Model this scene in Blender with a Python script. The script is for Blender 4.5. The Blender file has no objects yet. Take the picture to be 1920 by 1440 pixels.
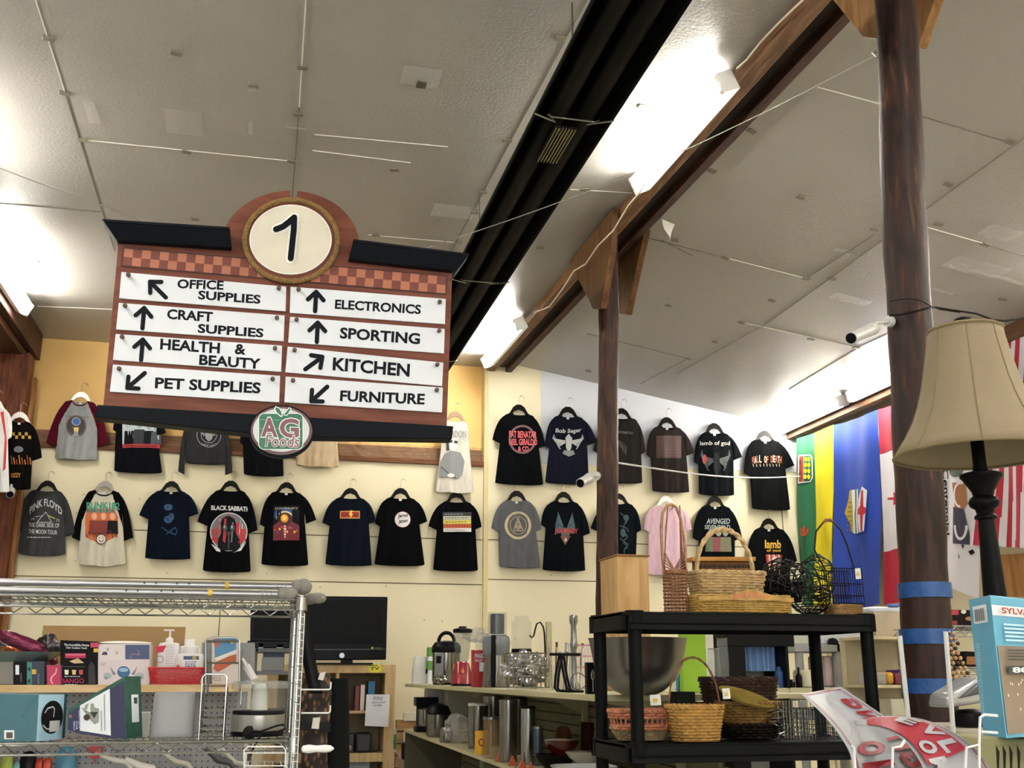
import bpy, bmesh, math, random
from mathutils import Vector, Matrix
random.seed(7)
SC = bpy.context.scene
COL = SC.collection
PI = math.pi

# ------------------------------------------------------------------ camera
FPX, PITCH, HEAD = 2000.0, math.radians(15.24), math.radians(13.35)
CAM = Vector((0.0, 0.0, 1.6))
FW = Vector((math.sin(HEAD)*math.cos(PITCH), math.cos(HEAD)*math.cos(PITCH), math.sin(PITCH)))
RT = Vector((math.cos(HEAD), -math.sin(HEAD), 0.0))
UPV = RT.cross(FW)
cd = bpy.data.cameras.new('camera'); cd.sensor_width = 36.0; cd.lens = 36.0*FPX/1920.0
cd.clip_start = 0.05; cd.clip_end = 100
cam = bpy.data.objects.new('camera', cd); COL.objects.link(cam)
cam.location = CAM
cam.rotation_euler = (PI/2+PITCH, 0.0, -HEAD)
SC.camera = cam
# ------------------------------------------------------------------ world, exposure
w = bpy.data.worlds.new('world'); SC.world = w; w.use_nodes = True
w.node_tree.nodes['Background'].inputs[0].default_value = (0.9, 0.93, 1.0, 1)
w.node_tree.nodes['Background'].inputs[1].default_value = 0.25
SC.view_settings.view_transform = 'Standard'; SC.view_settings.look = 'None'
SC.view_settings.gamma = 1.0; SC.view_settings.use_curve_mapping = False
SC.view_settings.exposure = 1.85
TUBE_STRENGTH = 33.0
# added fill lamp behind the camera, brightens the sign and back wall
al = bpy.data.lights.new('added_fill_lamp', 'AREA'); al.shape = 'RECTANGLE'; al.size = 7.0; al.size_y = 2.4; al.energy = 85.0; al.color = (0.93, 0.97, 1.0)
alo = bpy.data.objects.new('added_fill_lamp', al); COL.objects.link(alo); alo.location = (0.5, -8.7, 2.3); alo.rotation_euler = (PI/2, 0, 0)

# ------------------------------------------------------------------ pixel -> place
def ray(x, y): return FW*FPX + RT*(x-960.0) + UPV*(720.0-y)
def atY(x, y, v): d = ray(x, y); return CAM + d*((v-CAM.y)/d.y)
def atX(x, y, v): d = ray(x, y); return CAM + d*((v-CAM.x)/d.x)
def atZ(x, y, v): d = ray(x, y); return CAM + d*((v-CAM.z)/d.z)
def mpp(p): return (Vector(p)-CAM).dot(FW)/FPX          # metres per photo pixel there
def PX(p):
    d = Vector(p)-CAM; z = d.dot(FW); return (960+FPX*d.dot(RT)/z, 720-FPX*d.dot(UPV)/z)

# ------------------------------------------------------------------ materials
def lin(h):
    h = h.lstrip('#'); o = []
    for i in (0, 2, 4):
        c = int(h[i:i+2], 16)/255.0
        o.append(c/12.92 if c <= 0.04045 else ((c+0.055)/1.055)**2.4)
    return (o[0], o[1], o[2], 1.0)
_M = {}
def _new(key):
    m = bpy.data.materials.new(key); m.use_nodes = True
    nt = m.node_tree; b = nt.nodes['Principled BSDF']
    return m, nt, b
def M(col, rough=0.55, metal=0.0, var=0.06, vs=6.0, bump=0.0, bs=60.0, stretch=(1, 1, 1), sheen=0.0, coat=0.0, name=None):
    key = (col, rough, metal, var, vs, bump, bs, stretch, sheen, coat)
    if key in _M: return _M[key]
    m, nt, b = _new(name or 'surface_'+col.lstrip('#'))
    c = lin(col); N = nt.nodes; L = nt.links
    b.inputs['Roughness'].default_value = rough; b.inputs['Metallic'].default_value = metal
    if max(c[:3]) < 0.02 and not metal: b.inputs['Specular IOR Level'].default_value = 0.09; coat = 0
    if sheen: b.inputs['Sheen Weight'].default_value = sheen
    if coat: b.inputs['Coat Weight'].default_value = coat; b.inputs['Coat Roughness'].default_value = 0.15
    tc = N.new('ShaderNodeTexCoord'); mp = N.new('ShaderNodeMapping'); mp.inputs['Scale'].default_value = stretch
    L.new(tc.outputs['Object'], mp.inputs['Vector'])
    nz = N.new('ShaderNodeTexNoise'); nz.inputs['Scale'].default_value = vs; nz.inputs['Detail'].default_value = 4
    L.new(mp.outputs['Vector'], nz.inputs['Vector'])
    rp = N.new('ShaderNodeValToRGB'); e = rp.color_ramp.elements
    e[0].position = 0.3; e[1].position = 0.7
    e[0].color = (c[0]*(1-var), c[1]*(1-var), c[2]*(1-var), 1)
    e[1].color = (min(1, c[0]*(1+var)), min(1, c[1]*(1+var)), min(1, c[2]*(1+var)), 1)
    L.new(nz.outputs['Fac'], rp.inputs['Fac']); L.new(rp.outputs['Color'], b.inputs['Base Color'])
    if bump:
        n2 = N.new('ShaderNodeTexNoise'); n2.inputs['Scale'].default_value = bs; n2.inputs['Detail'].default_value = 3
        L.new(mp.outputs['Vector'], n2.inputs['Vector'])
        bp = N.new('ShaderNodeBump'); bp.inputs['Strength'].default_value = bump; bp.inputs['Distance'].default_value = 0.01
        L.new(n2.outputs['Fac'], bp.inputs['Height']); L.new(bp.outputs['Normal'], b.inputs['Normal'])
    _M[key] = m; return m
def WOOD(c1, c2, axis='z', scale=5.0, rough=0.55, streak=14.0, bump=0.15, c3=None):
    key = ('w', c1, c2, axis, scale, rough, streak, bump, c3)
    if key in _M: return _M[key]
    m, nt, b = _new('wood_'+c1.lstrip('#')); N = nt.nodes; L = nt.links
    tc = N.new('ShaderNodeTexCoord'); mp = N.new('ShaderNodeMapping')
    s = [streak, streak, streak]; s['xyz'.index(axis)] = 1.0
    mp.inputs['Scale'].default_value = s
    L.new(tc.outputs['Object'], mp.inputs['Vector'])
    nz = N.new('ShaderNodeTexNoise'); nz.inputs['Scale'].default_value = scale; nz.inputs['Detail'].default_value = 6; nz.inputs['Distortion'].default_value = 0.6
    L.new(mp.outputs['Vector'], nz.inputs['Vector'])
    rp = N.new('ShaderNodeValToRGB'); e = rp.color_ramp.elements
    e[0].position = 0.38; e[1].position = 0.62; e[0].color = lin(c1); e[1].color = lin(c2)
    if c3:
        x = e.new(0.8); x.color = lin(c3)
    L.new(nz.outputs['Fac'], rp.inputs['Fac']); L.new(rp.outputs['Color'], b.inputs['Base Color'])
    b.inputs['Roughness'].default_value = rough; b.inputs['Specular IOR Level'].default_value = 0.25
    bp = N.new('ShaderNodeBump'); bp.inputs['Strength'].default_value = bump; bp.inputs['Distance'].default_value = 0.01
    L.new(nz.outputs['Fac'], bp.inputs['Height']); L.new(bp.outputs['Normal'], b.inputs['Normal'])
    _M[key] = m; return m
def GLOW(col, strength):
    key = ('g', col, strength)
    if key in _M: return _M[key]
    m, nt, b = _new('glowing_tube'); b.inputs['Base Color'].default_value = lin('#ffffff')
    b.inputs['Emission Color'].default_value = lin(col); b.inputs['Emission Strength'].default_value = strength
    _M[key] = m; return m
def CLEAR(col='#ffffff', rough=0.05, alpha=None, ior=1.3, bump=0.0):
    """see-through plastic or glass: thin mix of transparent and glossy"""
    key = ('c', col, rough, alpha, ior, bump)
    if key in _M: return _M[key]
    m, nt, b = _new('clear_'+col.lstrip('#')); N = nt.nodes; L = nt.links
    b.inputs['Base Color'].default_value = lin(col); b.inputs['Roughness'].default_value = rough
    b.inputs['Alpha'].default_value = (0.3 if alpha is None else alpha)*0.55
    b.inputs['Specular IOR Level'].default_value = 0.9
    if bump:
        n2 = N.new('ShaderNodeTexNoise'); n2.inputs['Scale'].default_value = 22; n2.inputs['Detail'].default_value = 3; n2.inputs['Distortion'].default_value = 1.5
        tc = N.new('ShaderNodeTexCoord'); L.new(tc.outputs['Object'], n2.inputs['Vector'])
        bp = N.new('ShaderNodeBump'); bp.inputs['Strength'].default_value = bump; bp.inputs['Distance'].default_value = 0.03
        L.new(n2.outputs['Fac'], bp.inputs['Height']); L.new(bp.outputs['Normal'], b.inputs['Normal'])
    _M[key] = m; return m

# ------------------------------------------------------------------ text outlines
_T = {}
def text2d(s, bold=0.0):
    k = (s, bold)
    if k in _T: return _T[k]
    cu = bpy.data.curves.new('t', 'FONT'); cu.body = s; cu.offset = bold; cu.resolution_u = 3
    o = bpy.data.objects.new('t', cu); COL.objects.link(o)
    dg = bpy.context.evaluated_depsgraph_get(); dg.update()
    me = bpy.data.meshes.new_from_object(o.evaluated_get(dg))
    vs = [(v.co.x, v.co.y) for v in me.vertices]; fs = [tuple(p.vertices) for p in me.polygons]
    COL.objects.unlink(o); bpy.data.objects.remove(o); bpy.data.curves.remove(cu); bpy.data.meshes.remove(me)
    if vs:
        x0 = min(v[0] for v in vs); x1 = max(v[0] for v in vs); y0 = min(v[1] for v in vs); y1 = max(v[1] for v in vs)
        vs = [((v[0]-x0)/max(1e-6, x1-x0), (v[1]-y0)/max(1e-6, y1-y0)) for v in vs]
    _T[k] = (vs, fs); return _T[k]

# ------------------------------------------------------------------ mesh builder
class MB:
    def __init__(s): s.v = []; s.f = []; s.m = []; s.mats = []
    def mi(s, m):
        if m not in s.mats: s.mats.append(m)
        return s.mats.index(m)
    def add(s, vs, fs, m):
        o = len(s.v); s.v += [Vector(v) for v in vs]; i = s.mi(m)
        for f in fs: s.f.append(tuple(o+k for k in f)); s.m.append(i)
        return s
    def box(s, c, d, m, rot=None, taper=1.0):
        hx, hy, hz = d[0]/2, d[1]/2, d[2]/2; vs = []
        for z in (-1, 1):
            t = 1.0 if z < 0 else taper
            for x, y in ((-1, -1), (1, -1), (1, 1), (-1, 1)):
                p = Vector((x*hx*t, y*hy*t, z*hz))
                if rot is not None: p = rot @ p
                vs.append(p+Vector(c))
        return s.add(vs, [(3, 2, 1, 0), (4, 5, 6, 7), (0, 1, 5, 4), (1, 2, 6, 5), (2, 3, 7, 6), (3, 0, 4, 7)], m)
    def bb(s, a, b, m):                                   # box from two corners
        a = Vector(a); b = Vector(b); d = b-a
        return s.box((a+b)/2, (abs(d.x), abs(d.y), abs(d.z)), m)
    def tube(s, pts, r, m, n=6, closed=False, caps=True):
        pts = [Vector(p) for p in pts]; N = len(pts); base = len(s.v); i = s.mi(m)
        if not hasattr(r, '__len__'): r = [r]*N
        prev = None
        for k in range(N):
            if closed: d = pts[(k+1) % N]-pts[k-1]
            else: d = pts[min(k+1, N-1)]-pts[max(k-1, 0)]
            if d.length < 1e-9: d = Vector((0, 0, 1))
            d.normalize()
            if prev is None:
                a = Vector((0, 0, 1)) if abs(d.z) < 0.9 else Vector((1, 0, 0))
                u = d.cross(a).normalized()
            else:
                u = (prev-d*prev.dot(d))
                u = u.normalized() if u.length > 1e-6 else d.orthogonal().normalized()
            prev = u; w_ = d.cross(u)
            for j in range(n):
                t = 2*PI*j/n; s.v.append(pts[k]+(u*math.cos(t)+w_*math.sin(t))*r[k])
        R = N if closed else N-1
        for k in range(R):
            a = base+k*n; b = base+((k+1) % N)*n
            for j in range(n):
                q = (j+1) % n; s.f.append((a+j, a+q, b+q, b+j)); s.m.append(i)
        if caps and not closed:
            s.f.append(tuple(base+j for j in range(n))[::-1]); s.m.append(i)
            s.f.append(tuple(base+(N-1)*n+j for j in range(n))); s.m.append(i)
        return s
    def cyl(s, a, b, r0, m, r1=None, n=20):
        return s.tube([a, b], [r0, r0 if r1 is None else r1], m, n)
    def lathe(s, prof, c, m, n=28, sx=1.0, sy=1.0, p=2.0, rot=None, wob=None):
        """prof: (radius, z) list; superellipse exponent p; wob(theta,k)->radius factor"""
        c = Vector(c); base = len(s.v); i = s.mi(m)
        for k, (r, z) in enumerate(prof):
            for j in range(n):
                t = 2*PI*j/n; ct, st = math.cos(t), math.sin(t)
                f = (abs(ct)**p+abs(st)**p)**(-1.0/p) if p != 2.0 else 1.0
                if wob: f *= wob(t, k)
                q = Vector((r*ct*f*sx, r*st*f*sy, z))
                if rot is not None: q = rot @ q
                s.v.append(c+q)
        for k in range(len(prof)-1):
            for j in range(n):
                q = (j+1) % n; a = base+k*n; b = a+n
                s.f.append((a+j, a+q, b+q, b+j)); s.m.append(i)
        if prof[0][0] > 1e-4: s.f.append(tuple(base+j for j in range(n))[::-1]); s.m.append(i)
        if prof[-1][0] > 1e-4: s.f.append(tuple(base+(len(prof)-1)*n+j for j in range(n))); s.m.append(i)
        return s
    def grid(s, fn, nu, nv, m, closed_u=False):
        base = len(s.v); i = s.mi(m) if not callable(m) else None
        for b in range(nv+1):
            for a in range(nu+(0 if closed_u else 1)): s.v.append(Vector(fn(a/nu, b/nv)))
        W = nu+(0 if closed_u else 1)
        for b in range(nv):
            for a in range(nu):
                a2 = (a+1) % W
                s.f.append((base+b*W+a, base+b*W+a2, base+(b+1)*W+a2, base+(b+1)*W+a))
                s.m.append(i if i is not None else s.mi(m((a+.5)/nu, (b+.5)/nv)))
        return s
    def prism(s, front, off, m):
        """solid between polygon front and the same polygon moved by off"""
        n = len(front); off = Vector(off); f = [Vector(p) for p in front]
        vs = f+[p+off for p in f]
        fs = [tuple(range(n)), tuple(range(2*n-1, n-1, -1))]+[(i, i+n, (i+1) % n+n, (i+1) % n) for i in range(n)]
        return s.add(vs, fs, m)
    def sphere(s, c, r, m, n=14, sc=(1, 1, 1)):
        c = Vector(c); k = max(6, n//2)
        prof = [(r*math.sin(PI*j/k), -r*math.cos(PI*j/k)*sc[2]) for j in range(k+1)]
        prof[0] = (1e-5, prof[0][1]); prof[-1] = (1e-5, prof[-1][1])
        return s.lathe(prof, c, m, n, sc[0], sc[1])
    def build(s, name, parent=None, bevel=0.0, smooth=True, ang=38, solid=0.0, loc=None, cuts=None, warp=None, subd=0):
        org = Vector((0, 0, 0))
        if parent is not None: org = ORG.get(parent.name, Vector((0, 0, 0)))
        elif loc is not None: org = Vector(loc)
        me = bpy.data.meshes.new(name)
        me.from_pydata([tuple(v-org) for v in s.v], [], s.f)
        for m in s.mats: me.materials.append(m)
        me.polygons.foreach_set('material_index', s.m)
        if cuts:                                             # slice so that flat art can follow a curved surface
            bm = bmesh.new(); bm.from_mesh(me)
            ax, lo, hi, st = cuts; t = lo
            no = Vector((1, 0, 0)) if ax == 0 else Vector((0, 1, 0)) if ax == 1 else Vector((0, 0, 1))
            while t < hi:
                p = [0, 0, 0]; p[ax] = t; p = Vector(p)-org
                bmesh.ops.bisect_plane(bm, geom=bm.verts[:]+bm.edges[:]+bm.faces[:], plane_co=p, plane_no=no, dist=1e-6)
                t += st
            bm.to_mesh(me); bm.free()
        if warp:
            for v in me.vertices: v.co = Vector(warp(v.co+org))-org
        me.validate()
        if smooth:
            me.polygons.foreach_set('use_smooth', [True]*len(me.polygons))
            me.set_sharp_from_angle(angle=math.radians(ang))
        me.update()
        o = bpy.data.objects.new(name, me); COL.objects.link(o)
        if parent is not None: o.parent = parent
        else: o.location = org
        ORG[o.name] = org
        if bevel:
            b = o.modifiers.new('b', 'BEVEL'); b.width = bevel; b.segments = 2; b.limit_method = 'ANGLE'
        if solid:
            b = o.modifiers.new('s', 'SOLIDIFY'); b.thickness = solid; b.offset = 0
        if subd:
            b = o.modifiers.new('u', 'SUBSURF'); b.levels = subd; b.render_levels = subd
        return o
ORG = {}
def thing(name, label, cat, loc=(0, 0, 0), group=None):
    o = bpy.data.objects.new(name, None); COL.objects.link(o); o.location = loc; o.empty_display_size = 0.05
    o['label'] = label; o['category'] = cat
    if group: o['group'] = group
    ORG[o.name] = Vector(loc); return o
def tag(o, label, cat, group=None):
    o['label'] = label; o['category'] = cat
    if group: o['group'] = group
    return o
def struct(o): o['kind'] = 'structure'; return o

# ------------------------------------------------------------------ flat art drawn on a plane by photo position
class Art:
    """f(x, y, layer) -> point; every polygon lies a hair in front of the last"""
    def __init__(s, f): s.f = f; s.b = MB(); s.k = 0
    def poly(s, pts, m):
        s.k += 1; s.b.add([s.f(x, y, s.k) for x, y in pts], [tuple(range(len(pts)))], m); return s
    def rect(s, x0, y0, x1, y1, m): return s.poly([(x0, y0), (x0, y1), (x1, y1), (x1, y0)], m)
    def ell(s, cx, cy, rx, ry, m, n=28, a0=0, a1=2*PI):
        pts = [(cx+rx*math.cos(a0+(a1-a0)*i/n), cy+ry*math.sin(a0+(a1-a0)*i/n)) for i in range(n)]
        return s.poly(pts, m)
    def ring(s, cx, cy, rx, ry, wd, m, n=32, a0=0, a1=2*PI):
        s.k += 1; vs = []; fs = []
        for i in range(n+1):
            a = a0+(a1-a0)*i/n
            for q in (0, wd): vs.append(s.f(cx+(rx-q)*math.cos(a), cy+(ry-q)*math.sin(a), s.k))
        for i in range(n): fs.append((2*i, 2*i+1, 2*i+3, 2*i+2))
        s.b.add(vs, fs, m); return s
    def line(s, pts, wd, m):
        s.k += 1
        for (xa, ya), (xb, yb) in zip(pts[:-1], pts[1:]):
            d = math.hypot(xb-xa, yb-ya) or 1; nx, ny = -(yb-ya)/d*wd/2, (xb-xa)/d*wd/2
            s.b.add([s.f(xa+nx, ya+ny, s.k), s.f(xb+nx, yb+ny, s.k), s.f(xb-nx, yb-ny, s.k), s.f(xa-nx, ya-ny, s.k)], [(0, 1, 2, 3)], m)
        return s
    def text(s, t, a, b, h, m, bold=0.0, lean=0.0, arc=0.0, down=None):
        """baseline a -> b, height h px, letters stand along (lean,-1) unless down is given"""
        s.k += 1; vs, fs = text2d(t, bold)
        ux, uy = b[0]-a[0], b[1]-a[1]; vx, vy = (lean*h, -h) if down is None else down
        s.b.add([s.f(a[0]+ux*u+vx*v, a[1]+uy*u+vy*v-arc*math.sin(PI*u), s.k) for u, v in vs], fs, m); return s
    def scrib(s, x0, y0, x1, y1, rows, m, wd=1.2, gap=0.3):
        """rows of tiny unreadable print"""
        for r in range(rows):
            y = y0+(y1-y0)*(r+.5)/rows; x = x0
            e = x1-random.random()*0.25*(x1-x0)
            while x < e:
                q = min(e, x+random.uniform(2, 6)); s.line([(x, y), (q, y)], wd, m); x = q+gap*4
        return s
def onY(v, eps=0.0005): return lambda x, y, k: atY(x, y, v)+Vector((0, -0.0012-eps*k, 0))
def onX(v, eps=0.001, sg=-1): return lambda x, y, k: atX(x, y, v)+Vector((sg*(0.002+eps*k), 0, 0))
# ================================================================== THE SHELL
WY = 10.0; CZ = 4.585; BX0, BX1, BZ = 2.19, 2.36, 4.51
RX = 5.37
cream = M('#e2d9b9', 0.62, var=0.035, vs=1.2, bump=0.04, bs=30)
gold = M('#e6bc72', 0.6, var=0.03, vs=1.5, bump=0.04, bs=30)
white_p = M('#c6cad2', 0.6, var=0.02, vs=2)
dark_gap = M('#5b5034', 0.8)
def foil(name, col):
    m, nt, b = _new(name); N = nt.nodes; L = nt.links
    tc = N.new('ShaderNodeTexCoord')
    n0 = N.new('ShaderNodeTexNoise'); n0.inputs['Scale'].default_value = 1.3; n0.inputs['Detail'].default_value = 3
    L.new(tc.outputs['Object'], n0.inputs['Vector'])
    rp = N.new('ShaderNodeValToRGB'); e = rp.color_ramp.elements; c = lin(col)
    e[0].position = 0.3; e[1].position = 0.75; e[0].color = (c[0]*.93, c[1]*.93, c[2]*.92, 1); e[1].color = c
    L.new(n0.outputs['Fac'], rp.inputs['Fac']); L.new(rp.outputs['Color'], b.inputs['Base Color'])
    b.inputs['Roughness'].default_value = 0.38; b.inputs['Specular IOR Level'].default_value = 0.55
    n1 = N.new('ShaderNodeTexNoise'); n1.inputs['Scale'].default_value = 55; n1.inputs['Detail'].default_value = 3
    L.new(tc.outputs['Object'], n1.inputs['Vector'])
    mp = N.new('ShaderNodeMapping'); mp.inputs['Scale'].default_value = (1.2, 26, 1); mp.inputs['Rotation'].default_value = (0, 0, 0.05)
    L.new(tc.outputs['Object'], mp.inputs['Vector'])
    n2 = N.new('ShaderNodeTexNoise'); n2.inputs['Scale'].default_value = 3; n2.inputs['Detail'].default_value = 3
    L.new(mp.outputs['Vector'], n2.inputs['Vector'])
    ad = N.new('ShaderNodeMath'); ad.operation = 'MULTIPLY_ADD'; ad.inputs[1].default_value = 0.45
    L.new(n2.outputs['Fac'], ad.inputs[0]); L.new(n1.outputs['Fac'], ad.inputs[2])
    bp = N.new('ShaderNodeBump'); bp.inputs['Strength'].default_value = 0.16; bp.inputs['Distance'].default_value = 0.012
    L.new(ad.outputs[0], bp.inputs['Height']); L.new(bp.outputs['Normal'], b.inputs['Normal'])
    return m
foil_m = foil('foil_faced_board', '#a29f9a')
seam_d = M('#69655a', 0.6); seam_highlight = M('#e9e7dc', 0.25, coat=0.5)  # pale strip paints the highlight on parts of the joints

# floor (below the frame, but the room has one)
fl = MB().box((1.5, 1.0, -0.05), (17, 20, 0.1), M('#c9c5ba', 0.35, var=0.1, vs=2)).build('floor'); struct(fl)
# back wall in its real layers
lz = 3.555; lz1 = 3.74                                      # brown ledge
bw = MB()
bw.bb((-7, WY, 0), (2.1, WY+0.2, lz), cream)
bw.bb((-7, WY+0.10, lz), (2.1, WY+0.3, CZ+0.2), gold)
bw.bb((2.1, WY-0.03, 0), (5.6, WY+0.2, 5.0), cream)
b_ = bw.build('wall_back'); struct(b_)
x1014 = atY(1014, 760, WY-0.03).x
p1 = [atY(1014, 690, WY-.03), atY(1014, 868, WY-.03), atY(1250, 878, WY-.03), atY(1488, 885, WY-.03), atY(1488, 790, WY-.03)]
p1[0].z = CZ; p1[-1].z = 4.3; p1[-1].x = 5.5; p1[-2].x = 5.5
MB().prism(p1, (0, -0.006, 0), white_p).build('trim_1', bevel=0.0); struct(bpy.data.objects['trim_1'])
# panel joints on the back wall
jt = MB()
def vj(px, y0, y1, yy=WY):
    a = atY(px, y0, yy); b = atY(px, y1, yy); jt.bb((a.x-.004, yy-.003, min(a.z, b.z)), (a.x+.004, yy+.004, max(a.z, b.z)), dark_gap)
def hj(x0, x1, py, yy=WY, m=dark_gap):
    a = atY((x0+x1)/2, py, yy); l = atY(x0, py, yy); r = atY(x1, py, yy)
    jt.bb((l.x, yy-.003, a.z-.004), (r.x, yy+.004, a.z+.004), m)
vj(414, 1130, 1300); vj(908, 880, 1200); vj(1464, 930, 1020, WY-.03)
hj(20, 905, 1088); hj(250, 905, 1003); hj(915, 1200, 1089, WY-.03); hj(915, 1480, 1020, WY-.03)
for i in range(46):
    x = random.uniform(60, 1460); y = random.uniform(900, 1200); yy = WY if x < 905 else WY-.03
    p = atY(x, y, yy); jt.cyl(p+Vector((0, .002, 0)), p+Vector((0, -.002, 0)), 0.006, M('#8f8358', .6), n=6)
j = jt.build('trim_2'); struct(j)
# corner strip between the two wall planes
st = MB(); st.bb((2.085, WY-.045, 0), (2.125, WY+.11, CZ), M('#cdbd8c', .6)); struct(st.build('trim_3', bevel=.003))
# brown ledge wrapped in clear film
lg = MB(); lg.bb((-2.02, WY-.035, lz-.01), (2.1, WY+.1, lz+.035), WOOD('#55321c', '#6f4528', 'x'))
lg.bb((-2.02, WY+.05, lz+.035), (2.1, WY+.1, lz1-.02), WOOD('#6b4a30', '#856042', 'x'))
struct(lg.build('trim_4', bevel=.003))
def film(u, v):
    x = 0.0 + u*2.09; z = lz+.03+v*(lz1-lz-.03)
    return (x, WY-.005+.02*math.sin(u*61+v*3)*math.sin(u*23+v*5)+.012*math.sin(u*140+v*9)+.05*(v), z)
fm = MB().grid(film, 120, 8, CLEAR('#b08c6a', 0.14, 0.75, bump=.8)).build('plastic_film', ang=180)
tag(fm, 'clear plastic film wrapped along the brown ledge of the back wall', 'plastic film')
# other walls
MB().bb((5.62, -9, 0), (5.8, WY+.2, 5), cream).build('wall_right'); struct(bpy.data.objects['wall_right'])
MB().bb((-7.1, -9, 0), (-6.9, WY+.2, 5), M('#d9dadb', .6)).build('wall_left'); struct(bpy.data.objects['wall_left'])
MB().bb((-7, -9.1, 0), (5.7, -8.9, 5), M('#d9dadb', .6)).build('wall_front'); struct(bpy.data.objects['wall_front'])
wf = MB().bb((-3.1, -8.9, 1.0), (4.1, -8.86, 1.06), M('#d9d6cc', .5)).bb((-3.1, -8.9, 3.54), (4.1, -8.86, 3.6), M('#d9d6cc', .5)).bb((-3.1, -8.9, 1.0), (-3.04, -8.86, 3.6), M('#d9d6cc', .5)).bb((4.04, -8.9, 1.0), (4.1, -8.86, 3.6), M('#d9d6cc', .5)).build('added_window_frame'); struct(wf)  # unseen frame, added around the fill lamp

# ceiling: level bays to the left of the middle beam, sloping bay to its right
SL0 = Vector((2.45, 0, CZ)); sl = -(4.66-4.205)/(5.22-2.49)     # fall per metre
def cz(x): return CZ if x < 2.45 else CZ+sl*(x-2.45)
ce = MB()
ce.prism([(-7, -9, CZ), (2.45, -9, CZ), (2.45, WY+.25, CZ), (-7, WY+.25, CZ)], (0, 0, .12), foil_m)
ce.prism([(2.45, -9, CZ), (5.75, -9, cz(5.75)), (5.75, WY+.25, cz(5.75)), (2.45, WY+.25, CZ)], (0, 0, .12), foil_m)
ceil = ce.build('ceiling', smooth=False); struct(ceil)
def cP(x, y, dz=0.0): return Vector((x, y, cz(x)-dz))
def cRay(px, py):
    p = atZ(px, py, CZ)
    if p.x > 2.45:
        d = ray(px, py); n = Vector((-sl, 0, 1)); t = (Vector((2.45, 0, CZ))-CAM).dot(n)/d.dot(n); p = CAM+d*t
    return p
sm = MB()
def seam(a, b, m=seam_d, wd=.006):
    a = cRay(*a); b = cRay(*b); d = (b-a).normalized(); s_ = Vector((0, 0, 1)).cross(d).normalized()*wd/2; up_ = Vector((0, 0, .003))
    n = 8
    sm.prism([a+s_-up_, b+s_-up_, b-s_-up_, a-s_-up_], (0, 0, .004), m)
for a, b, m in [((67, -60), (67, 0), seam_highlight), ((67, 0), (122, 174), seam_highlight), ((122, 174), (215, 470), seam_d), ((577, -60), (561, 200), seam_highlight), ((561, 200), (544, 420), seam_d),
                ((155, 262), (548, 302), seam_highlight), ((-60, 376), (190, 397), seam_d), ((1070, 355), (1190, 362), seam_highlight), ((70, 574), (212, 580), seam_highlight),
                ((586, 282), (770, 305), seam_highlight), ((590, 252), (840, 275), seam_highlight), ((1100, 0), (830, 500), seam_d), ((690, 440), (860, 455), seam_highlight),
                ((1533, 163), (1655, 196), seam_highlight), ((1722, 216), (1895, 268), seam_d), ((1960, 230), (1440, 606), seam_d), ((1440, 606), (1270, 700), seam_d),
                ((1215, 446), (1360, 483), seam_d), ((1360, 483), (1512, 522), seam_highlight), ((1512, 522), (1640, 440), seam_d),
                ((1735, 425), (1850, 458), seam_highlight), ((1850, 458), (1990, 500), seam_d), ((1100, 625), (1290, 672), seam_d), ((1290, 672), (1200, 720), seam_d), ((1390, 604), (1610, 652), seam_highlight),
                ((1610, 652), (1700, 610), seam_highlight), ((1610, 652), (1480, 730), seam_d), ((1300, 480), (1240, 450), seam_d)]:
    seam(a, b, m)
sobj = sm.build('joint_line', ceil, smooth=False)
# little fastener plates
fp = MB().box((0, 0, 0), (.055, .04, .006), M('#756f60', .5, coat=.3)).build('fastener_plate', ceil, bevel=.002)
plates = [(91, 71), (330, 99), (475, 160), (567, 126), (559, 214), (547, 302), (350, 284), (155, 262), (740, 318), (366, 410), (66, 490), (1051, 71), (1205, 199), (952, 263), (905, 360),
          (860, 455), (1095, 355), (1502, 370), (1410, 245), (1335, 320), (1778, 345), (1894, 265), (1848, 458), (1600, 475), (1360, 483), (1253, 572), (1447, 563), (1390, 604), (1512, 522), (1560, 522),
          (1290, 672), (1340, 640), (1012, 464), (1880, 560), (1760, 420), (1520, 636), (1605, 652), (1103, 696), (1265, 450), (1640, 430), (890, 398), (1140, 430), (705, 440), (121, 174)]
for i, (px, py) in enumerate(plates):
    p = cRay(px, py); o = fp if i == 0 else fp.copy()
    if i: COL.objects.link(o)
    o.location = p+Vector((0, 0, -.004)); o.rotation_euler = (0, math.atan(-sl) if p.x > 2.45 else 0, random.uniform(-.3, .3))
# clear tape patches
tape_m = CLEAR('#ffffff', 0.12, 0.28, bump=1.0)
for i, (px, py, wx, wy) in enumerate([(345, 228, .20, .28), (790, 142, .20, .18), (172, 208, .06, .26), (472, 160, .04, .1), (470, 238, .025, .16), (555, 238, .12, .02), (850, 395, .28, .2), (1595, 560, .3, .12),
                                      (1875, 435, .22, .16), (1585, 470, .16, .06), (1830, 500, .4, .2), (1880, 520, .5, .05), (1750, 540, .3, .04)]):
    p = cRay(px, py)
    def tp(u, v, p=p, wx=wx, wy=wy, i=i):
        x = p.x+(u-.5)*wx; y = p.y+(v-.5)*wy
        return (x, y, cz(x)-.004-.003*math.sin(u*17+i)*math.sin(v*13+i)-.003)
    MB().grid(tp, 14, 14, tape_m).build('tape_patch', ceil)
MB().box(cRay(790, 157)+Vector((0, 0, -.006)), (.05, .06, .008), M('#4a4436')).build('fastener_plate', ceil)
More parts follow.
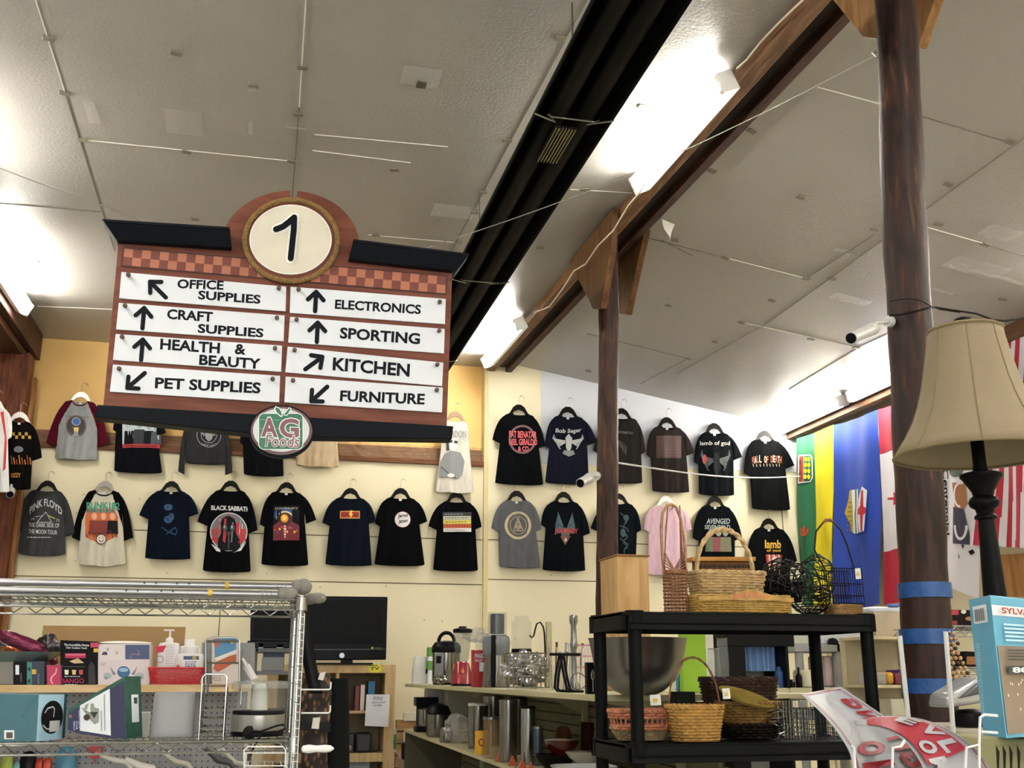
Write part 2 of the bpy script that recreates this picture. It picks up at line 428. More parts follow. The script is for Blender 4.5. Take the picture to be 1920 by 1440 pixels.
# hanging scrap of film by the middle beam
sp = cRay(1253, 412)
MB().grid(lambda u, v: (sp.x+(u-.5)*.09*(1-v), sp.y+.02*math.sin(v*4), sp.z-.13*v-.03*u), 3, 6, M('#e4e3da', .4)).build('film_scrap', ceil)

# ------------------------------------------------------------------ beams
bw1 = WOOD('#2a160e', '#472818', 'y', 4, .6, 10, .2, '#5a3520')
bw2 = WOOD('#5c3f28', '#7f5c3c', 'y', 4, .55, 10, .2)
def beam_from(name, rb_near, rb_far, w_, h, side):
    pass
A = Vector((2.36, WY, BZ)); Bn = atZ(1595, 40, BZ); dirb = (Bn-A)/(A.y-Bn.y)        # beam runs very slightly askew
def bx(y, off=0.0): return Vector((A.x+(A.y-y)*dirb.x-off, y, BZ))
def beam(mb, off0, off1, z0, z1, m, y0=-3.0, y1=WY):
    a0 = bx(y0, off0); a1 = bx(y0, off1); b0 = bx(y1, off0); b1 = bx(y1, off1)
    mb.prism([Vector((a0.x, y0, z0)), Vector((b0.x, y1, z0)), Vector((b0.x, y1, z1)), Vector((a0.x, y0, z1))], (a1.x-a0.x, 0, 0), m)
cb = MB()
beam(cb, 0.0, 0.06, BZ, CZ+.02, bw1); beam(cb, 0.06, 0.17, BZ+.05, CZ+.02, WOOD('#120b08', '#2a170e', 'y')); beam(cb, 0.17, 0.26, BZ, CZ+.005, bw2)
beam(cb, -0.03, 0.0, BZ+.04, CZ, WOOD('#5a3018', '#7d4724', 'y'))
cbo = cb.build('beam_middle', bevel=.004); cbo['kind'] = 'structure'
lb = MB()
lb.bb((-2.09, -3, CZ-.24), (-2.02, WY, CZ+.02), bw1); lb.bb((-2.35, -3, CZ-.30), (-2.09, WY, CZ+.02), WOOD('#2a160c', '#50301a', 'y'))
lbo = lb.build('beam_left', bevel=.004); lbo['kind'] = 'structure'
rb = MB(); rz = 4.12
rb.bb((5.32, -3, rz-.145), (5.40, WY, rz+.0), WOOD('#4b3424', '#6b4a30', 'y')); rb.bb((5.40, -3, rz-.12), (5.46, WY, rz+.0), WOOD('#4b3424', '#6b4a30', 'y'))
rbo = rb.build('beam_right', bevel=.004); rbo['kind'] = 'structure'
# ------------------------------------------------------------------ log posts
logm = WOOD('#1f110c', '#412619', 'z', 5, .5, 7, .35, '#6b4828')
logm2 = WOOD('#1d100c', '#351f18', 'z', 5, .5, 7, .3, '#6b4524')
def log(name, pts, r, m, label):
    o = thing(name, label, 'post', pts[0])
    P = []; R = []
    n = 40
    for i in range(n+1):
        t = i/n*(len(pts)-1); k = min(int(t), len(pts)-2); q = Vector(pts[k]).lerp(Vector(pts[k+1]), t-k); P.append(q); R.append((r[k]+(r[k+1]-r[k])*(t-k))*(1+.025*math.sin(i*1.9)+.02*math.sin(i*.7)))
    MB().tube(P, R, m, 22).build('log', o)
    return o
Y2 = 3.16
pp = [atY(x, y, Y2) for x, y in ((1760, 1440), (1742, 1290), (1728, 1000), (1712, 700), (1694, 400), (1683, 50))]
pp = [Vector((pp[0].x-.01, Y2, 0))]+pp+[Vector((pp[-1].x, Y2, CZ-.02))]
big = log('log_post', pp, [.082, .081, .08, .079, .078, .077, .076, .076], logm2, 'tall brown log post with three bands of blue tape beside the floor lamp')
for (ya, yb) in ((1094, 1122), (1180, 1208), (1272, 1300)):
    c = atY(1733+(ya-1100)*.045, (ya+yb)/2, Y2); h = abs(atY(1735, ya, Y2).z-atY(1735, yb, Y2).z)
    MB().lathe([(.0825, -h/2), (.0845, -h/2), (.085, 0), (.0845, h/2), (.0825, h/2)], c+Vector((.002, 0, 0)), M('#114684', .4, bump=.6, bs=25), 30).build('tape_band', big)
Y1 = 6.56
q = [atY(x, y, Y1) for x, y in ((1138, 1150), (1139, 900), (1141, 600))]
p1_ = log('log_post', [Vector((q[0].x, Y1, 0))]+q+[Vector((q[2].x+.01, Y1, BZ+.02))], [.072, .071, .070, .069, .069], logm, 'slim dark log post between the two columns of shirts, under the middle beam')
q3 = [atY(x, y, 9.8) for x, y in ((14, 1180), (22, 1000), (50, 700))]
lp = MB(); a = q3[0]; b = q3[2]
lp.bb((-2.28, 9.62, 0), (-2.03, 9.86, CZ-.28), WOOD('#4a2414', '#6e3a1e', 'z', 4, .55, 10))
lp.bb((-2.03, 9.80, 0), (-1.995, 9.9, CZ-.45), WOOD('#6d4522', '#8f6234', 'z', 4, .55, 10))
tag(lp.build('square_post', bevel=.004), 'dark brown square timber post against the left end of the back wall', 'post')
# ------------------------------------------------------------------ knee braces (plywood gussets)
ply = WOOD('#4d3119', '#684624', 'z', 3, .5, 7, .12, '#77542c')
ply2 = WOOD('#75502b', '#916c40', 'z', 3, .5, 7, .12)
def gusset(px_poly, xoff, y_ref, label, mm, th=.045):
    """board lying in the beam's plane: outline given on the plane X = const, drawn at photo positions"""
    X0 = bx(y_ref, xoff).x
    pts = [atX(x, y, X0) for x, y in px_poly]
    o = MB().prism(pts, (th, 0, 0), mm).build('corner_brace', loc=pts[0], bevel=.003)
    tag(o, label, 'corner brace'); return o
def ext(xoff, px_poly, label, mm):
    X0 = bx(3.2, xoff).x; P = [atX(x, y, X0) for x, y in px_poly]
    a, a1, b, b1 = P[0], P[1], P[-1], P[-2]
    up1 = a+(a-a1)*((BZ+.06-a.z)/max(.01, a.z-a1.z)) if a.z > a1.z else a; up2 = b+(b-b1)*((BZ+.06-b.z)/max(.01, b.z-b1.z))
    for q_, r_ in ((up1, a), (up2, b)): q_.y = max(r_.y-.45, min(r_.y+.45, q_.y)); q_.z = BZ+.06
    tag(MB().prism([up1]+P+[up2], (.045, 0, 0), mm).build('corner_brace', loc=P[0], bevel=.003), label, 'corner brace')
gusset([(1148, 392), (1144, 470), (1126, 578), (1112, 580), (1068, 490)], .31, 6.5, 'plywood corner brace on the left face of the slim post under the middle beam', ply)
gusset([(1209, 430), (1174, 590), (1161, 588), (1158, 500), (1166, 440)], -.01, 6.5, 'plywood corner brace on the right face of the slim post under the middle beam', ply)
ext(.305, [(1662, -30), (1662, 40), (1636, 71), (1618, 70), (1546, -20)], 'light plywood corner brace left of the tape banded log post top', ply2)
ext(-.01, [(1762, -30), (1720, 90), (1712, 88), (1706, 60), (1700, -30)], 'light plywood corner brace right of the tape banded log post top', ply2)
gl = [Vector((-2.35, 9.7, 4.26)), Vector((-2.07, 9.7, 4.26)), Vector((-2.07, 9.7, 3.95)), Vector((-2.12, 9.7, 3.7)), Vector((-2.2, 9.7, 3.6))]
# ------------------------------------------------------------------ fluorescent fixtures
house = M('#e8e8e4', .35, coat=.3)
def fixture(a, b, side, label, drop=Vector((0, 0, 0))):
    """a, b ends; side = unit vector the tubes face"""
    a = Vector(a); b = Vector(b); side = Vector(side).normalized(); d = (b-a).normalized(); up_ = side.cross(d).normalized()
    o = thing('fluorescent_light', label, 'light', (a+b)/2, 'fluorescent strip lights')
    R = Matrix((d, up_, side)).transposed(); L_ = (b-a).length
    MB().box((a+b)/2+side*.02, (L_, .11, .05), house, R, 1.0).box((a+b)/2+side*.05, (L_-.02, .05, .03), house, R).build('housing', o, bevel=.004)
    for s_ in (-1, 1):
        off = up_*.036*s_+side*.085
        MB().cyl(a+off+d*.02, b+off-d*.02, .013, GLOW('#fffaf0', TUBE_STRENGTH), n=8).build('tube', o)
    for e, dd in ((a, 1), (b, -1)):
        m_ = MB(); m_.box(e+side*.055+d*dd*.005, (.025, .11, .085), house, R)
        for s_ in (-1, 1): m_.cyl(e+up_*.036*s_+side*.085-d*.01*0, e+up_*.036*s_+side*.085+d*dd*.03, .018, house, n=12)
        m_.build('end_cap', o, bevel=.003)
    return o
xm = lambda y: bx(y, .29).x
z0 = 4.50
zz = lambda px, py, yy: atX(px, py, xm(yy)).z
fixture((xm(4.42), 4.42, 4.515), (xm(5.64), 5.64, 4.515), (-1, 0, -.45), 'bright fluorescent strip light on the middle beam, the larger one above the slim post')
fixture((xm(8.40), 8.40, 4.515), (xm(9.62), 9.62, 4.515), (-1, 0, -.45), 'fluorescent strip light on the middle beam near the back wall, smaller looking')
fixture((-1.98, 7.4, 4.46), (-1.98, 8.8, 4.46), (1, 0, -.45), 'fluorescent strip light on the left beam above the clothes')
ra, rb_ = atX(1465, 806, 5.28), atX(1590, 745, 5.28); rc, rd_ = atX(1606, 742, 5.28), atX(1735, 682, 5.28)
fixture((5.27, rb_.y, rz-.04), (5.27, ra.y, rz-.04), (-1, 0, -.3), 'fluorescent strip light on the right beam above the green and yellow flag')
fixture((5.27, rd_.y, rz-.04), (5.27, rc.y, rz-.04), (-1, 0, -.3), 'fluorescent strip light on the right beam, partly behind the tape banded post')
for yy in (-7.5, -5.0, -2.5, 0.6):
    fixture((xm(yy), yy, 4.50), (xm(yy), yy+1.22, 4.50), (-1, 0, -.45), 'fluorescent strip light on the middle beam behind the camera')
for yy in (-7.0, -5.0, -3.0, -1.0, 1.0, 3.0, 5.2):
    fixture((-1.98, yy, 4.46), (-1.98, yy+1.22, 4.46), (1, 0, -.45), 'fluorescent strip light on the left beam outside the picture')
for yy in (-6.5, -4.0, -2.0, 0.0, 2.0, 4.4):
    fixture((5.27, yy, rz-.04), (5.27, yy+1.22, rz-.04), (-1, 0, -.3), 'fluorescent strip light on the right beam outside the picture')
# ------------------------------------------------------------------ radiant tube heater (the long black duct)
hz = 4.0
hl = atZ(1110, 0, hz); hr = atZ(1298, 0, hz); hx = (hl.x+hr.x)/2; hw = (hr.x-hl.x)/2
blk = M('#040504', .65, .0, var=.3, vs=3, stretch=(1, .3, 1)); blk2 = M('#060706', .5, .0)
ht = thing('tube_heater', 'long black radiant tube heater hung under the ceiling behind the aisle sign', 'heater', (hx, 5, hz))
prof = [(-hw, 0), (-hw+.012, .004), (-hw*.72, .12), (-hw*.36, .17), (hw*.36, .17), (hw*.72, .12), (hw-.012, .004), (hw, 0)]
g = MB()
nY = 60
def hood(u, v):
    k = u*(len(prof)-1); i = min(int(k), len(prof)-2); f = k-i
    return (hx+prof[i][0]*(1-f)+prof[i+1][0]*f, -1.5+v*10.2, hz+prof[i][1]*(1-f)+prof[i+1][1]*f)
g.grid(hood, 7, 20, blk); g.build('reflector_hood', ht, solid=.004, smooth=False)
tb = MB(); tb.cyl((hx-.065, -1.5, hz+.055), (hx-.065, 8.6, hz+.055), .05, blk2, n=22)
tb.build('heating_tube', ht)
tb = MB(); tb.cyl((hx+.065, -1.5, hz+.055), (hx+.065, 8.6, hz+.055), .05, blk2, n=22)
tb.build('heating_tube', ht)
for yy in (2.0, 4.1, 6.2, 8.0):
    w_ = MB(); zz_ = hz-.006
    w_.tube([(hx-hw, yy, zz_), (hx-hw*.4, yy+.05, zz_), (hx-.12, yy, hz+.0), (hx-.1, yy+.01, hz-.005), (hx+.1, yy+.01, hz-.005), (hx+.12, yy, hz), (hx+hw*.4, yy+.04, zz_), (hx+hw, yy-.02, zz_), (hx+hw+.02, yy+.02, zz_+.02)], .004, M('#8b8b84', .35, .8), 6)
    w_.build('wire_clip', ht)
    h_ = MB(); h_.tube([(hx, yy, hz+.17), (hx, yy, CZ)], .004, M('#55554e', .4, .7), 6); h_.build('hanger_wire', ht); h_ = MB(); h_.tube([(hx-hw-.005, yy, hz+.0), (hx-hw-.03, yy-.02, hz+.02), (hx-hw-.02, yy+.18, hz+.03), (hx-hw+.0, yy+.2, hz+.01), (hx-hw+.01, yy+.17, hz-.004)], .005, M('#55554e', .4, .7), 6); 
gg = thing('burner_grille', 'silver slotted grille hanging in the middle of the black tube heater', 'grille', (hx-.02, 4.5, hz-.012))
yc = atZ(1043, 268, hz).y; xc = atZ(1043, 268, hz).x; m_ = MB()
for i in range(7):
    m_.box((xc-.045+i*.015, yc, hz-.012), (.006, .34, .012), M('#8d8468', .3, .7))
m_.tube([(xc-.055, yc-.17, hz-.012), (xc+.055, yc-.17, hz-.012), (xc+.055, yc+.17, hz-.012), (xc-.055, yc+.17, hz-.012)], .005, blk2, 6, closed=True)
ORG['burner_grille'] = Vector((xc, yc, hz)); gg.location = (xc, yc, hz); m_.build('slats', gg)
# ------------------------------------------------------------------ white cable along the beam
cab = [(1512, 0, .2), (1470, 30, .2), (1405, 110, .2), (1385, 130, .2)]
wc = M('#dcd6c6', .5)
def cable(name, pts, off, r, m, label, yref):
    P = [atX(x, y, bx(yref, off).x) for x, y in pts]
    tag(MB().tube(P, r, m, 6).build(name, loc=P[0]), label, 'cable')
cable('power_cable', [(1512, -6), (1490, 14), (1455, 48), (1425, 80), (1400, 112), (1382, 128)], .305, .005, wc, 'white power cable on the middle beam running up from the larger strip light', 3.8)
cable('power_cable', [(1212, 338), (1200, 360), (1178, 385), (1150, 432), (1120, 462), (1098, 495), (1076, 508), (1056, 540), (1030, 575), (1002, 586)], .35, .005, wc, 'white power cable sagging across the left brace of the slim post', 7)
# ================================================================== THE AISLE SIGN
SY = 4.5
def zs(p): return (180+p[0]*.36458, 340+p[1]*.36458)
def SP(p, dy=0.0): x, y = zs(p); q = atY(x, y, SY); return Vector((q.x, SY-dy, q.z))
sg_root_loc = SP((960, 800))
sign = thing('aisle_sign', 'large hanging wooden aisle sign with the number 1 and eight white direction panels', 'sign', sg_root_loc)
brown = WOOD('#623526', '#794636', 'x', 2.5, .5, 9, .05, '#6e3d2d')
blackp = M('#0c1118', .5)
def arc_pts(cx, cy, rx, ry, a0, a1, n=24): return [(cx+rx*math.cos(a0+(a1-a0)*i/n), cy-ry*math.sin(a0+(a1-a0)*i/n)) for i in range(n+1)]
# board with an arched top, split by a narrow slot
L_ = [(116, 316), (36, 1175), (930, 1235), (985, 300), (1003, 100), (1003, 50)]
left = [(116, 312), (36, 1175), (950, 1232), (950, 400), (1003, 100)]+arc_pts(1000, 335, 355, 287, PI*.502, PI*.93)+[(650, 330)]
right = [(950, 400), (950, 1232), (1803, 1272), (1833, 452), (1358, 400)]+arc_pts(1000, 335, 355, 287, PI*.03, PI*.47)+[(1032, 100), (990, 110)]
mb = MB(); mb.prism([SP(p) for p in left], (0, .03, 0), brown); mb.prism([SP(p) for p in right], (0, .03, 0), brown)
mb.build('sign_board', sign, smooth=False)
mb = MB()                                                        # crown moulding, stepped profile
def crown(tl, tr, br, bl):
    for t0, t1, d in ((0, .16, .078), (.16, 1, .074)):
        f = lambda a, b, t: (a[0]+(b[0]-a[0])*t, a[1]+(b[1]-a[1])*t)
        mb2.prism([SP(f(tl, bl, t0), d), SP(f(tl, bl, t1), d-(.002 if t0 == 0 else .038)), SP(f(tr, br, t1), d-(.002 if t0 == 0 else .038)), SP(f(tr, br, t0), d)], (0, d+.03, 0), blackp)
mb2 = MB(); crown((42, 230), (690, 270), (698, 358), (112, 320)); mb2.build('cornice', sign, bevel=.002)
mb2 = MB(); crown((1316, 330), (1905, 403), (1848, 475), (1296, 415)); mb2.build('cornice', sign, bevel=.002)
mb2 = MB(); mb2.prism([SP(p, .045) for p in ((14, 1162), (3, 1224), (800, 1308), (1100, 1326), (1822, 1336), (1829, 1270))], (0, .09, 0), blackp)
mb2.build('base_board', sign, bevel=.003)
# checker strip
ck = MB(); ca, cb2 = M('#a8684e', .6), M('#6f352c', .6)
def ckp(u, v): a = (147+(1800-147)*u, 347+(491-347)*u); b = (138+(1795-138)*u, 433+(578-433)*u); return SP((a[0]+(b[0]-a[0])*v, a[1]+(b[1]-a[1])*v), .004)
ck.add([ckp(u, v)+Vector((0, .001, 0)) for u, v in ((-.006, -.08), (-.006, 1.08), (1.004, 1.08), (1.004, -.08))], [(0, 1, 2, 3)], M('#3a1712', .6))
n = 36
for i in range(n):
    for j in range(2):
        ck.add([ckp(i/n, j/2), ckp(i/n, (j+1)/2), ckp((i+1)/n, (j+1)/2), ckp((i+1)/n, j/2)], [(0, 1, 2, 3)], ca if (i+j) % 2 == 0 else cb2)
ck.build('checker_strip', sign, smooth=False)
# number disc
ac = SP((1000, 308)); kx = (SP((1210, 308))-ac).length; kz = (SP((1000, 130))-ac).length
RXm = Matrix.Rotation(PI/2, 3, 'X')
nd = MB(); nd.prism([SP(p, .012) for p in arc_pts(1004, 312, 232, 200, 0, 2*PI*35/36, 35)[::-1]], (0, .02, 0), M('#6e3020', .5))
nd.prism([SP(p, .020) for p in arc_pts(1000, 309, 211, 179, 0, 2*PI*47/48, 47)[::-1]], (0, .012, 0), M('#d8d2c0', .5))
ndo = nd.build('number_disc', sign, bevel=.002, smooth=False)
ra_ = Art(lambda x, y, k: SP((x, y), .021+.0004*k))
ra_.ring(1000, 309, 211, 179, 5, M('#f2f1ea', .4), 48)
def stroke(a, pts, wd, m):
    a.line(pts, wd, m)
    for p in pts: a.ell(p[0], p[1], wd/2, wd/2, m, 12)
for wd, m in ((50, M('#f4f3ee', .4)), (31, M('#12161d', .45))):
    stroke(ra_, [(925, 258), (960, 245), (990, 222), (1018, 198)], wd, m); stroke(ra_, [(1018, 198), (1016, 260), (1000, 408)], wd, m)
ra_.b.build('numeral', ndo, smooth=False)
# rope ring
rp_ = MB(); RN = 220; rc_ = [SP((1003+238*math.cos(2*PI*i/RN), 312+208*math.sin(2*PI*i/RN)), .016) for i in range(RN)]
for s_ in range(3):
    pts = []
    for i in range(RN):
        t = (rc_[(i+1) % RN]-rc_[i-1]).normalized(); nrm = Vector((0, 1, 0)); bi = t.cross(nrm); an = 2*PI*(i*34/RN+s_/3.0)
        pts.append(rc_[i]+(nrm*math.cos(an)+bi*math.sin(an))*.0068)
    rp_.tube(pts, (.0062), M('#85683a', .8, var=.2, vs=60), 7, closed=True)
rp_.build('rope_ring', sign)
# direction panels
pw = M('#dde2ea', .35, var=.01); ink = M('#14181e', .5); knob_m = M('#5d4636', .5)
panels = [
 ([(132, 470), (120, 605), (975, 672), (978, 545)], [(170, 492), (940, 560)], 'ul', [((275, 517), (360, 602))], [('OFFICE', (418, 555), (655, 563), 48), ('SUPPLIES', (525, 611), (845, 635), 46)]),
 ([(118, 628), (104, 765), (965, 826), (970, 693)], [(153, 650), (930, 712)], 'up', [((250, 650), (240, 760))], [('CRAFT', (365, 712), (600, 728), 52), ('SUPPLIES', (523, 783), (860, 808), 47)]),
 ([(102, 788), (88, 922), (952, 983), (957, 848)], [(138, 810), (920, 868)], 'up', [((243, 812), (233, 922))], [('HEALTH', (330, 868), (636, 890), 56), ('&', (712, 892), (770, 897), 54), ('BEAUTY', (530, 948), (845, 970), 54)]),
 ([(88, 945), (72, 1085), (942, 1140), (947, 1003)], [(123, 973), (908, 1025)], 'dl', [((158, 1070), (252, 990))], [('PET SUPPLIES', (303, 1068), (845, 1095), 57)]),
 ([(1000, 545), (996, 680), (1793, 738), (1797, 608)], [(1040, 567), (1763, 630)], 'up', [((1132, 567), (1126, 672))], [('ELECTRONICS', (1227, 660), (1668, 688), 49)]),
 ([(997, 700), (988, 832), (1788, 888), (1792, 762)], [(1030, 722), (1760, 778)], 'up', [((1140, 725), (1135, 830))], [('SPORTING', (1252, 812), (1663, 843), 58)]),
 ([(985, 853), (973, 985), (1778, 1056), (1785, 935)], [(1020, 877), (1750, 951)], 'ur', [((1168, 903), (1076, 970))], [('KITCHEN', (1215, 976), (1610, 1010), 68)]),
 ([(975, 1007), (968, 1140), (1778, 1192), (1782, 1063)], [(1012, 1032), (1748, 1080)], 'dl', [((1102, 1138), (1188, 1060))], [('FURNITURE', (1253, 1134), (1687, 1152), 56)]),
]
for quad, knobs, kind, (ar,), txt in panels:
    d = .010
    po = MB().prism([SP(p, d) for p in quad], (0, .008, 0), pw).build('direction_panel', sign, bevel=.0015, smooth=False)
    a = Art(lambda x, y, k: SP((x, y), .0104+.0004*k))
    (tx, ty), (ex, ey) = ar
    dx, dy = ex-tx, ey-ty; l = math.hypot(dx, dy); dx /= l; dy /= l
    stroke(a, [(tx+dx*6, ty+dy*6), (ex, ey)], 23, ink)
    for sg in (-1, 1):
        ang = math.radians(44)*sg; bx_ = dx*math.cos(ang)-dy*math.sin(ang); by_ = dx*math.sin(ang)+dy*math.cos(ang)
        stroke(a, [(tx+dx*6, ty+dy*6), (tx+dx*6+bx_*58, ty+dy*6+by_*58)], 22, ink)
    a.b.build('arrow_mark', po, smooth=False)
    for t, p0, p1, h in txt:
        a = Art(lambda x, y, k: SP((x, y), .0104+.0004*k)); a.text(t, p0, p1, h, ink, .032, .06); a.b.build('lettering', po, smooth=False)
    for kx_, ky_ in knobs:
        c = SP((kx_, ky_), d)
        MB().lathe([(.006, 0), (.0065, .010), (.0095, .014), (.0095, .024), (.006, .029)], c, knob_m, 10, rot=RXm).build('knob', po)
# oval logo plaque
lo = MB(); lo.prism([SP(p, .060) for p in arc_pts(952, 1302, 166, 134, 0, 2*PI*47/48, 47)[::-1]], (0, .03, 0), blackp)
lo.prism([SP(p, .066) for p in arc_pts(952, 1300, 156, 123, 0, 2*PI*47/48, 47)[::-1]], (0, .01, 0), M('#6c4f52', .5))
lo.prism([SP(p, .070) for p in arc_pts(950, 1298, 143, 110, 0, 2*PI*47/48, 47)[::-1]], (0, .008, 0), M('#cfd2d6', .5))
loo = lo.build('logo_plaque', sign, smooth=False)
a = Art(lambda x, y, k: SP((x, y), .0705+.0003*k)); gr = M('#2f7058', .5); lt = M('#e8ebea', .4); mv = M('#7e5258', .5)
sq = lambda g: arc_pts(948+84-g*0, 1235+4, 26+g, 24+g, 0, PI/2, 6)+arc_pts(948-84, 1239, 26+g, 24+g, PI/2, PI, 6)+arc_pts(948-84, 1370, 26+g, 24+g, PI, 1.5*PI, 6)+arc_pts(948+84, 1370, 26+g, 24+g, 1.5*PI, 2*PI, 6)
a.poly(sq(4), lt); a.poly(sq(0), gr)
for y in (1245, 1290, 1335): a.line([(842, y), (1056, y+4)], 2.5, M('#7fae9c', .5))
a.poly([(948, 1232), (925, 1213), (914, 1190), (922, 1176), (942, 1186), (955, 1206), (958, 1228)], lt); a.poly([(948, 1226), (929, 1210), (920, 1192), (924, 1182), (940, 1190), (951, 1208), (953, 1224)], gr)
a.poly([(960, 1222), (990, 1182), (1004, 1190), (980, 1226)], lt); a.poly([(964, 1220), (991, 1187), (999, 1191), (979, 1222)], gr)
for t, p0, p1 in (('A', (848, 1332), (932, 1336)), ('G', (942, 1336), (1040, 1340))):
    a.text(t, (p0[0]-5, p0[1]+5), (p1[0]+5, p1[1]+5), 108, lt, .07); a.text(t, p0, p1, 98, mv, .035)
a.text('Foods', (866, 1384), (1040, 1390), 66, lt, .05, .15); a.text('Foods', (868, 1382), (1038, 1388), 60, M('#8b6a6c', .5), .015, .15)
a.b.build('logo', loo, smooth=False)
# turnbuckles and wires
steel = M('#b9b9b4', .3, .9)
def hookset(p, q, far, label):
    """p,q zoom positions of the eye and the far end of the turnbuckle"""
    a_ = SP(p, -.02); b_ = SP(q, -.02); d = (b_-a_).normalized()
    m_ = MB(); m_.tube([a_+Vector((.012*math.cos(t), 0, .012*math.sin(t))) for t in [i*PI/5 for i in range(10)]], .003, steel, 6, closed=True)
    m_.cyl(a_+d*.012, a_+d*.03, .004, steel, n=8)
    for s in (-1, 1): m_.cyl(a_+d*.03+Vector((0, s*.006, 0)), b_-d*.02+Vector((0, s*.006, 0)), .003, steel, n=6)
    m_.cyl(b_-d*.02, b_, .004, steel, n=8)
    m_.build('turnbuckle', sign)
    tag(MB().tube([b_.lerp(far, t)+Vector((0, 0, -.06*math.sin(PI*t))) for t in [i/14 for i in range(15)]], .0022, steel, 5).build('hanging_wire', loc=b_), label, 'wire')
hookset((308, 232), (225, 182), Vector((-2.09, 3.6, 3.75)), 'thin steel wire from the upper left of the aisle sign')
pk = atY(1645, 105, Y2); hookset((1662, 352), (1735, 322), pk+Vector((-.01, 0, 0)), 'thin steel wire from the aisle sign to the tape banded log post')
MB().tube([pk+Vector((.0, 0, .01)), pk+Vector((-.02, -.01, .012)), pk+Vector((-.03, -.01, 0)), pk+Vector((-.015, -.01, -.012)), pk+Vector((.005, 0, -.008))], .003, steel, 6).build('eye_hook', big)
# wire strung behind, from the slim post area to the flags
def strand(name, pts, r, m, label): tag(MB().tube(pts, r, m, 5).build(name, loc=pts[0]), label, 'wire')
sa, sb = atY(1160, 868, 6.5), atX(1500, 893, 5.3)
strand('picture_wire', [sa.lerp(sb, t)+Vector((0, 0, -.05*math.sin(PI*t))) for t in [i/12 for i in range(13)]], .006, M('#c9ccc9', .4), 'white cord strung from the slim post past the right hand shirts')
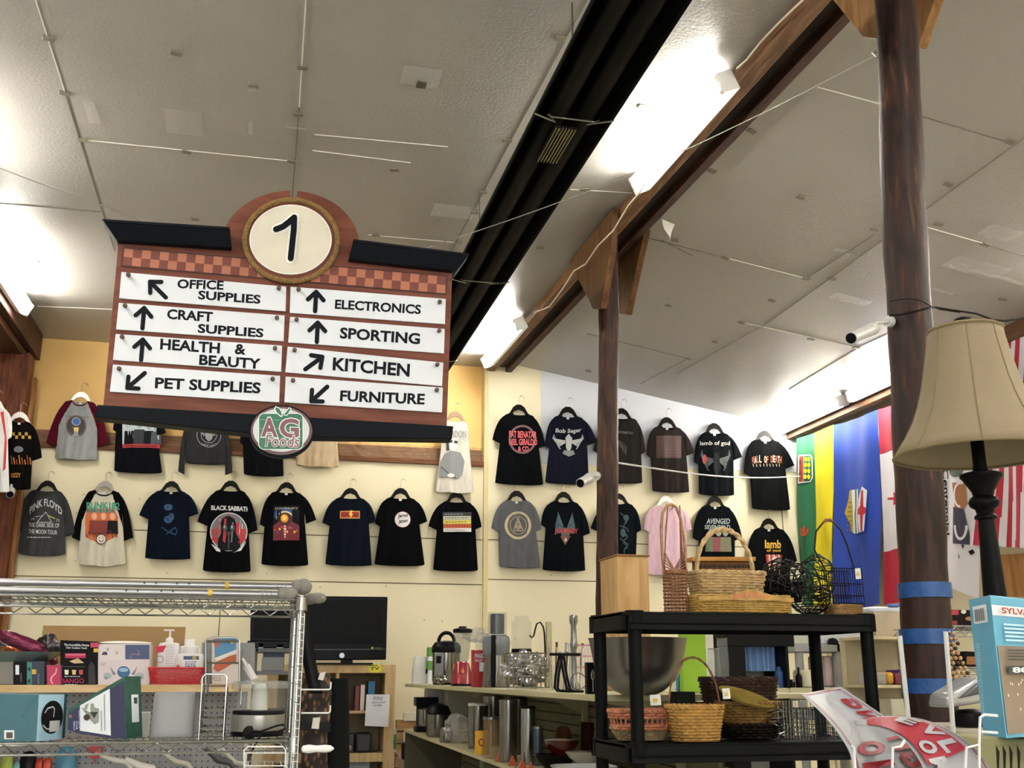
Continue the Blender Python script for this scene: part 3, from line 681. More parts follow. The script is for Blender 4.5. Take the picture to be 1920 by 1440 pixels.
# ================================================================== SHIRTS AND HANGERS ON THE BACK WALL
BLK = '#0d0e12'; NAVY = '#10131f'
def cloth(c):
    m = M(c, .9, var=.10, vs=9, stretch=(3, 3, 1), bump=.25, bs=14); m.node_tree.nodes['Principled BSDF'].inputs['Specular IOR Level'].default_value = .05; return m
hang_black = M('#15120f', .35); hang_white = M('#e6e2dc', .35); hang_wood = M('#8a6848', .4); hang_silver = M('#77736c', .3, .5)
wire_m = M('#a9a294', .3, .9)
HG = 'clothes hangers on the back wall'
def shirt(cx, cy, hem, hx, cl, cr, col, label, art=None, slv=None, hs=34, Yp=None, hang='b', kind='tee', neck=15, nd=9, hemc=3, tg=True, hlabel=None, hook=True, cuffw=None, ph=None, group=None):
    right = cx > 905
    if Yp is None: Yp = (WY-.03 if right else WY)-.055
    if cy < 800 and not right: Yp += .05 if False else 0
    k = mpp(atY(cx, cy, Yp)); ph = random.uniform(0, 6) if ph is None else ph
    O = atY(cx, cy, Yp); Xc, Zc = O.x, O.z
    fx = lambda x, y: atY(x, y, Yp)
    zy = lambda y: atY(cx, y, Yp).z
    ln = Zc-zy(hem)
    xl1, xr1 = fx(hx[0], hem).x, fx(hx[1], hem).x
    W0 = hs*k; ap = max(42, hs*1.2)*k*0+ (38*k)
    def edges(t):                                          # body edges down the shirt
        tt = min(1, t/.28); e = tt*tt*(3-2*tt)
        al = Xc-W0*1.06; ar = Xc+W0*1.06
        f = max(0, (t-.28)/.72); lx = al+(xl1-al)*f; rx = ar+(xr1-ar)*f
        return (Xc-W0)+(lx-(Xc-W0))*e, (Xc+W0)+(rx-(Xc+W0))*e
    def topz(u, back=False):
        a = abs(u)*hs
        if a < neck: d = (nd if not back else 2.0)*math.sqrt(max(0, 1-(a/neck)**2)); return -d*k
        return -((a-neck)/(hs-neck)*5+13*max(0, (abs(u)-.72)/.28)**2)*k
    def fy(x, z):                                          # front surface
        t = max(0, min(1, (Zc-z)/ln)); l, r = edges(t); u = (x-(l+r)/2)/max(.01, (r-l)/2); c = math.sqrt(max(0, 1-min(1, abs(u))**2.4))
        f = math.sin((x-Xc)*46+ph+2*t)*.007+math.sin((x-Xc)*95+ph*2)*.003*t+math.sin((x-Xc)*20+ph*.7)*.008
        return Yp-.004-(.026*c+f*c*(.15+t*.95))
    root = thing('t_shirt' if kind in ('tee', 'raglan') else kind, label, 'shirt', (Xc, Yp, Zc), group)
    m = cloth(col); ms = cloth(slv) if slv else m
    NU, NV = (90, 56) if kind == 'raglan' else (34, 16)
    b = MB()
    def front(u, v):
        l, r = edges(v); U = 2*u-1; x = (l+r)/2+U*(r-l)/2
        hz_ = -ln-hemc*k*math.sqrt(max(0, 1-U*U))+math.sin(U*7+ph)*.004; z = Zc+topz(U)*(1-v)+hz_*v
        return (x, fy(x, z), z)
    def backf(u, v):
        l, r = edges(v); U = 1-2*u; x = (l+r)/2+U*(r-l)/2
        hz_ = -ln-hemc*k*math.sqrt(max(0, 1-U*U)); z = Zc+topz(U, True)*(1-v)+hz_*v
        return (x, Yp+.012, z)
    def tubef(u, v): return front(u*2, v) if u <= .5 else backf(u*2-1, v)
    if kind == 'raglan' or slv:
        def mm(u, v):
            if u > .5: return m
            U = abs(4*u-1); return ms if (U > .36+v*1.55) else m
        b.grid(tubef, 2*NU, NV, mm, closed_u=True)
    else: b.grid(tubef, 2*NU, NV, m, closed_u=True)
    b.build('shirt_body', root, ang=180)
    # sleeves
    if cl is not None:
        for sgn, cc in ((-1, cl), (1, cr)):
            if cc is None: continue
            C = fx(*cc); cw = (cuffw or (20 if kind == 'tee' else 16))*k
            sh = Vector((Xc+sgn*W0*.58, 0, Zc-2.6*k)); ctl = Vector((Xc+sgn*W0*1.22, 0, Zc-4.0*k)); l, r = edges(.26); ax_ = (l if sgn < 0 else r); arm = Vector((ax_-sgn*.004, 0, Zc-.27*ln))
            ou = Vector((C.x, 0, C.z)); inn = ou+Vector((-sgn*cw*.93, 0, -cw*.38))
            if sgn < 0: inn.x = min(inn.x, l+.03)
            else: inn.x = max(inn.x, r-.03)
            def slf(u, v, sh=sh, ctl=ctl, arm=arm, ou=ou, inn=inn, sgn=sgn):
                top = sh*(1-v)**2+ctl*2*v*(1-v)+ou*v*v; bot = arm.lerp(inn, v)
                a = 2*PI*u; mid = (top+bot)/2; h = (top-bot)/2
                p = mid+h*math.cos(a); th = .018*min(1, .25+v*2)*(1-.3*v)+.004*math.sin(v*9+ph)
                return (p.x, Yp-.006-math.sin(a)*th+(.002 if math.sin(a) > 0 else 0), p.z)
            MB().grid(slf, 20, 9, ms, closed_u=True).build('sleeve', root, ang=180)
    # collar band
    if kind != 'tank_top':
        cb_ = MB(); cm = cloth(slv or col)
        def colr(u, v):
            U = (2*u-1)*neck/hs*1.02; a = abs(U)*hs; x = Xc+U*W0
            z = Zc+topz(U)-v*2.6*k; return (x, fy(x, z)-.003, z)
        cb_.grid(colr, 16, 2, cm).build('collar', root, ang=180)
    if tg:
        MB().box((Xc, Yp+.006, Zc-4.2*k), (5*k, .002, 3.6*k), M('#dedfe0', .6)).build('neck_tag', root)
    if art:
        A_ = Art(lambda x, y, q: (lambda p: Vector((p.x, Yp-.0010-.00035*q, p.z)))(atY(x, y, Yp)))
        art(A_)
        A_.b.build('print', root, smooth=False, cuts=(0, min(xl1, Xc-W0), max(xr1, Xc+W0), .022), warp=lambda c: (c.x, fy(c.x, c.z)-.0015-(Yp-c.y), c.z))
    # hanger (its own thing)
    if hang:
        hm = {'b': hang_black, 'w': hang_white, 'o': hang_wood, 's': hang_silver}[hang]
        hn = {'b': 'black', 'w': 'white', 'o': 'brown', 's': 'silver coloured'}[hang]
        q = lambda x, y: Vector((Xc+x*k, Yp+.001, Zc-y*k))
        h = thing('clothes_hanger', hlabel or ' '.join((hn+' hanger holding the '+label).split()[:16]).rstrip(','), 'hanger', q(0, -17), HG)
        out = [(-hs*.8, 4), (-18, -1), (-11, -13), (-4, -18), (4, -18), (11, -13), (18, -1), (hs*.8, 4), (hs*.78, 8), (14, 3), (8, -5), (0, -8), (-8, -5), (-14, 3), (-hs*.78, 8)]
        MB().prism([q(x, y)+Vector((0, -.004, 0)) for x, y in out][::-1], (0, .010, 0), hm).build('hanger_body', h, bevel=.002)
        if hook:
            pts = [q(0, -18)]+[q(0, -25)]+[q(5-5.5*math.cos(a), -30-6*math.sin(a)) for a in [i*PI*1.05/8 for i in range(9)]]
            MB().tube(pts, .0022, wire_m, 6).build('hook', h)
            MB().cyl(pts[6]+Vector((0, -.012, -.002)), Vector((pts[6].x, Yp+.085, pts[6].z-.002)), .003, wire_m, n=6).build('nail', h)
    return root
def c_(h, r=.7): return M(h, r, var=.02)
wht = c_('#d8dadb'); red_ = c_('#a3232c'); redb = c_('#c23a34')
def fig(a, x, y, s, m, m2):                                 # small standing figure in a print
    a.ell(x, y-s*.82, s*.13, s*.17, m2, 10); a.poly([(x-s*.22, y-s*.62), (x-s*.26, y), (x+s*.26, y), (x+s*.22, y-s*.62)], m)
def art1(a):
    a.ell(144, 801, 19, 20, c_('#3c3238'), 24); a.ring(144, 800, 19, 20, 3, c_('#5c5550'), 24); a.ell(144, 792, 8.5, 8, c_('#8a8ea0'), 18); a.ell(144, 792, 6.5, 6.2, c_('#3564a8'), 18)
    a.poly([(139, 803), (141, 817), (146, 818), (149, 803)], c_('#d8c27a')); a.poly([(136, 820), (143, 808), (150, 820)], c_('#8d8f90'))
    a.text('JOURNEY ESCAPE', (125, 784), (170, 786), 3.2, c_('#5b5048'), .02)
shirt(151, 752, 860, (103, 182), (87, 829), (203, 832), '#8d9090', 'grey baseball shirt with maroon sleeves, upper row left of the sign', art1, '#4a0f1c', hs=33, hang='s', kind='raglan', cuffw=22, neck=13)
def art2(a):
    a.rect(230, 790, 300, 834, c_('#b9c6cc'))
    for x, s, m in ((243, 40, BLK), (262, 44, '#20262a'), (280, 40, '#15181c'), (293, 38, '#3a4148')): fig(a, x, 834, s, c_(m), c_('#94a0a4'))
    a.rect(230, 834, 300, 841, red_); a.scrib(232, 835, 300, 841, 1, c_('#5c0f14'), 3)
shirt(260, 762, 884, (214, 304), (212, 806), (311, 812), BLK, 'black t-shirt with a group photo over a red strip, half hidden under the sign', art2, tg=False)
def art3(a):
    m = c_('#8d8f92'); a.ring(392, 817, 23, 23, 1.3, m, 36); a.ring(392, 817, 15, 15, 1.2, m, 28)
    a.poly([(384, 812), (392, 806), (400, 812), (398, 824), (392, 829), (386, 824)], m); a.text('HEY HO', (378, 836), (406, 836), 4.5, m, .02, arc=-3)
    a.line([(377, 811), (384, 818)], 3, m); a.line([(407, 811), (400, 818)], 3, m)
shirt(387, 768, 868, (347, 426), (334, 884), (436, 886), '#2d2e30', 'charcoal cropped sweatshirt with a round seal print, below the sign', art3, kind='sweatshirt', cuffw=14, tg=False)
shirt(495, 770, 890, (457, 532), (450, 830), (542, 835), BLK, 'black t-shirt hidden behind the oval logo of the sign', None, tg=False)
shirt(596, 765, 873, (555, 636), (545, 820), (648, 820), '#b5a184', 'beige shirt hem showing under the sign right of the logo', None, tg=False)
def art6(a):
    k = c_('#26282a')
    for i in range(13): x = 829+i*4.1; a.line([(x, 808), (x+random.uniform(-2, 2), 822+random.uniform(0, 18))], 1.0, c_('#9a9a98'))
    a.text('GORDON', (829, 822), (873, 822), 13, c_('#77797a'), .0)
    a.poly([(822, 896), (824, 868), (832, 852), (846, 846), (862, 850), (870, 866), (866, 890), (856, 900), (838, 896)], c_('#7c7f80'))
    a.poly([(838, 830), (843, 822), (854, 822), (858, 832), (855, 844), (848, 848), (841, 843)], c_('#c8c8c4')); a.line([(840, 830), (847, 829)], 5, k); a.line([(850, 830), (857, 831)], 5, k)
    a.poly([(836, 846), (836, 828), (843, 820), (840, 832), (841, 846)], k)
    a.line([(826, 876), (842, 892), (854, 898)], 1.5, k); a.ell(844, 893, 7, 4, c_('#cfcfcb'), 12)
shirt(854, 789, 922, (816, 888), None, None, '#c4bfb4', 'white sleeveless top with a grey figure in sunglasses, right of the sign', art6, kind='tank_top', hs=25, hang='o', neck=12, nd=6, tg=False, Yp=WY-.06)
def art7(a):
    m = c_('#c3c6c8'); a.text('PINK FLOYD', (57, 966), (117, 968), 14, m, .02, arc=17)
    a.line([(87, 961), (71, 980), (98, 980), (87, 961)], 1.0, m); a.line([(67, 970), (82, 968)], .8, m); a.line([(90, 967), (104, 973)], 2, c_('#a8a95a'))
    a.text("THE DARK SIDE OF", (55, 989), (112, 990), 8, m, .01); a.text('THE MOON TOUR', (55, 1001), (108, 1003), 8, m, .01); a.scrib(52, 1006, 110, 1011, 1, m, 1.6)
    a.text('19', (60, 977), (66, 977), 5, m); a.text('73', (106, 979), (112, 979), 5, m)
shirt(88, 919, 1036, (34, 123), (24, 990), (141, 1000), '#3c3d3f', 'dark grey shirt with prism print, lower row by the square post', art7, '#333436', kind='raglan', cuffw=22, hemc=7, tg=False)
def art8(a):
    or_ = c_('#c9683a'); br = c_('#5c2f22')
    a.poly([(163, 955), (215, 955), (222, 970), (221, 1005), (191, 1021), (161, 1008), (160, 972)], or_)
    for i in range(9): a.poly([(163+i*6, 962), (166+i*6, 944+abs(i-4)*2), (168+i*6, 962)], c_('#3d8a6c' if i % 2 else '#2b7a90'))
    a.text('BLINK182', (163, 956), (225, 957), 14, c_('#3c9272'), .03)
    for x in (178, 195, 212): fig(a, x, 1002, 40, c_('#7a2c22' if x != 212 else '#1c1a1c'), c_('#e0a88a'))
    for i in range(14): a.line([(162+i*4.2, 998+random.uniform(-4, 4)), (166+i*4.2, 1004+random.uniform(-3, 6))], 1.5, br)
    a.ring(191, 1012, 10, 10, 1.6, c_('#2a2224'), 20); a.ell(191, 1012, 8.4, 8.4, c_('#e0d5c8'), 18); a.ring(191, 1013, 4.5, 4.5, 1.4, c_('#2a2224'), 12, 0, PI); a.ell(188, 1009, 1, 1, c_('#2a2224'), 8); a.ell(194, 1009, 1, 1, c_('#2a2224'), 8)
shirt(196, 920, 1053, (145, 236), (135, 1008), (250, 1008), '#c6c2b0', 'cream baseball shirt with black sleeves and an orange group print', art8, '#0b0b0d', kind='raglan', cuffw=17, hemc=9, hang='s', hlabel='silver coloured hanger holding the cream baseball shirt with black sleeves')
def art9(a):
    m = c_('#1d4a72')
    for cx, cy, rx, ry in ((316, 952, 8, 6), (316, 975, 8, 7), (322, 970, 5, 7)): a.ell(cx, cy, rx, ry, m, 14); a.ell(cx-1, cy-1, rx*.4, ry*.5, c_('#0f2440'), 8)
    a.line([(303, 989), (313, 996), (322, 1001), (330, 1004)], 1.6, m); a.line([(330, 989), (322, 995), (312, 1003)], 1.6, m); a.ring(327, 997, 6, 6, 1.3, m, 16)
shirt(321, 920, 1046, (272, 357), (261, 966), (372, 963), '#0c121e', 'navy t-shirt with three faint blue figures down the front', art9)
def art10(a):
    a.text('BLACK SABBATH', (396, 957), (468, 960), 9, c_('#d9dcde'), .03)
    a.ell(429, 998, 35, 36, wht, 36); a.ell(429, 998, 33.5, 34.5, c_('#6b7074'), 36)
    lf = [(0, -34), (5, -24), (12, -28), (10, -14), (20, -20), (24, -6), (33, -4), (30, 8), (33, 14), (22, 22), (10, 18), (2, 30), (-10, 18), (-22, 22), (-33, 14), (-30, 8), (-33, -4), (-24, -6), (-20, -20), (-10, -14), (-12, -28), (-5, -24)]
    a.poly([(429+x, 998+y) for x, y in lf], c_('#b02a34'))
    a.poly([(414, 982), (417, 974), (424, 969), (432, 969), (440, 975), (443, 984), (442, 1000), (449, 1012), (452, 1033), (408, 1033), (409, 1012), (415, 1000)], c_('#17181b'))
    for x in (422, 436): a.ell(x, 991, 5, 6, c_('#3c4044'), 14); a.ell(x-1, 989, 1.4, 3.4, c_('#b9bcc0'), 8)
    a.line([(429, 1004), (429, 1030)], 2, c_('#4a4e52')); a.ell(429, 1001, 5, 4, c_('#33373b'), 12)
    a.poly([(396, 1020), (412, 1030), (414, 1036), (406, 1034)], wht); a.poly([(462, 1016), (444, 1034), (436, 1037), (452, 1033)], wht)
shirt(432, 919, 1070, (380, 470), (370, 978), (483, 994), '#0a0a0d', 'black t-shirt with a gas mask on a red maple leaf disc', art10, tg=False)
def art11(a):
    a.rect(512, 949, 561, 1014, c_('#16161f'))
    a.ell(534, 966, 20, 14, c_('#1f4a86'), 22); a.ell(534, 972, 16, 13, c_('#d9c9a0'), 22); a.ell(534, 974, 14.5, 12, c_('#31201f'), 22)
    a.ell(533, 973, 7.5, 8, c_('#e08a1c'), 18); a.ell(533, 972, 4.5, 5, c_('#f6d060'), 14)
    a.poly([(512, 1014), (512, 986), (524, 978), (534, 992), (546, 978), (561, 986), (561, 1014)], c_('#6d1a24'))
    for i in range(10): x = 515+i*4.6; a.ell(x, 994+5*math.sin(i*1.7), 2.2, 2.6, c_(('#b8442e', '#3b5a8c', '#d6b24c')[i % 3]), 8)
    for i in range(5): a.ell(534, 988+i*5, 3-.3*i, 2.2, c_(('#d88a9a', '#e8d8c0')[i % 2]), 8)
    a.text('JOURNEY', (515, 957), (559, 957), 4.5, c_('#a8a070'), .02)
shirt(537, 922, 1058, (490, 578), (487, 983), (593, 975), '#08090c', 'black t-shirt with a tall glowing orange and blue planet print', art11, ph=1)
def art12(a):
    a.rect(637, 959, 674, 973, c_('#d8a85a')); a.rect(638.5, 960.5, 672.5, 971.5, c_('#a02a24'))
    a.text('GRATEFUL', (640, 969), (654, 969), 5, c_('#50120f'), .02); a.poly([(656, 958), (661, 958), (658.5, 964), (662, 964), (655, 974), (656.5, 967), (653.5, 967)], c_('#e6c650')); a.text('DEAD', (662, 969), (671, 969), 5, c_('#50120f'), .02)
shirt(657, 933, 1058, (610, 697), (604, 980), (704, 978), '#0c121c', 'navy t-shirt with a small red rectangle and lightning bolt', art12, tg=False)
def art13(a):
    a.ell(754, 975, 15, 15, wht, 28); a.text('Jerrod', (745, 974), (763, 972), 9, c_('#1a1a1c'), .03, .1); a.text('Janson', (746, 984), (763, 982), 9, c_('#1a1a1c'), .03, .1); a.ring(754, 975, 15, 15, .8, c_('#b86a70'), 28)
shirt(751, 933, 1058, (702, 796), (703, 982), (801, 978), '#07080a', 'black t-shirt with a small round white badge print', art13)
def art14(a):
    a.rect(829, 961, 883, 968, c_('#22242a')); a.scrib(832, 962, 878, 968, 1, c_('#85888c'), 1.6)
    for i, c in enumerate(('#b5b7a4', '#c9bd5a', '#b8532e', '#c3c6c6')): a.rect(830, 968.5+i*7.6, 882, 975.5+i*7.6, c_(c)); a.scrib(833, 969+i*7.6, 880, 975+i*7.6, 1, c_(('#5a5e50', '#5c5418', '#6e2a14', '#b07a7a')[i]), 1.8)
shirt(856, 940, 1068, (812, 896), (803, 986), (903, 988), '#07080a', 'black t-shirt with a striped chart print, below the sleeveless top', art14, tg=False)
# right-hand part
def art15(a):
    m = c_('#c85a64'); a.ring(978, 825, 26, 27, 4, c_('#6a4a50'), 32)
    a.text('PAT BENATAR', (953, 822), (1005, 823), 13, m, .03); a.text('NEIL GIRALDO', (953, 836), (1006, 836), 12, m, .03); a.text('& CO', (970, 847), (990, 847), 9, m, .03)
shirt(973, 776, 906, (928, 1018), (923, 824), (1022, 836), '#07090b', 'black t-shirt with pink lettering over a ring, upper row left', art15, tg=False, neck=13, nd=6)
def wing(a, cx, cy, w, h, m, n=7):
    for s in (-1, 1):
        for i in range(n): t = i/(n-1); a.line([(cx+s*w*.12, cy+h*.1*t), (cx+s*w*(.55-.2*t), cy-h*(.4-.75*t)*.6+h*.1), (cx+s*w*(.5-.22*t), cy-h*.35+h*.8*t)], 1.7, m)
def art16(a):
    m = c_('#a9adab'); a.text('Bob Seger', (1040, 814), (1088, 813), 10, m, .03, .1, arc=-2); wing(a, 1064, 828, 52, 34, m)
    a.poly([(1058, 822), (1064, 815), (1071, 823), (1069, 842), (1064, 850), (1059, 842)], m); a.poly([(1055, 846), (1073, 846), (1076, 853), (1064, 858), (1053, 852)], c_('#7a7e7c'))
shirt(1065, 780, 905, (1022, 1104), (1021, 836), (1119, 829), '#11131f', 'navy t-shirt with a silver eagle print, upper row beside the post', art16, neck=13, ph=2)
def art17(a):
    m = c_('#5d5d5a'); a.text('AEROSMITH', (1147, 813), (1184, 816), 5, m, .02)
    for i in range(6): a.line([(1152+i*4, 822+i*3), (1156+i*3, 834+i*4)], 1.2, m)
shirt(1166, 783, 903, (1128, 1204), (1112, 845), (1210, 848), '#211f1d', 'charcoal t-shirt half hidden behind the slim post, upper row', art17, neck=13, tg=False)
def art18(a):
    m = c_('#3d2622'); a.rect(1229, 818, 1276, 860, m)
    for i in range(7): a.line([(1231, 822+i*5.5), (1274, 823+i*5.5)], 1.4, c_('#4a3029'))
shirt(1251, 800, 920, (1223, 1292), (1212, 852), (1302, 849), '#25201e', 'faded dark brown t-shirt with a dim red print', art18, hs=33, neck=12)
def art19(a):
    a.text('lamb of god', (1311, 838), (1367, 838), 10, c_('#b9b4ae'), .01); m = c_('#3c4446')
    wing(a, 1340, 862, 50, 48, m, 8); a.poly([(1336, 850), (1345, 850), (1348, 880), (1340, 896), (1333, 880)], c_('#111416')); a.ell(1319, 862, 4, 9, c_('#8a2a2c'), 10)
shirt(1340, 811, 926, (1310, 1376), (1301, 866), (1391, 857), '#0c0f12', 'black t-shirt with pale lettering over grey wings', art19, hs=33, neck=12)
def art20(a):
    for i, ch in enumerate('WALL OF DEATH'):
        if ch != ' ': a.text(ch, (1408+i*4.3, 869+2*math.cos(i)), (1412+i*4.3, 869), 13, c_(('#9c4a2c', '#b9ad98')[i % 2]), .03)
    for i in range(9): a.line([(1410+i*6, 871), (1411+i*6, 876)], 1.2, c_('#a39886'))
shirt(1435, 825, 953, (1410, 1481), (1394, 886), (1489, 873), '#0b0c0d', 'black t-shirt with ragged orange white lettering, upper row nearest the flags', art20, hs=34, neck=12)
def art21(a):
    m = c_('#b7a888'); a.ring(970, 986, 25, 26, 5, m, 36); a.ring(970, 986, 16, 17, 1, m, 28)
    a.line([(970, 972), (961, 996), (979, 996), (970, 972)], 1.3, m); a.line([(970, 978), (965, 991), (975, 991), (970, 978)], 1.0, m); a.ell(970, 990, 4, 5, c_('#8d836c'), 12)
    a.text('DEF LEPPARD', (952, 975), (988, 975), 3.8, c_('#4a4a4a'), .02, arc=9); a.text('ROCK BRIGADE', (954, 1001), (987, 1001), 3.5, c_('#4a4a4a'), .02, arc=-7)
shirt(969, 938, 1062, (936, 1013), (921, 990), (1015, 993), '#56575a', 'mid grey t-shirt with a cream ring emblem, lower row', art21, hs=33, neck=12)
def art22(a):
    for s in (-1, 1):
        for i in range(6): a.poly([(1058+s*3, 1000-i*2), (1058+s*(19-i), 985-i*5+s), (1058+s*(17-i), 1002-i*4)], c_(('#2c4048', '#46606a')[i % 2]))
    a.ell(1058, 1000, 9, 10, c_('#50484a'), 18); a.text('JOURNEY', (1038, 1003), (1082, 1004), 12, c_('#b53a2c'), .03)
    a.poly([(1048, 1006), (1068, 1006), (1062, 1016), (1058, 1023), (1053, 1016)], c_('#6a3c30')); a.ell(1058, 1013, 3, 4, c_('#b9b2a8'), 10)
shirt(1057, 940, 1068, (1017, 1097), (1014, 984), (1106, 1000), '#090d10', 'black t-shirt with red lettering over a dim winged emblem', art22, hs=34, neck=12, tg=False)
def art23(a):
    m = c_('#32444c')
    for i in range(9): a.line([(1160+i%3*6, 962+i*8), (1168+i%2*6, 968+i*8), (1176-i%3*4, 974+i*8)], 1.8, m)
    a.ell(1172, 972, 5, 6, m, 12); a.ell(1166, 1000, 5, 8, m, 12)
shirt(1160, 943, 1048, (1126, 1192), (1107, 990), (1202, 994), '#0a0f13', 'black t-shirt with a dim blue grey print behind the slim post', art23, hs=33, neck=12, tg=False)
def art24(a):
    m = c_('#c0a3ac'); a.line([(1258, 975), (1268, 990), (1262, 1004), (1272, 1020), (1260, 1030)], 1.1, m); a.line([(1265, 972), (1256, 984), (1262, 996)], 1.1, m); a.line([(1236, 1004), (1242, 1008)], 4, m)
shirt(1249, 948, 1076, (1213, 1290), (1207, 992), (1297, 992), '#c9a9b6', 'pale pink t-shirt with a faint line drawing', art24, hs=35, hang='w', neck=13, nd=12)
def art25(a):
    m = c_('#9ba6a6')
    a.text('AVENGED', (1322, 983), (1366, 983), 10, m, .02, .1); a.text('SEVENFOLD', (1319, 993), (1367, 993), 8, m, .02)
    for x, c in ((1331, '#5a6246'), (1345, '#7a3a40'), (1358, '#6e6a50')): fig(a, x, 1035, 44, c_(c), c_('#8d8a78'))
shirt(1341, 948, 1066, (1310, 1378), (1298, 1008), (1391, 1008), '#0a0d10', 'black t-shirt with three figures under ragged lettering, behind the basket handle', art25, hs=34, neck=12)
def art26(a):
    m = c_('#c49a2c'); a.text('lamb', (1431, 1029), (1462, 1029), 16, m, .03); a.text('of god', (1434, 1037), (1461, 1037), 7, m, .02)
    for i in range(10): a.poly([(1432+i*3, 1040), (1434+i*3, 1060+i%3*10), (1438+i*3, 1042)], c_(('#8a2a24', '#a85a54', '#c9a9a0')[i % 3]))
    a.ell(1450, 1052, 6, 8, c_('#d0b8b0'), 12)
shirt(1442, 990, 1115, (1405, 1482), (1400, 1052), (1494, 1052), '#0b0c0e', 'black t-shirt with yellow lettering and red print, behind the dark wire baskets', art26, hs=36, neck=12)
# clothes by the square post
def art27(a):
    for i in range(6): a.rect(24+i*6, 812+(i % 2)*6, 29+i*6, 818+(i % 2)*6, c_('#a8862a'))
    a.ell(36, 844, 9, 6, c_('#5c5f66'), 14)
    for i in range(8): a.line([(22+i*5, 855+i % 3*4), (24+i*5, 872)], 1.8, c_(('#8a3a1c', '#b5702c')[i % 2]))
    a.text('OZZY', (22, 897), (40, 896), 8, c_('#a8702a'), .03)
shirt(36, 790, 915, (10, 58), (2, 860), (79, 858), '#0a0908', 'black t-shirt with a yellow checkered band on the square post', art27, hs=28, Yp=9.54, hang='w', neck=11)
def art28(a):
    a.poly([(2, 775), (8, 772), (14, 830), (12, 880), (7, 885), (10, 820)], c_('#b3202a')); a.rect(-4, 880, 2, 925, c_('#1a1a1a'))
shirt(-12, 765, 920, (-44, 18), (-58, 830), (22, 820), '#c9c9c7', 'white top with red piping at the left edge, beside the square post', art28, hs=30, Yp=9.3, hang='w', neck=11, tg=False)
# ================================================================== FLAGS ON THE RIGHT
FX = 5.36
def satin(c): return M(c, .7, var=.05, vs=4)
def flag(name, label, quad, matf, art=None, amp=.03, wv=5.0, seed=0, nu=30, nv=34, X=FX):
    """quad: photo positions TL, TR, BR, BL on the plane X = const"""
    q = [atX(x, y, X) for x, y in quad]
    def fold(y, z): return amp*math.sin(y*wv*2.1+seed+.6*math.sin(z*3+seed))*(.12+.88*min(1, max(0, (q[0].z-z)/1.0)))+amp*.15*math.sin(y*wv*5+z*4+seed)
    def fn(u, v):
        t = q[0].lerp(q[1], u); b_ = q[3].lerp(q[2], u); p = t.lerp(b_, v); p.z -= .012*math.sin(PI*u)*math.exp(-v*6)
        return (X+fold(p.y, p.z), p.y, p.z)
    root = thing(name, label, 'flag', q[0])
    MB().grid(fn, nu, nv, matf).build('cloth', root, ang=180)
    if art:
        A_ = Art(lambda x, y, k: (lambda p: Vector((X-.004-.0008*k, p.y, p.z)))(atX(x, y, X))); art(A_)
        ys = [p.y for p in q]; A_.b.build('emblem', root, smooth=False, cuts=(1, min(ys), max(ys), .05), warp=lambda c: (fold(c.y, c.z)+c.x, c.y, c.z))
    return root
gn, yl, bl, rd, wh = satin('#1e6a45'), satin('#e0cf12'), satin('#1c3fa0'), satin('#b01c38'), satin('#d9d6dc')
def fa1(a):
    a.poly([(1498, 853), (1519, 852), (1523, 858), (1523, 895), (1519, 904), (1498, 907)], wh); a.poly([(1500, 856), (1508, 855), (1508, 903), (1500, 904)], satin('#a33a24'))
    a.poly([(1509, 855), (1518, 854), (1521, 859), (1521, 894), (1518, 902), (1509, 903)], gn)
    for y in (861, 872, 883, 894):
        for x in (1512, 1517): a.ell(x, y, 2.2, 4.5, yl, 10)
    a.ell(1503, 866, 2, 5, satin('#5a1512'), 8); a.ell(1503, 890, 2, 7, satin('#5a1512'), 8)
    for dx, dy in ((-5, -6), (0, -9), (5, -5), (3, 3), (-4, 3)): a.poly([(1513, 1006), (1513+dx-2, 1000+dy), (1513+dx, 994+dy), (1513+dx+2, 1000+dy)], satin('#c4401e'))
flag('provincial_flag', 'green and yellow flag hanging nearest the back wall', [(1494, 822), (1562, 796), (1563, 1135), (1497, 1137)], lambda u, v: gn if u < .5 else yl, fa1, .02, 6, 1)
def fa2(a):
    gd = satin('#b9a238')
    a.poly([(1579, 962), (1588, 935), (1590, 921), (1594, 918), (1598, 922), (1600, 938), (1606, 950), (1606, 1000), (1592, 998), (1590, 982)], gd)
    for i in range(26): a.ell(1588+(i % 4)*4.6, 942+(i//4)*8.6, 1.6, 2.2, satin('#7c6a1a'), 6)
    a.poly([(1600, 919), (1609, 918), (1610, 950), (1606, 965), (1606, 1001), (1600, 1000), (1601, 960)], wh)
    a.poly([(1608, 919), (1614, 918), (1614, 950), (1611, 970), (1612, 1001), (1606, 1001), (1606, 965), (1609, 950)], satin('#3a7058'))
    a.poly([(1614, 918), (1618, 917), (1618, 950), (1616, 970), (1619, 1000), (1612, 1001), (1611, 970), (1614, 950)], wh)
    a.poly([(1620, 935), (1627, 912), (1635, 920), (1634, 955), (1632, 996), (1622, 999), (1618, 975)], wh)
    a.poly([(1619, 956), (1625, 948), (1626, 920), (1629, 920), (1630, 949), (1634, 953), (1634, 962), (1630, 966), (1629, 997), (1626, 997), (1625, 966), (1618, 964)], satin('#b3242c'))
flag('provincial_flag', 'blue flag with a gold, green and white shield', [(1564, 797), (1645, 768), (1657, 1133), (1566, 1145)], lambda u, v: bl, fa2, .035, 4, 2)
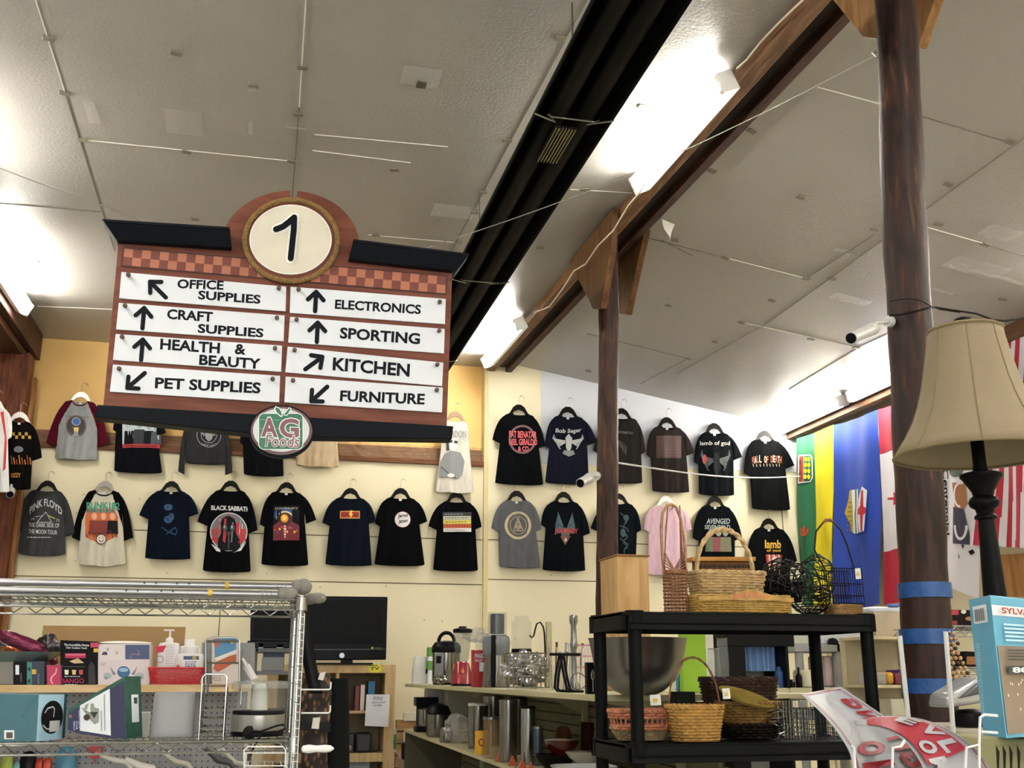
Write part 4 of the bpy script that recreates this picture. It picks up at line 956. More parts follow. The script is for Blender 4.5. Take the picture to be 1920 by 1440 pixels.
def fa3(a):
    lf = [(1, 0), (.62, .12), (.7, .42), (.38, .3), (.3, .52), (.1, .35), (.12, .1), (-.35, .06), (-.35, -.06), (.12, -.1), (.1, -.35), (.3, -.52), (.38, -.3), (.7, -.42), (.62, -.12)]
    a.poly([(1673+38*x+6, 935+84*y) for x, y in [(-.42, .025), (.0, .03), (-.02, .14), (.22, .12), (.18, .45), (.5, .3), (.56, .5), (.8, .38), (1.6, .5), (1.6, -.5), (.8, -.38), (.56, -.5), (.5, -.3), (.18, -.45), (.22, -.12), (-.02, -.14), (0, -.03), (-.42, -.025)]], rd)
flag('national_flag', 'red and white maple leaf flag beside the blue flag', [(1646, 768), (1725, 738), (1730, 1122), (1657, 1134)], lambda u, v: rd if (v < .225 or v > .735) else wh, fa3, .02, 6, 3)
def fa4(a):
    k = satin('#1c1820')
    a.text('a Centennial', (1764, 858), (1767, 1003), 12, k, .02, down=(11, 0))
    a.ell(1794, 882, 16, 13, satin('#46564e'), 20)
    a.poly([(1786, 905), (1815, 905), (1818, 945), (1806, 962), (1794, 955)], satin('#9a6236')); a.ring(1806, 928, 16, 24, 4, wh, 20, PI*.5, PI*1.6)
    a.poly([(1790, 950), (1812, 955), (1822, 1002), (1822, 1021), (1788, 1019)], satin('#352c44')); a.ring(1806, 985, 14, 28, 5, wh, 20, 0, PI)
    a.poly([(1808, 1021), (1813, 1022), (1811, 1030)], k); a.poly([(1821, 1034), (1828, 1030), (1832, 1036), (1825, 1041)], k); a.poly([(1802, 1036), (1805, 1044), (1803, 1049)], k)
flag('white_flag', 'white flag with upright lettering and a dark circular motif behind the floor lamp', [(1754, 706), (1832, 672), (1838, 1122), (1772, 1100)], lambda u, v: wh, fa4, .02, 5, 4)
def us(u, v): return rd if int((u*.9+v*.05)*12) % 2 else wh
flag('striped_flag', 'red and white striped flag at the right edge, partly behind the lampshade', [(1862, 640), (1960, 560), (1965, 1030), (1826, 1022)], us, None, .03, 5, 5, 48, 30, X=5.33)
# wall boards behind the flags
def wbox(name, label, cat, x0, y0, x1, y1, Y, dep, m, bev=.004):
    a = atY(x0, (y0+y1)/2, Y); b = atY(x1, (y0+y1)/2, Y); t = atY((x0+x1)/2, y0, Y).z; c = atY((x0+x1)/2, y1, Y).z
    o = MB().bb((a.x, Y, c), (b.x, Y+dep, t), m).build(name, bevel=bev, loc=((a.x+b.x)/2, Y, c)); tag(o, label, cat); return o
# ================================================================== FLOOR LAMP
LY = 2.2
lx0 = atY(1838, 880, LY); LX = lx0.x
lamp = thing('floor_lamp', 'black turned floor lamp with a beige bell shade at the right edge', 'lamp', (LX, LY, 0))
kL = mpp((LX, LY, lx0.z)); zl = lambda y: atY(1838+(y-880)*.115, y, LY).z
shade_m = M('#83755c', .8, var=.04, vs=10, bump=.1, bs=200)
shp = [(152, 853), (142, 838), (124, 812), (109, 785), (97, 755), (87, 722), (80, 690), (74, 662), (70, 640), (68, 622)]
ns = 48
sc8 = lambda t, k_: 1+.012*math.cos(8*t)
sm_ = MB(); sm_.lathe([(r*kL, zl(y)) for r, y in shp], (LX, LY, 0), shade_m, ns, wob=sc8)
for f_ in list(sm_.f):
    if len(f_) == ns: i = sm_.f.index(f_); sm_.f.pop(i); sm_.m.pop(i)
sho = sm_.build('lamp_shade', lamp, solid=.0025, ang=180)
tr_m = M('#766849', .8)
for r, y, t_ in ((150, 853, .0035), (68, 622, .0045)):
    MB().tube([(LX+r*kL*1.005*math.cos(a)*sc8(a, 0), LY+r*kL*1.005*math.sin(a)*sc8(a, 0), zl(y)) for a in [2*PI*i/64 for i in range(64)]], t_, tr_m, 6, closed=True).build('trim_band', sho)
for i in range(8):
    a = 2*PI*i/8+.2
    MB().tube([(LX+r*kL*1.012*math.cos(a), LY+r*kL*1.012*math.sin(a), zl(y)) for r, y in shp], .0018, tr_m, 5).build('piping', sho)
lb_ = M('#0b0b0c', .4, var=.2, vs=30)
P_ = [(13, 1420), (20, 1400), (20, 1110), (15, 985), (14, 975), (20, 973), (20, 968), (15, 964), (17, 955), (25, 950), (28, 942), (24, 934), (18, 930), (20, 922), (26, 912), (33, 900), (38, 895), (38, 890), (30, 887), (14, 885), (12, 870), (12, 700), (4, 690), (4, 612)]
MB().lathe([(r*kL, zl(y)) for r, y in P_], (LX, LY, 0), lb_, 28).build('stem', lamp, ang=50)
MB().lathe([(r*.001, z*.001) for r, z in ((165, 0), (165, 14), (150, 30), (90, 44), (40, 70), (24, 120), (15, 200), (15, 1400))], (LX, LY, 0), lb_, 32).build('base', lamp)
MB().lathe([(.002, -.010), (.016, -.008), (.024, 0), (.022, .006), (.012, .011), (.001, .012)], (LX, LY, zl(604)), lb_, 20).build('finial', lamp)
har = MB()
for s in (-1, 1): har.tube([(LX, LY, zl(705)), (LX+s*.04, LY, zl(700)), (LX+s*.05, LY, zl(665)), (LX+s*.03, LY, zl(625)), (LX, LY, zl(615))], .0018, steel, 5)
for a in (0, 2.1, 4.2): har.tube([(LX, LY, zl(622)), (LX+68*kL*math.cos(a), LY+68*kL*math.sin(a), zl(622))], .0018, steel, 5)
har.build('harp', lamp)
# ================================================================== SECURITY CAMERAS
camw = M('#b9b9b6', .4, coat=.2)
def seccam(root_p, body_a, body_b, r, label):
    o = thing('security_camera', label, 'camera', root_p, 'white bullet security cameras'); d = (body_b-body_a).normalized()
    b = MB(); b.cyl(body_b, body_a, r, camw, n=22); b.cyl(body_b-d*.0-d*.01, body_b+d*.012, r*1.12, camw, n=22); o1 = b.build('camera_body', o, bevel=.002)
    MB().cyl(body_a, body_a-d*.004, r*.85, M('#121214', .15), n=20).build('lens', o)
    m = MB(); mid = (body_a*.35+body_b*.65); m.tube([mid+Vector((0, 0, r*.8)), mid.lerp(root_p, .5)+Vector((0, 0, r*.7)), root_p], r*.35, camw, 10)
    dd = (root_p-mid); dd.z = 0; dd.normalize(); m.cyl(root_p-dd*.012, root_p+dd*.006, r*.95, camw, n=20); m.build('bracket', o)
pc = atY(1668, 603, Y2-.02); seccam(pc, atY(1596, 634, Y2-.14), atY(1634, 617, Y2-.06), .021, 'white bullet security camera on the tape banded log post')
pc = atY(1120, 893, Y1-.02); seccam(pc, atY(1088, 906, Y1-.2), atY(1104, 897, Y1-.1), .03, 'white bullet security camera on the slim dark post')
pc = atY(22, 905, 9.6); seccam(pc, atY(19, 927, 9.35), atY(20, 921, 9.5), .032, 'white bullet security camera below the clothes on the square post')
blk_c = M('#15130f', .5)
cpts = [atY(x, y, Y2-.085+abs(x-1710)*.0004) for x, y in ((1668, 592), (1690, 590), (1715, 584), (1740, 578))]+[atY(x, y, 3.2) for x, y in ((1752, 576), (1790, 582), (1830, 588), (1862, 600), (1885, 602))]+[atY(1925, 596, 3.3)]
tag(MB().tube(cpts, .0035, blk_c, 6).build('camera_cable', loc=cpts[0]), 'black cable looped round the tape banded post and running right', 'cable')
cpts = [atY(x, y, Y2-.084) for x, y in ((1668, 565), (1700, 560), (1725, 563), (1745, 574))]+[atY(1760, 580, 3.2), atY(1800, 586, 3.2)]
tag(MB().tube(cpts, .0018, blk_c, 5).build('camera_cable', loc=cpts[0]), 'thin upper strand of wire above the security camera cable', 'cable')
# red end of the cable
# ================================================================== LIGHT BULB BOX (pale blue)
bx_bl = M('#5ba6c6', .45, coat=.2)
cA, cB, cC = atY(1887, 1385, 1.80), atY(1843, 1372, 1.93), atY(1990, 1372, 1.92)
zt = atY(1887, 1116, 1.80).z; zb = cA.z
vl = Vector((cB.x-cA.x, cB.y-cA.y, 0)); vr = Vector((cC.x-cA.x, cC.y-cA.y, 0))
A0 = Vector((cA.x, cA.y, zb)); up3 = Vector((0, 0, zt-zb))
bbx = thing('light_bulb_box', 'tall pale blue bulb carton with a barcode, in front of the lamp stem', 'box', A0)
MB().prism([A0, A0+vl, A0+vl+vr, A0+vr], up3, bx_bl).build('carton', bbx, bevel=.002, smooth=False)
nl = Vector((0, 0, 1)).cross(vl).normalized(); nl = nl if nl.dot(CAM-A0) > 0 else -nl
nr = Vector((0, 0, 1)).cross(vr).normalized(); nr = nr if nr.dot(CAM-A0) > 0 else -nr
aL = Art(lambda u, v, k: A0+vl*(1-u)+up3*(1-v)+nl*(.0008+.0002*k)); aR = Art(lambda u, v, k: A0+vr*u+up3*(1-v)+nr*(.0008+.0002*k))
wl = c_('#dfe6ea'); dk = c_('#3b3f44')
aL.rect(.18, .06, .82, .19, wl)
for i in range(14): x = .25+i*.037; aL.rect(x, .085, x+(.012 if i % 3 else .024), .175, dk)
for i in range(4):
    for j in range(26):
        if random.random() < .85: aL.rect(.22+i*.15, .34+j*.02, .22+i*.15+.025, .34+j*.02+.014, c_('#a9cfdf'))
aR.rect(0.0, .07, .98, .145, wl); aR.rect(0.02, .36, .98, .97, c_('#8a7a6a'))
for i in range(26): aR.ell(.05+random.random()*.85, .6+random.random()*.35, .012, .01, c_('#e8dcc0'), 8)
for i in range(5): aR.rect(.12, .20+i*.028, .8, .214+i*.028, c_('#b5dae8'))
for i in range(4): aR.rect(.12, .385+i*.022, .7, .395+i*.022, dk)
aR.text('SYLVANIA', (.10, .13), (.9, .13), .04, c_('#a8342c'), .03, down=(0, -.045)); aR.rect(.1, .5, .7, .56, dk); aR.text('800', (.16, .55), (.6, .55), .04, wl, .03, down=(0, -.04))
aL.b.build('side_print', bbx, smooth=False); aR.b.build('front_print', bbx, smooth=False)
# ================================================================== CHROME WIRE SHELF, LOWER LEFT
chrome = M('#a2a2a0', .2, 1.0, var=.05); chrome2 = M('#868684', .3, .9)
SF, SB = 3.30, 3.72                                              # front and back of the shelf unit
sx1 = atY(558, 1250, SF).x; sx0 = -1.35
wsf = thing('wire_shelf', 'chrome wire shelving unit with crutches on its top deck, lower left', 'shelf', (sx1-.4, SF, 0))
DZ = [atY(300, 1120, SF).z, atY(300, 1391, SF).z, .95, .45]
for x, y in ((sx1, SF), (sx1, SB), (sx0, SF), (sx0, SB)):
    m = MB(); m.cyl((x, y, 0), (x, y, DZ[0]+.012), .0125, chrome, n=18)
    z = .1
    while z < DZ[0]: m.lathe([(.0127, -.0012), (.0133, 0), (.0127, .0012)], (x, y, z), chrome2, 16); z += .0254*2
    for dz in DZ: m.lathe([(.0128, -.03), (.019, -.028), (.017, .012), (.0128, .014)], (x, y, dz-.005), chrome, 18)
    m.build('post', wsf)
for dz in DZ:
    m = MB(); h = .030
    for y in (SF, SB):
        m.cyl((sx0, y, dz), (sx1, y, dz), .0032, chrome, n=7); m.cyl((sx0, y, dz-h), (sx1, y, dz-h), .0032, chrome, n=7)
        n = 44; w_ = (sx1-sx0-.03)/n; pts = [(sx0+.015+i*w_*1.0, y, dz-(.003 if i % 2 else h-.003)) for i in range(n+1)]
        m.tube(pts, .0022, chrome, 5)
    for x in (sx0, sx1):
        m.cyl((x, SF, dz), (x, SB, dz), .0032, chrome, n=7); m.cyl((x, SF, dz-h), (x, SB, dz-h), .0032, chrome, n=7)
        m.tube([(x, SF+.01+i*(SB-SF-.02)/10, dz-(.003 if i % 2 else h-.003)) for i in range(11)], .0022, chrome, 5)
    x = sx0+.02
    while x < sx1-.01: m.cyl((x, SF, dz+.001), (x, SB, dz+.001), .0016, chrome, n=5); x += .0254
    for y in (SF+.14, SF+.28): m.cyl((sx0, y, dz-.004), (sx1, y, dz-.004), .0028, chrome, n=6)
    m.build('deck', wsf)
# crutches on the top deck
alu = M('#a4a4a6', .3, .9, var=.04); rub = M('#77746c', .75, bump=.2, bs=80)
cr_g = 'aluminium crutch legs on the wire shelf'
def crutch(y, za, zb, xe, r, tipr, label, holes):
    a = Vector((sx0-.3, y, za)); b = Vector((xe, y, zb)); d = (b-a).normalized()
    o = thing('crutch', label, 'crutch', (a+b)/2, cr_g)
    MB().cyl(a, b, r, alu, n=20).cyl(b-d*.16, b-d*.01, r*.86, alu, n=18).build('shaft', o)
    m = MB()
    for i in range(3): m.lathe([(r*1.02, -.001), (r*1.06, 0), (r*1.02, .001)], b-d*(.03+.012*i), chrome2, 18, rot=Matrix.Rotation(PI/2, 3, 'Y'))
    m.build('collar', o)
    Ry = d.to_track_quat('Z', 'Y').to_matrix()
    MB().lathe([(r*.9, -.006), (tipr*.82, 0), (tipr*.92, .012), (tipr*.86, .016), (tipr, .022), (tipr*1.02, .034), (tipr*.75, .048), (tipr*.3, .054), (.001, .055)], b-d*.006, rub, 24, rot=Ry).build('rubber_tip', o)
    hm = MB()
    for hx in holes:
        p = a+d*((hx-a.x)/d.x); hm.cyl(p+Vector((0, -r*1.02, .003)), p+Vector((0, -r*.8, .003)), .0032, M('#2b2b2b', .5), n=10)
    if holes: hm.build('adjustment_holes', o)
    return o
X3 = lambda px, py, y: atY(px, py, y).x
zt_ = DZ[0]+.0035
fy_ = [SF+.012, SF+.045, SF+.02, SF+.058]
crutch(SF+.014, zt_+.012, zt_+.012, X3(528, 1109, SF), .0100, .0225, 'silver crutch leg lying at the front of the wire shelf top', [X3(p, 1110, SF) for p in (236, 258, 302, 324)])
crutch(SF+.050, zt_+.034, zt_+.038, X3(556, 1090, SF), .0100, .0245, 'silver crutch leg with the highest rubber tip, resting on the pile', [X3(p, 1096, SF) for p in (268, 290, 330, 353)])
crutch(SF+.100, zt_+.009, zt_+.008, X3(586, 1100, SF), .008, .0165, 'thin crutch leg reaching furthest past the wire shelf post', [])
crutch(SF+.130, zt_+.009, zt_+.006, X3(570, 1117, SF), .008, .0155, 'thin crutch leg lying lowest, its tip beside the shelf post', [])
for px, py, yy, cc in ((394, 1110, SF+.014, zt_+.012), (426, 1092, SF+.05, zt_+.037)):
    p = atY(px, py, yy); MB().lathe([(.0108, -.0065), (.0109, -.0065), (.0109, .0065), (.0108, .0065)], (p.x, yy, cc), M('#c2a437', .5), 20, rot=Matrix.Rotation(PI/2, 3, 'Y')).build('price_label', bpy.data.objects['crutch' if px == 394 else 'crutch.001'])
# generic carton with its front on the plane Y (front faces the camera side), traced outline
def carton(name, label, cat, quad, Y, dep, m, art=None, side=None, group=None, bev=.002, zb=None):
    P = [atY(x, y, Y) for x, y in quad]
    if zb is not None:
        lo_ = min(p.z for p in P)
        for p in P:
            if p.z-lo_ < .3*(max(q.z for q in P)-lo_): p.z = zb
    o = thing(name, label, cat, P[0], group)
    MB().prism(P, (0, dep, 0), m).build('carton' if cat in ('box', 'package') else 'shell', o, bevel=bev, smooth=False)
    if art:
        a = Art(lambda x, y, k: atY(x, y, Y)+Vector((0, -.0006-.00025*k, 0))); art(a); a.b.build('print', o, smooth=False)
    return o
# --- on the second deck
dz2 = DZ[1]+.003
teal = M('#35646f', .5)
def ah1(a):
    a.rect(8, 1369, 27, 1386, wl); a.rect(12, 1373, 24, 1384, c_('#57423c')); a.line([(41, 1346), (70, 1304)], 1.0, c_('#28525c'))
hb = thing('headset_box', 'teal carton with a headset pictured in a black oval, on the wire shelf', 'box', atY(68, 1390, SF+.06))
q = [atY(x, y, SF+.05) for x, y in ((-60, 1391), (68, 1391), (73, 1303), (-60, 1300))]; q[0].z = q[1].z = dz2
q2 = [q[1], atY(116, 1388, SF+.16), atY(121, 1302, SF+.16), q[2]]; q2[1].z = dz2
MB().add([q[0], q[1], q[2], q[3], q[0]+Vector((.03, .2, 0)), q2[1]+Vector((0, .05, 0)), q2[2]+Vector((0, .05, 0)), q[3]+Vector((.03, .2, 0))], [(0, 1, 2, 3), (7, 6, 5, 4), (0, 4, 5, 1), (3, 2, 6, 7), (0, 3, 7, 4)], teal).build('carton', hb, smooth=False)
face = M('#9cc0d6', .4, coat=.2)
MB().add(q2+[q[1]+Vector((0, .001, 0)), ], [(0, 1, 2, 3)], face).build('picture_panel', hb, smooth=False)
def onq(Q, eps=.0006):
    n = (Q[1]-Q[0]).cross(Q[3]-Q[0]).normalized(); n = n if n.dot(CAM-Q[0]) > 0 else -n
    return lambda u, v, k: (Q[3].lerp(Q[2], u)).lerp(Q[0].lerp(Q[1], u), v)+n*(eps+.0002*k)
a = Art(onq(q2)); a.ell(.55, .50, .43, .37, dk, 32); a.ell(.55, .50, .42, .36, c_('#0c0c10'), 32)
a.line([(.25, .4), (.35, .3), (.55, .27), (.62, .32), (.6, .5)], .03, c_('#b9bcc4')); a.line([(.2, .66), (.35, .75), (.5, .76)], .03, c_('#b9bcc4')); a.rect(.45, .58, .86, .82, c_('#b7b8be'))
a.b.build('print', hb, smooth=False)
a = Art(onY(SF+.05)); ah1(a); a.b.build('barcode_label', hb, smooth=False)
nvy = M('#0b1040', .45); grn = M('#1c4f42', .6, var=.25, vs=40)
P = [atY(x, y, SF+.12) for x, y in ((127, 1330), (126, 1376), (237, 1389), (234, 1268))]; P[1].z = dz2+.03; P[2].z = dz2+.0
bs = thing('back_stretcher_box', 'wedge shaped navy and green carton standing on the wire shelf', 'box', P[1])
m = MB(); vs = P+[p+Vector((.035, .10, 0)) for p in P]; m.add(vs, [(0, 1, 2, 3)], grn); m.add(vs, [(3, 2, 6, 7), (0, 3, 7, 4), (1, 0, 4, 5), (2, 1, 5, 6), (7, 6, 5, 4)], grn); m.build('carton', bs, smooth=False)
a = Art(onY(SF+.12)); a.poly([(131, 1335), (127, 1368), (150, 1376), (208, 1384), (236, 1386), (233, 1277)], nvy); a.poly([(150, 1323), (150, 1370), (208, 1379), (206, 1291)], wl)
a.poly([(152, 1326), (169, 1336), (186, 1345), (185, 1353), (178, 1358), (170, 1350)], c_('#7d837c')); a.poly([(170, 1319), (176, 1319), (177, 1326), (186, 1329), (185, 1355), (175, 1356), (170, 1340)], c_('#8f958e')); a.poly([(169, 1335), (184, 1335), (177, 1347)], c_('#2b3029')); a.ell(163, 1345, 6, 6, c_('#3a2c28'), 16)
a.poly([(157, 1332), (160, 1322), (167, 1318), (164, 1330)], c_('#9a9a90'))
for x, yy in ((190, 1332), (196, 1302)): a.line([(x, yy), (x+1, 1370)], 1.2, c_('#6a6e74'))
a.text('CARE', (138, 1369), (138, 1352), 3.5, c_('#aab0d8'), .02, down=(3.5, 0)); a.text('BACK', (143, 1367), (143, 1351), 3.5, c_('#aab0d8'), .02, down=(3.5, 0)); a.text('STRETCHER', (148, 1365), (148, 1331), 3.5, c_('#aab0d8'), .02, down=(3.5, 0)); a.ell(133, 1343, 3.5, 3.5, c_('#8a5a66'), 14)
a.b.build('print', bs, smooth=False)
Q = [P[2], P[2]+Vector((.035, .10, 0)), P[3]+Vector((.035, .10, 0)), P[3]]
a = Art(onq(Q)); a.rect(.35, .3, .8, .75, wl); a.rect(.5, .35, .72, .45, dk); a.b.build('side_label', bs, smooth=False)
gp = M('#8f8f92', .45, var=.03)
o = MB(); p0 = atY(320, 1391, SF+.16); k = mpp(p0)
o.lathe([(.0, .0), (38*k, 0), (40*k, .004), (39.5*k, .02), (38*k, 76*k), (37*k, 80*k), (33*k, 82*k), (.001, 82*k)], (p0.x, SF+.2, dz2), gp, 40, 1, .62, p=4.5)
tag(o.build('wastebasket', loc=(p0.x, SF+.2, dz2), ang=50), 'plain grey plastic bin standing upside down on the wire shelf', 'bin')
# small white appliance behind
def small_box(name, label, cat, x0, y0, x1, y1, Y, dep, col, **kw):
    return wbox(name, label, cat, x0, y0, x1, y1, Y, dep, M(col, .45), .003)
wo = small_box('nail_dryer', 'small white appliance half hidden behind the wedge shaped carton', 'appliance', 252, 1336, 277, 1391, SF+.30, .08, '#c9c9c6')
# wire rack made of two ladder sides
def ladder(name, label, x0, x1, y0, y1, Y, bars, tilt=0.0, r=.0028, m=None, lean=0.0):
    m = m or chrome
    a = MB(); L0, L1 = atY(x0, y1, Y), atY(x1, y1, Y); T0, T1 = atY(x0+lean, y0, Y), atY(x1+lean, y0, Y)
    a.tube([L0, T0+Vector((0, 0, -.01)), T0+Vector((.008, 0, 0)), T1+Vector((-.008, 0, 0)), T1+Vector((0, 0, -.01)), L1], r, m, 7)
    for yb in bars:
        t = (yb-y1)/(y0-y1); p = L0.lerp(T0, t); q = L1.lerp(T1, t); a.tube([p, q], r*.85, m, 6); a.tube([p, p+Vector((0, .16, 0)), q+Vector((0, .16, 0)), q], r*.85, m, 6)
        for i in range(5): s_ = p.lerp(q, (i+.5)/5); a.tube([s_, s_+Vector((0, .16, 0))], r*.6, m, 5)
    for s_ in (L0, L1): a.tube([s_+Vector((0, .16, 0)), s_+Vector((0, .16, (T0.z-L0.z)*.8))], r, m, 6)
    return tag(a.build(name, loc=L0), label, 'rack')
ladder('wire_rack', 'small chrome wire tier rack standing between the grey bin and the steamer', 372, 418, 1264, 1390, SF+.1, (1287, 1331, 1349, 1366, 1377), lean=8)
ladder('wire_rack', 'taller chrome rod stand with round caps behind the steamer', 386, 449, 1196, 1300, SF+.28, (1201, 1243), r=.003, m=chrome2)
# food steamer
p0 = atY(482, 1386, SF+.17); k = mpp(p0); c0 = Vector((p0.x, SF+.2, dz2))
st_ = thing('food_steamer', 'food processor with a clear bowl on a brushed steel base, on the wire shelf', 'appliance', c0)
ss = M('#a4a29c', .28, .55, var=.12, vs=20, stretch=(4, 4, .2)); bkp = M('#101012', .35)
MB().lathe([(.02, 0), (48*k, 0), (50*k, 3*k), (49*k, 9*k)], c0, bkp, 40).lathe([(49*k, 9*k), (50*k, 11*k), (49*k, 38*k), (48*k, 39*k)], c0, ss, 40).lathe([(47*k, 39*k), (49*k, 41*k), (48*k, 46*k), (30*k, 47*k)], c0, bkp, 40).build('base', st_)
clr = CLEAR('#b4bab6', .05, .16)
MB().lathe([(46*k, 47*k), (49.5*k, 50*k), (50.5*k, 84*k), (52*k, 86*k)], c0, clr, 40).build('bowl', st_, solid=.002)
MB().lathe([(52.5*k, 86*k), (53*k, 90*k), (53*k, 94*k), (50*k, 99*k), (30*k, 101*k), (.001, 101.5*k)], c0, CLEAR('#b9bdb9', .1, .35), 40).build('bowl_lid', st_, solid=.002)
MB().box(c0+Vector((54*k, -.02, 91*k)), (16*k, 10*k, 6*k), clr).build('handle', st_, bevel=.002)
MB().lathe([(16*k, 47*k), (14*k, 80*k), (10*k, 95*k), (.001, 96*k)], c0+Vector((.2*k, -10*k, 0)), M('#d6d4cc', .3), 20).build('blade_hub', st_)
MB().tube([c0+Vector((-34*k, -38*k, 58*k+i*6*k)) for i in range(5)], .0012, wl, 5).build('scale_marks', st_)
MB().lathe([(13*k, -.002), (12*k, .004), (.001, .008)], c0+Vector((-14*k, -46*k, 8*k)), bkp, 20, rot=RXm).build('dial', st_)
kn = MB(); kn.tube([c0+Vector((x*k, -56*k, z*k)) for x, z in ((-20, 6), (-8, 11), (6, 10), (22, 16), (34, 20), (46, 22), (50, 15), (38, 10), (20, 9), (8, 8), (4, -2), (-4, -14), (-8, -24), (-10, -32))], .003, bkp, 7)
tag(kn.build('appliance_cord', loc=c0+Vector((0, -56*k, 0))), 'black power cord draped over the shelf rail before the steamer', 'cord')
tb_ = MB(); a0, b0 = atY(455, 1235, SF+.42), atY(478, 1278, SF+.35)
tb_.tube([a0, a0.lerp(b0, .3), a0.lerp(b0, .35), b0], [.003, .007, .012, .014], M('#d9d6d2', .4), 12)
tag(tb_.build('tube_of_cream', loc=b0), 'white squeeze tube leaning behind the clear steamer bowl', 'tube')
# white wire grid hanging on the right hand post, with two arms
gm = M('#dadad8', .4); gd_ = thing('hanging_wire_grid', 'white wire grid with two hook arms clipped to the shelf post', 'rack', (sx1+.02, SF-.015, 1.4))
g = MB(); xa, xb = sx1-.006, sx1+.012
za, zb_ = atY(560, 1150, SF-.02).z, 1.0
for x in (xa, xb): g.cyl((x, SF-.018, zb_), (x, SF-.018, za), .0016, gm, n=6)
z = zb_
while z < za: g.cyl((xa, SF-.018, z), (xb, SF-.018, z), .0012, gm, n=5); z += .0225
g.build('grid', gd_)
ladder('white_wire_rack', 'white wire basket frame hooked under the steamer on the shelf rail', 458, 536, 1400, 1470, SF-.04, (1412, 1436, 1460), r=.0022, m=gm)
for py, x1 in ((1293, 620), (1337, 619)):
    p = atY(565, py, SF-.02); e = atY(x1, py, SF-.02)
    MB().tube([p, e+Vector((-.004, 0, 0)), e+Vector((0, 0, .004)), e+Vector((0, 0, .020))], .0022, gm, 7).tube([p+Vector((0, .012, 0)), e+Vector((-.004, .012, 0)), e+Vector((0, .012, .004)), e+Vector((0, .0, .020))], .0022, gm, 7).build('hook_arm', gd_)
p = atY(595, 1404, SF-.03); k = mpp(p)
MB().lathe([(.001, -30*k), (6*k, -27*k), (8*k, -16*k), (6*k, -2*k), (7*k, 14*k), (6*k, 24*k), (2*k, 30*k), (.001, 31*k)], p, M('#e4e6e4', .35), 18, rot=Matrix.Rotation(PI/2, 3, 'Y')).build('white_handle', gd_)
# leopard print bag
leo, nt, b = _new('leopard_fabric'); N = nt.nodes; L = nt.links
vo = N.new('ShaderNodeTexVoronoi'); vo.inputs['Scale'].default_value = 38; tc = N.new('ShaderNodeTexCoord'); mp = N.new('ShaderNodeMapping'); mp.inputs['Scale'].default_value = (1.6, 1, .8)
L.new(tc.outputs['Object'], mp.inputs['Vector']); L.new(mp.outputs['Vector'], vo.inputs['Vector']); rp = N.new('ShaderNodeValToRGB'); e = rp.color_ramp.elements
e[0].position = .18; e[0].color = lin('#7d5535'); e[1].position = .45; e[1].color = lin('#160d08'); x = e.new(.3); x.color = lin('#5a3a22'); L.new(vo.outputs['Distance'], rp.inputs['Fac']); L.new(rp.outputs['Color'], b.inputs['Base Color']); b.inputs['Roughness'].default_value = .7
BY = 3.9
lp_ = thing('leopard_print_bag', 'brown leopard print bag with black straps hanging beside the shelf post', 'bag', atY(592, 1420, BY))
def bag(u, v):
    a = 2*PI*u; t = atY(592-3*v, 1262+185*v, BY); w_ = (26+4*math.sin(v*6)+2*v)*mpp(t)
    return (t.x+w_*math.cos(a), BY+.04*math.sin(a)+.008*math.sin(v*20+u*9), t.z)
MB().grid(bag, 24, 24, leo, closed_u=True).build('bag_body', lp_, ang=180)
m = MB(); P1 = [atY(x, y, BY-.05) for x, y in ((566, 1130), (572, 1190), (580, 1240), (588, 1282), (592, 1300))]
m.grid(lambda u, v: P1[min(3, int(v*4))].lerp(P1[min(3, int(v*4))+1], v*4-min(3, int(v*4)))+Vector(((u-.5)*.045, 0, 0)), 2, 16, bkp); m.build('strap', lp_, solid=.003)
m = MB(); q = [atY(x, y, BY-.055) for x, y in ((563, 1352), (620, 1356), (620, 1372), (563, 1366))]; m.prism(q, (0, .01, 0), bkp); m.build('belt', lp_)
for pts in (((600, 1262), (611, 1259), (606, 1276), (596, 1274)), ((587, 1346), (600, 1345), (598, 1367), (584, 1366))):
    MB().prism([atY(x, y, BY-.06) for x, y in pts], (0, .001, 0), M('#d8d4ca', .5)).build('price_tag', lp_)
tag(MB().grid(lambda u, v: (lambda t: (t.x+.05*math.cos(2*PI*u)+.012, BY+.09+.035*math.sin(2*PI*u), t.z))(atY(622, 1272+175*v, BY+.09)), 16, 10, M('#101110', .7, bump=.3, bs=10), closed_u=True).build('black_bag', loc=atY(622, 1440, BY+.09), ang=180), 'black fabric bag hanging behind the leopard print one', 'bag')

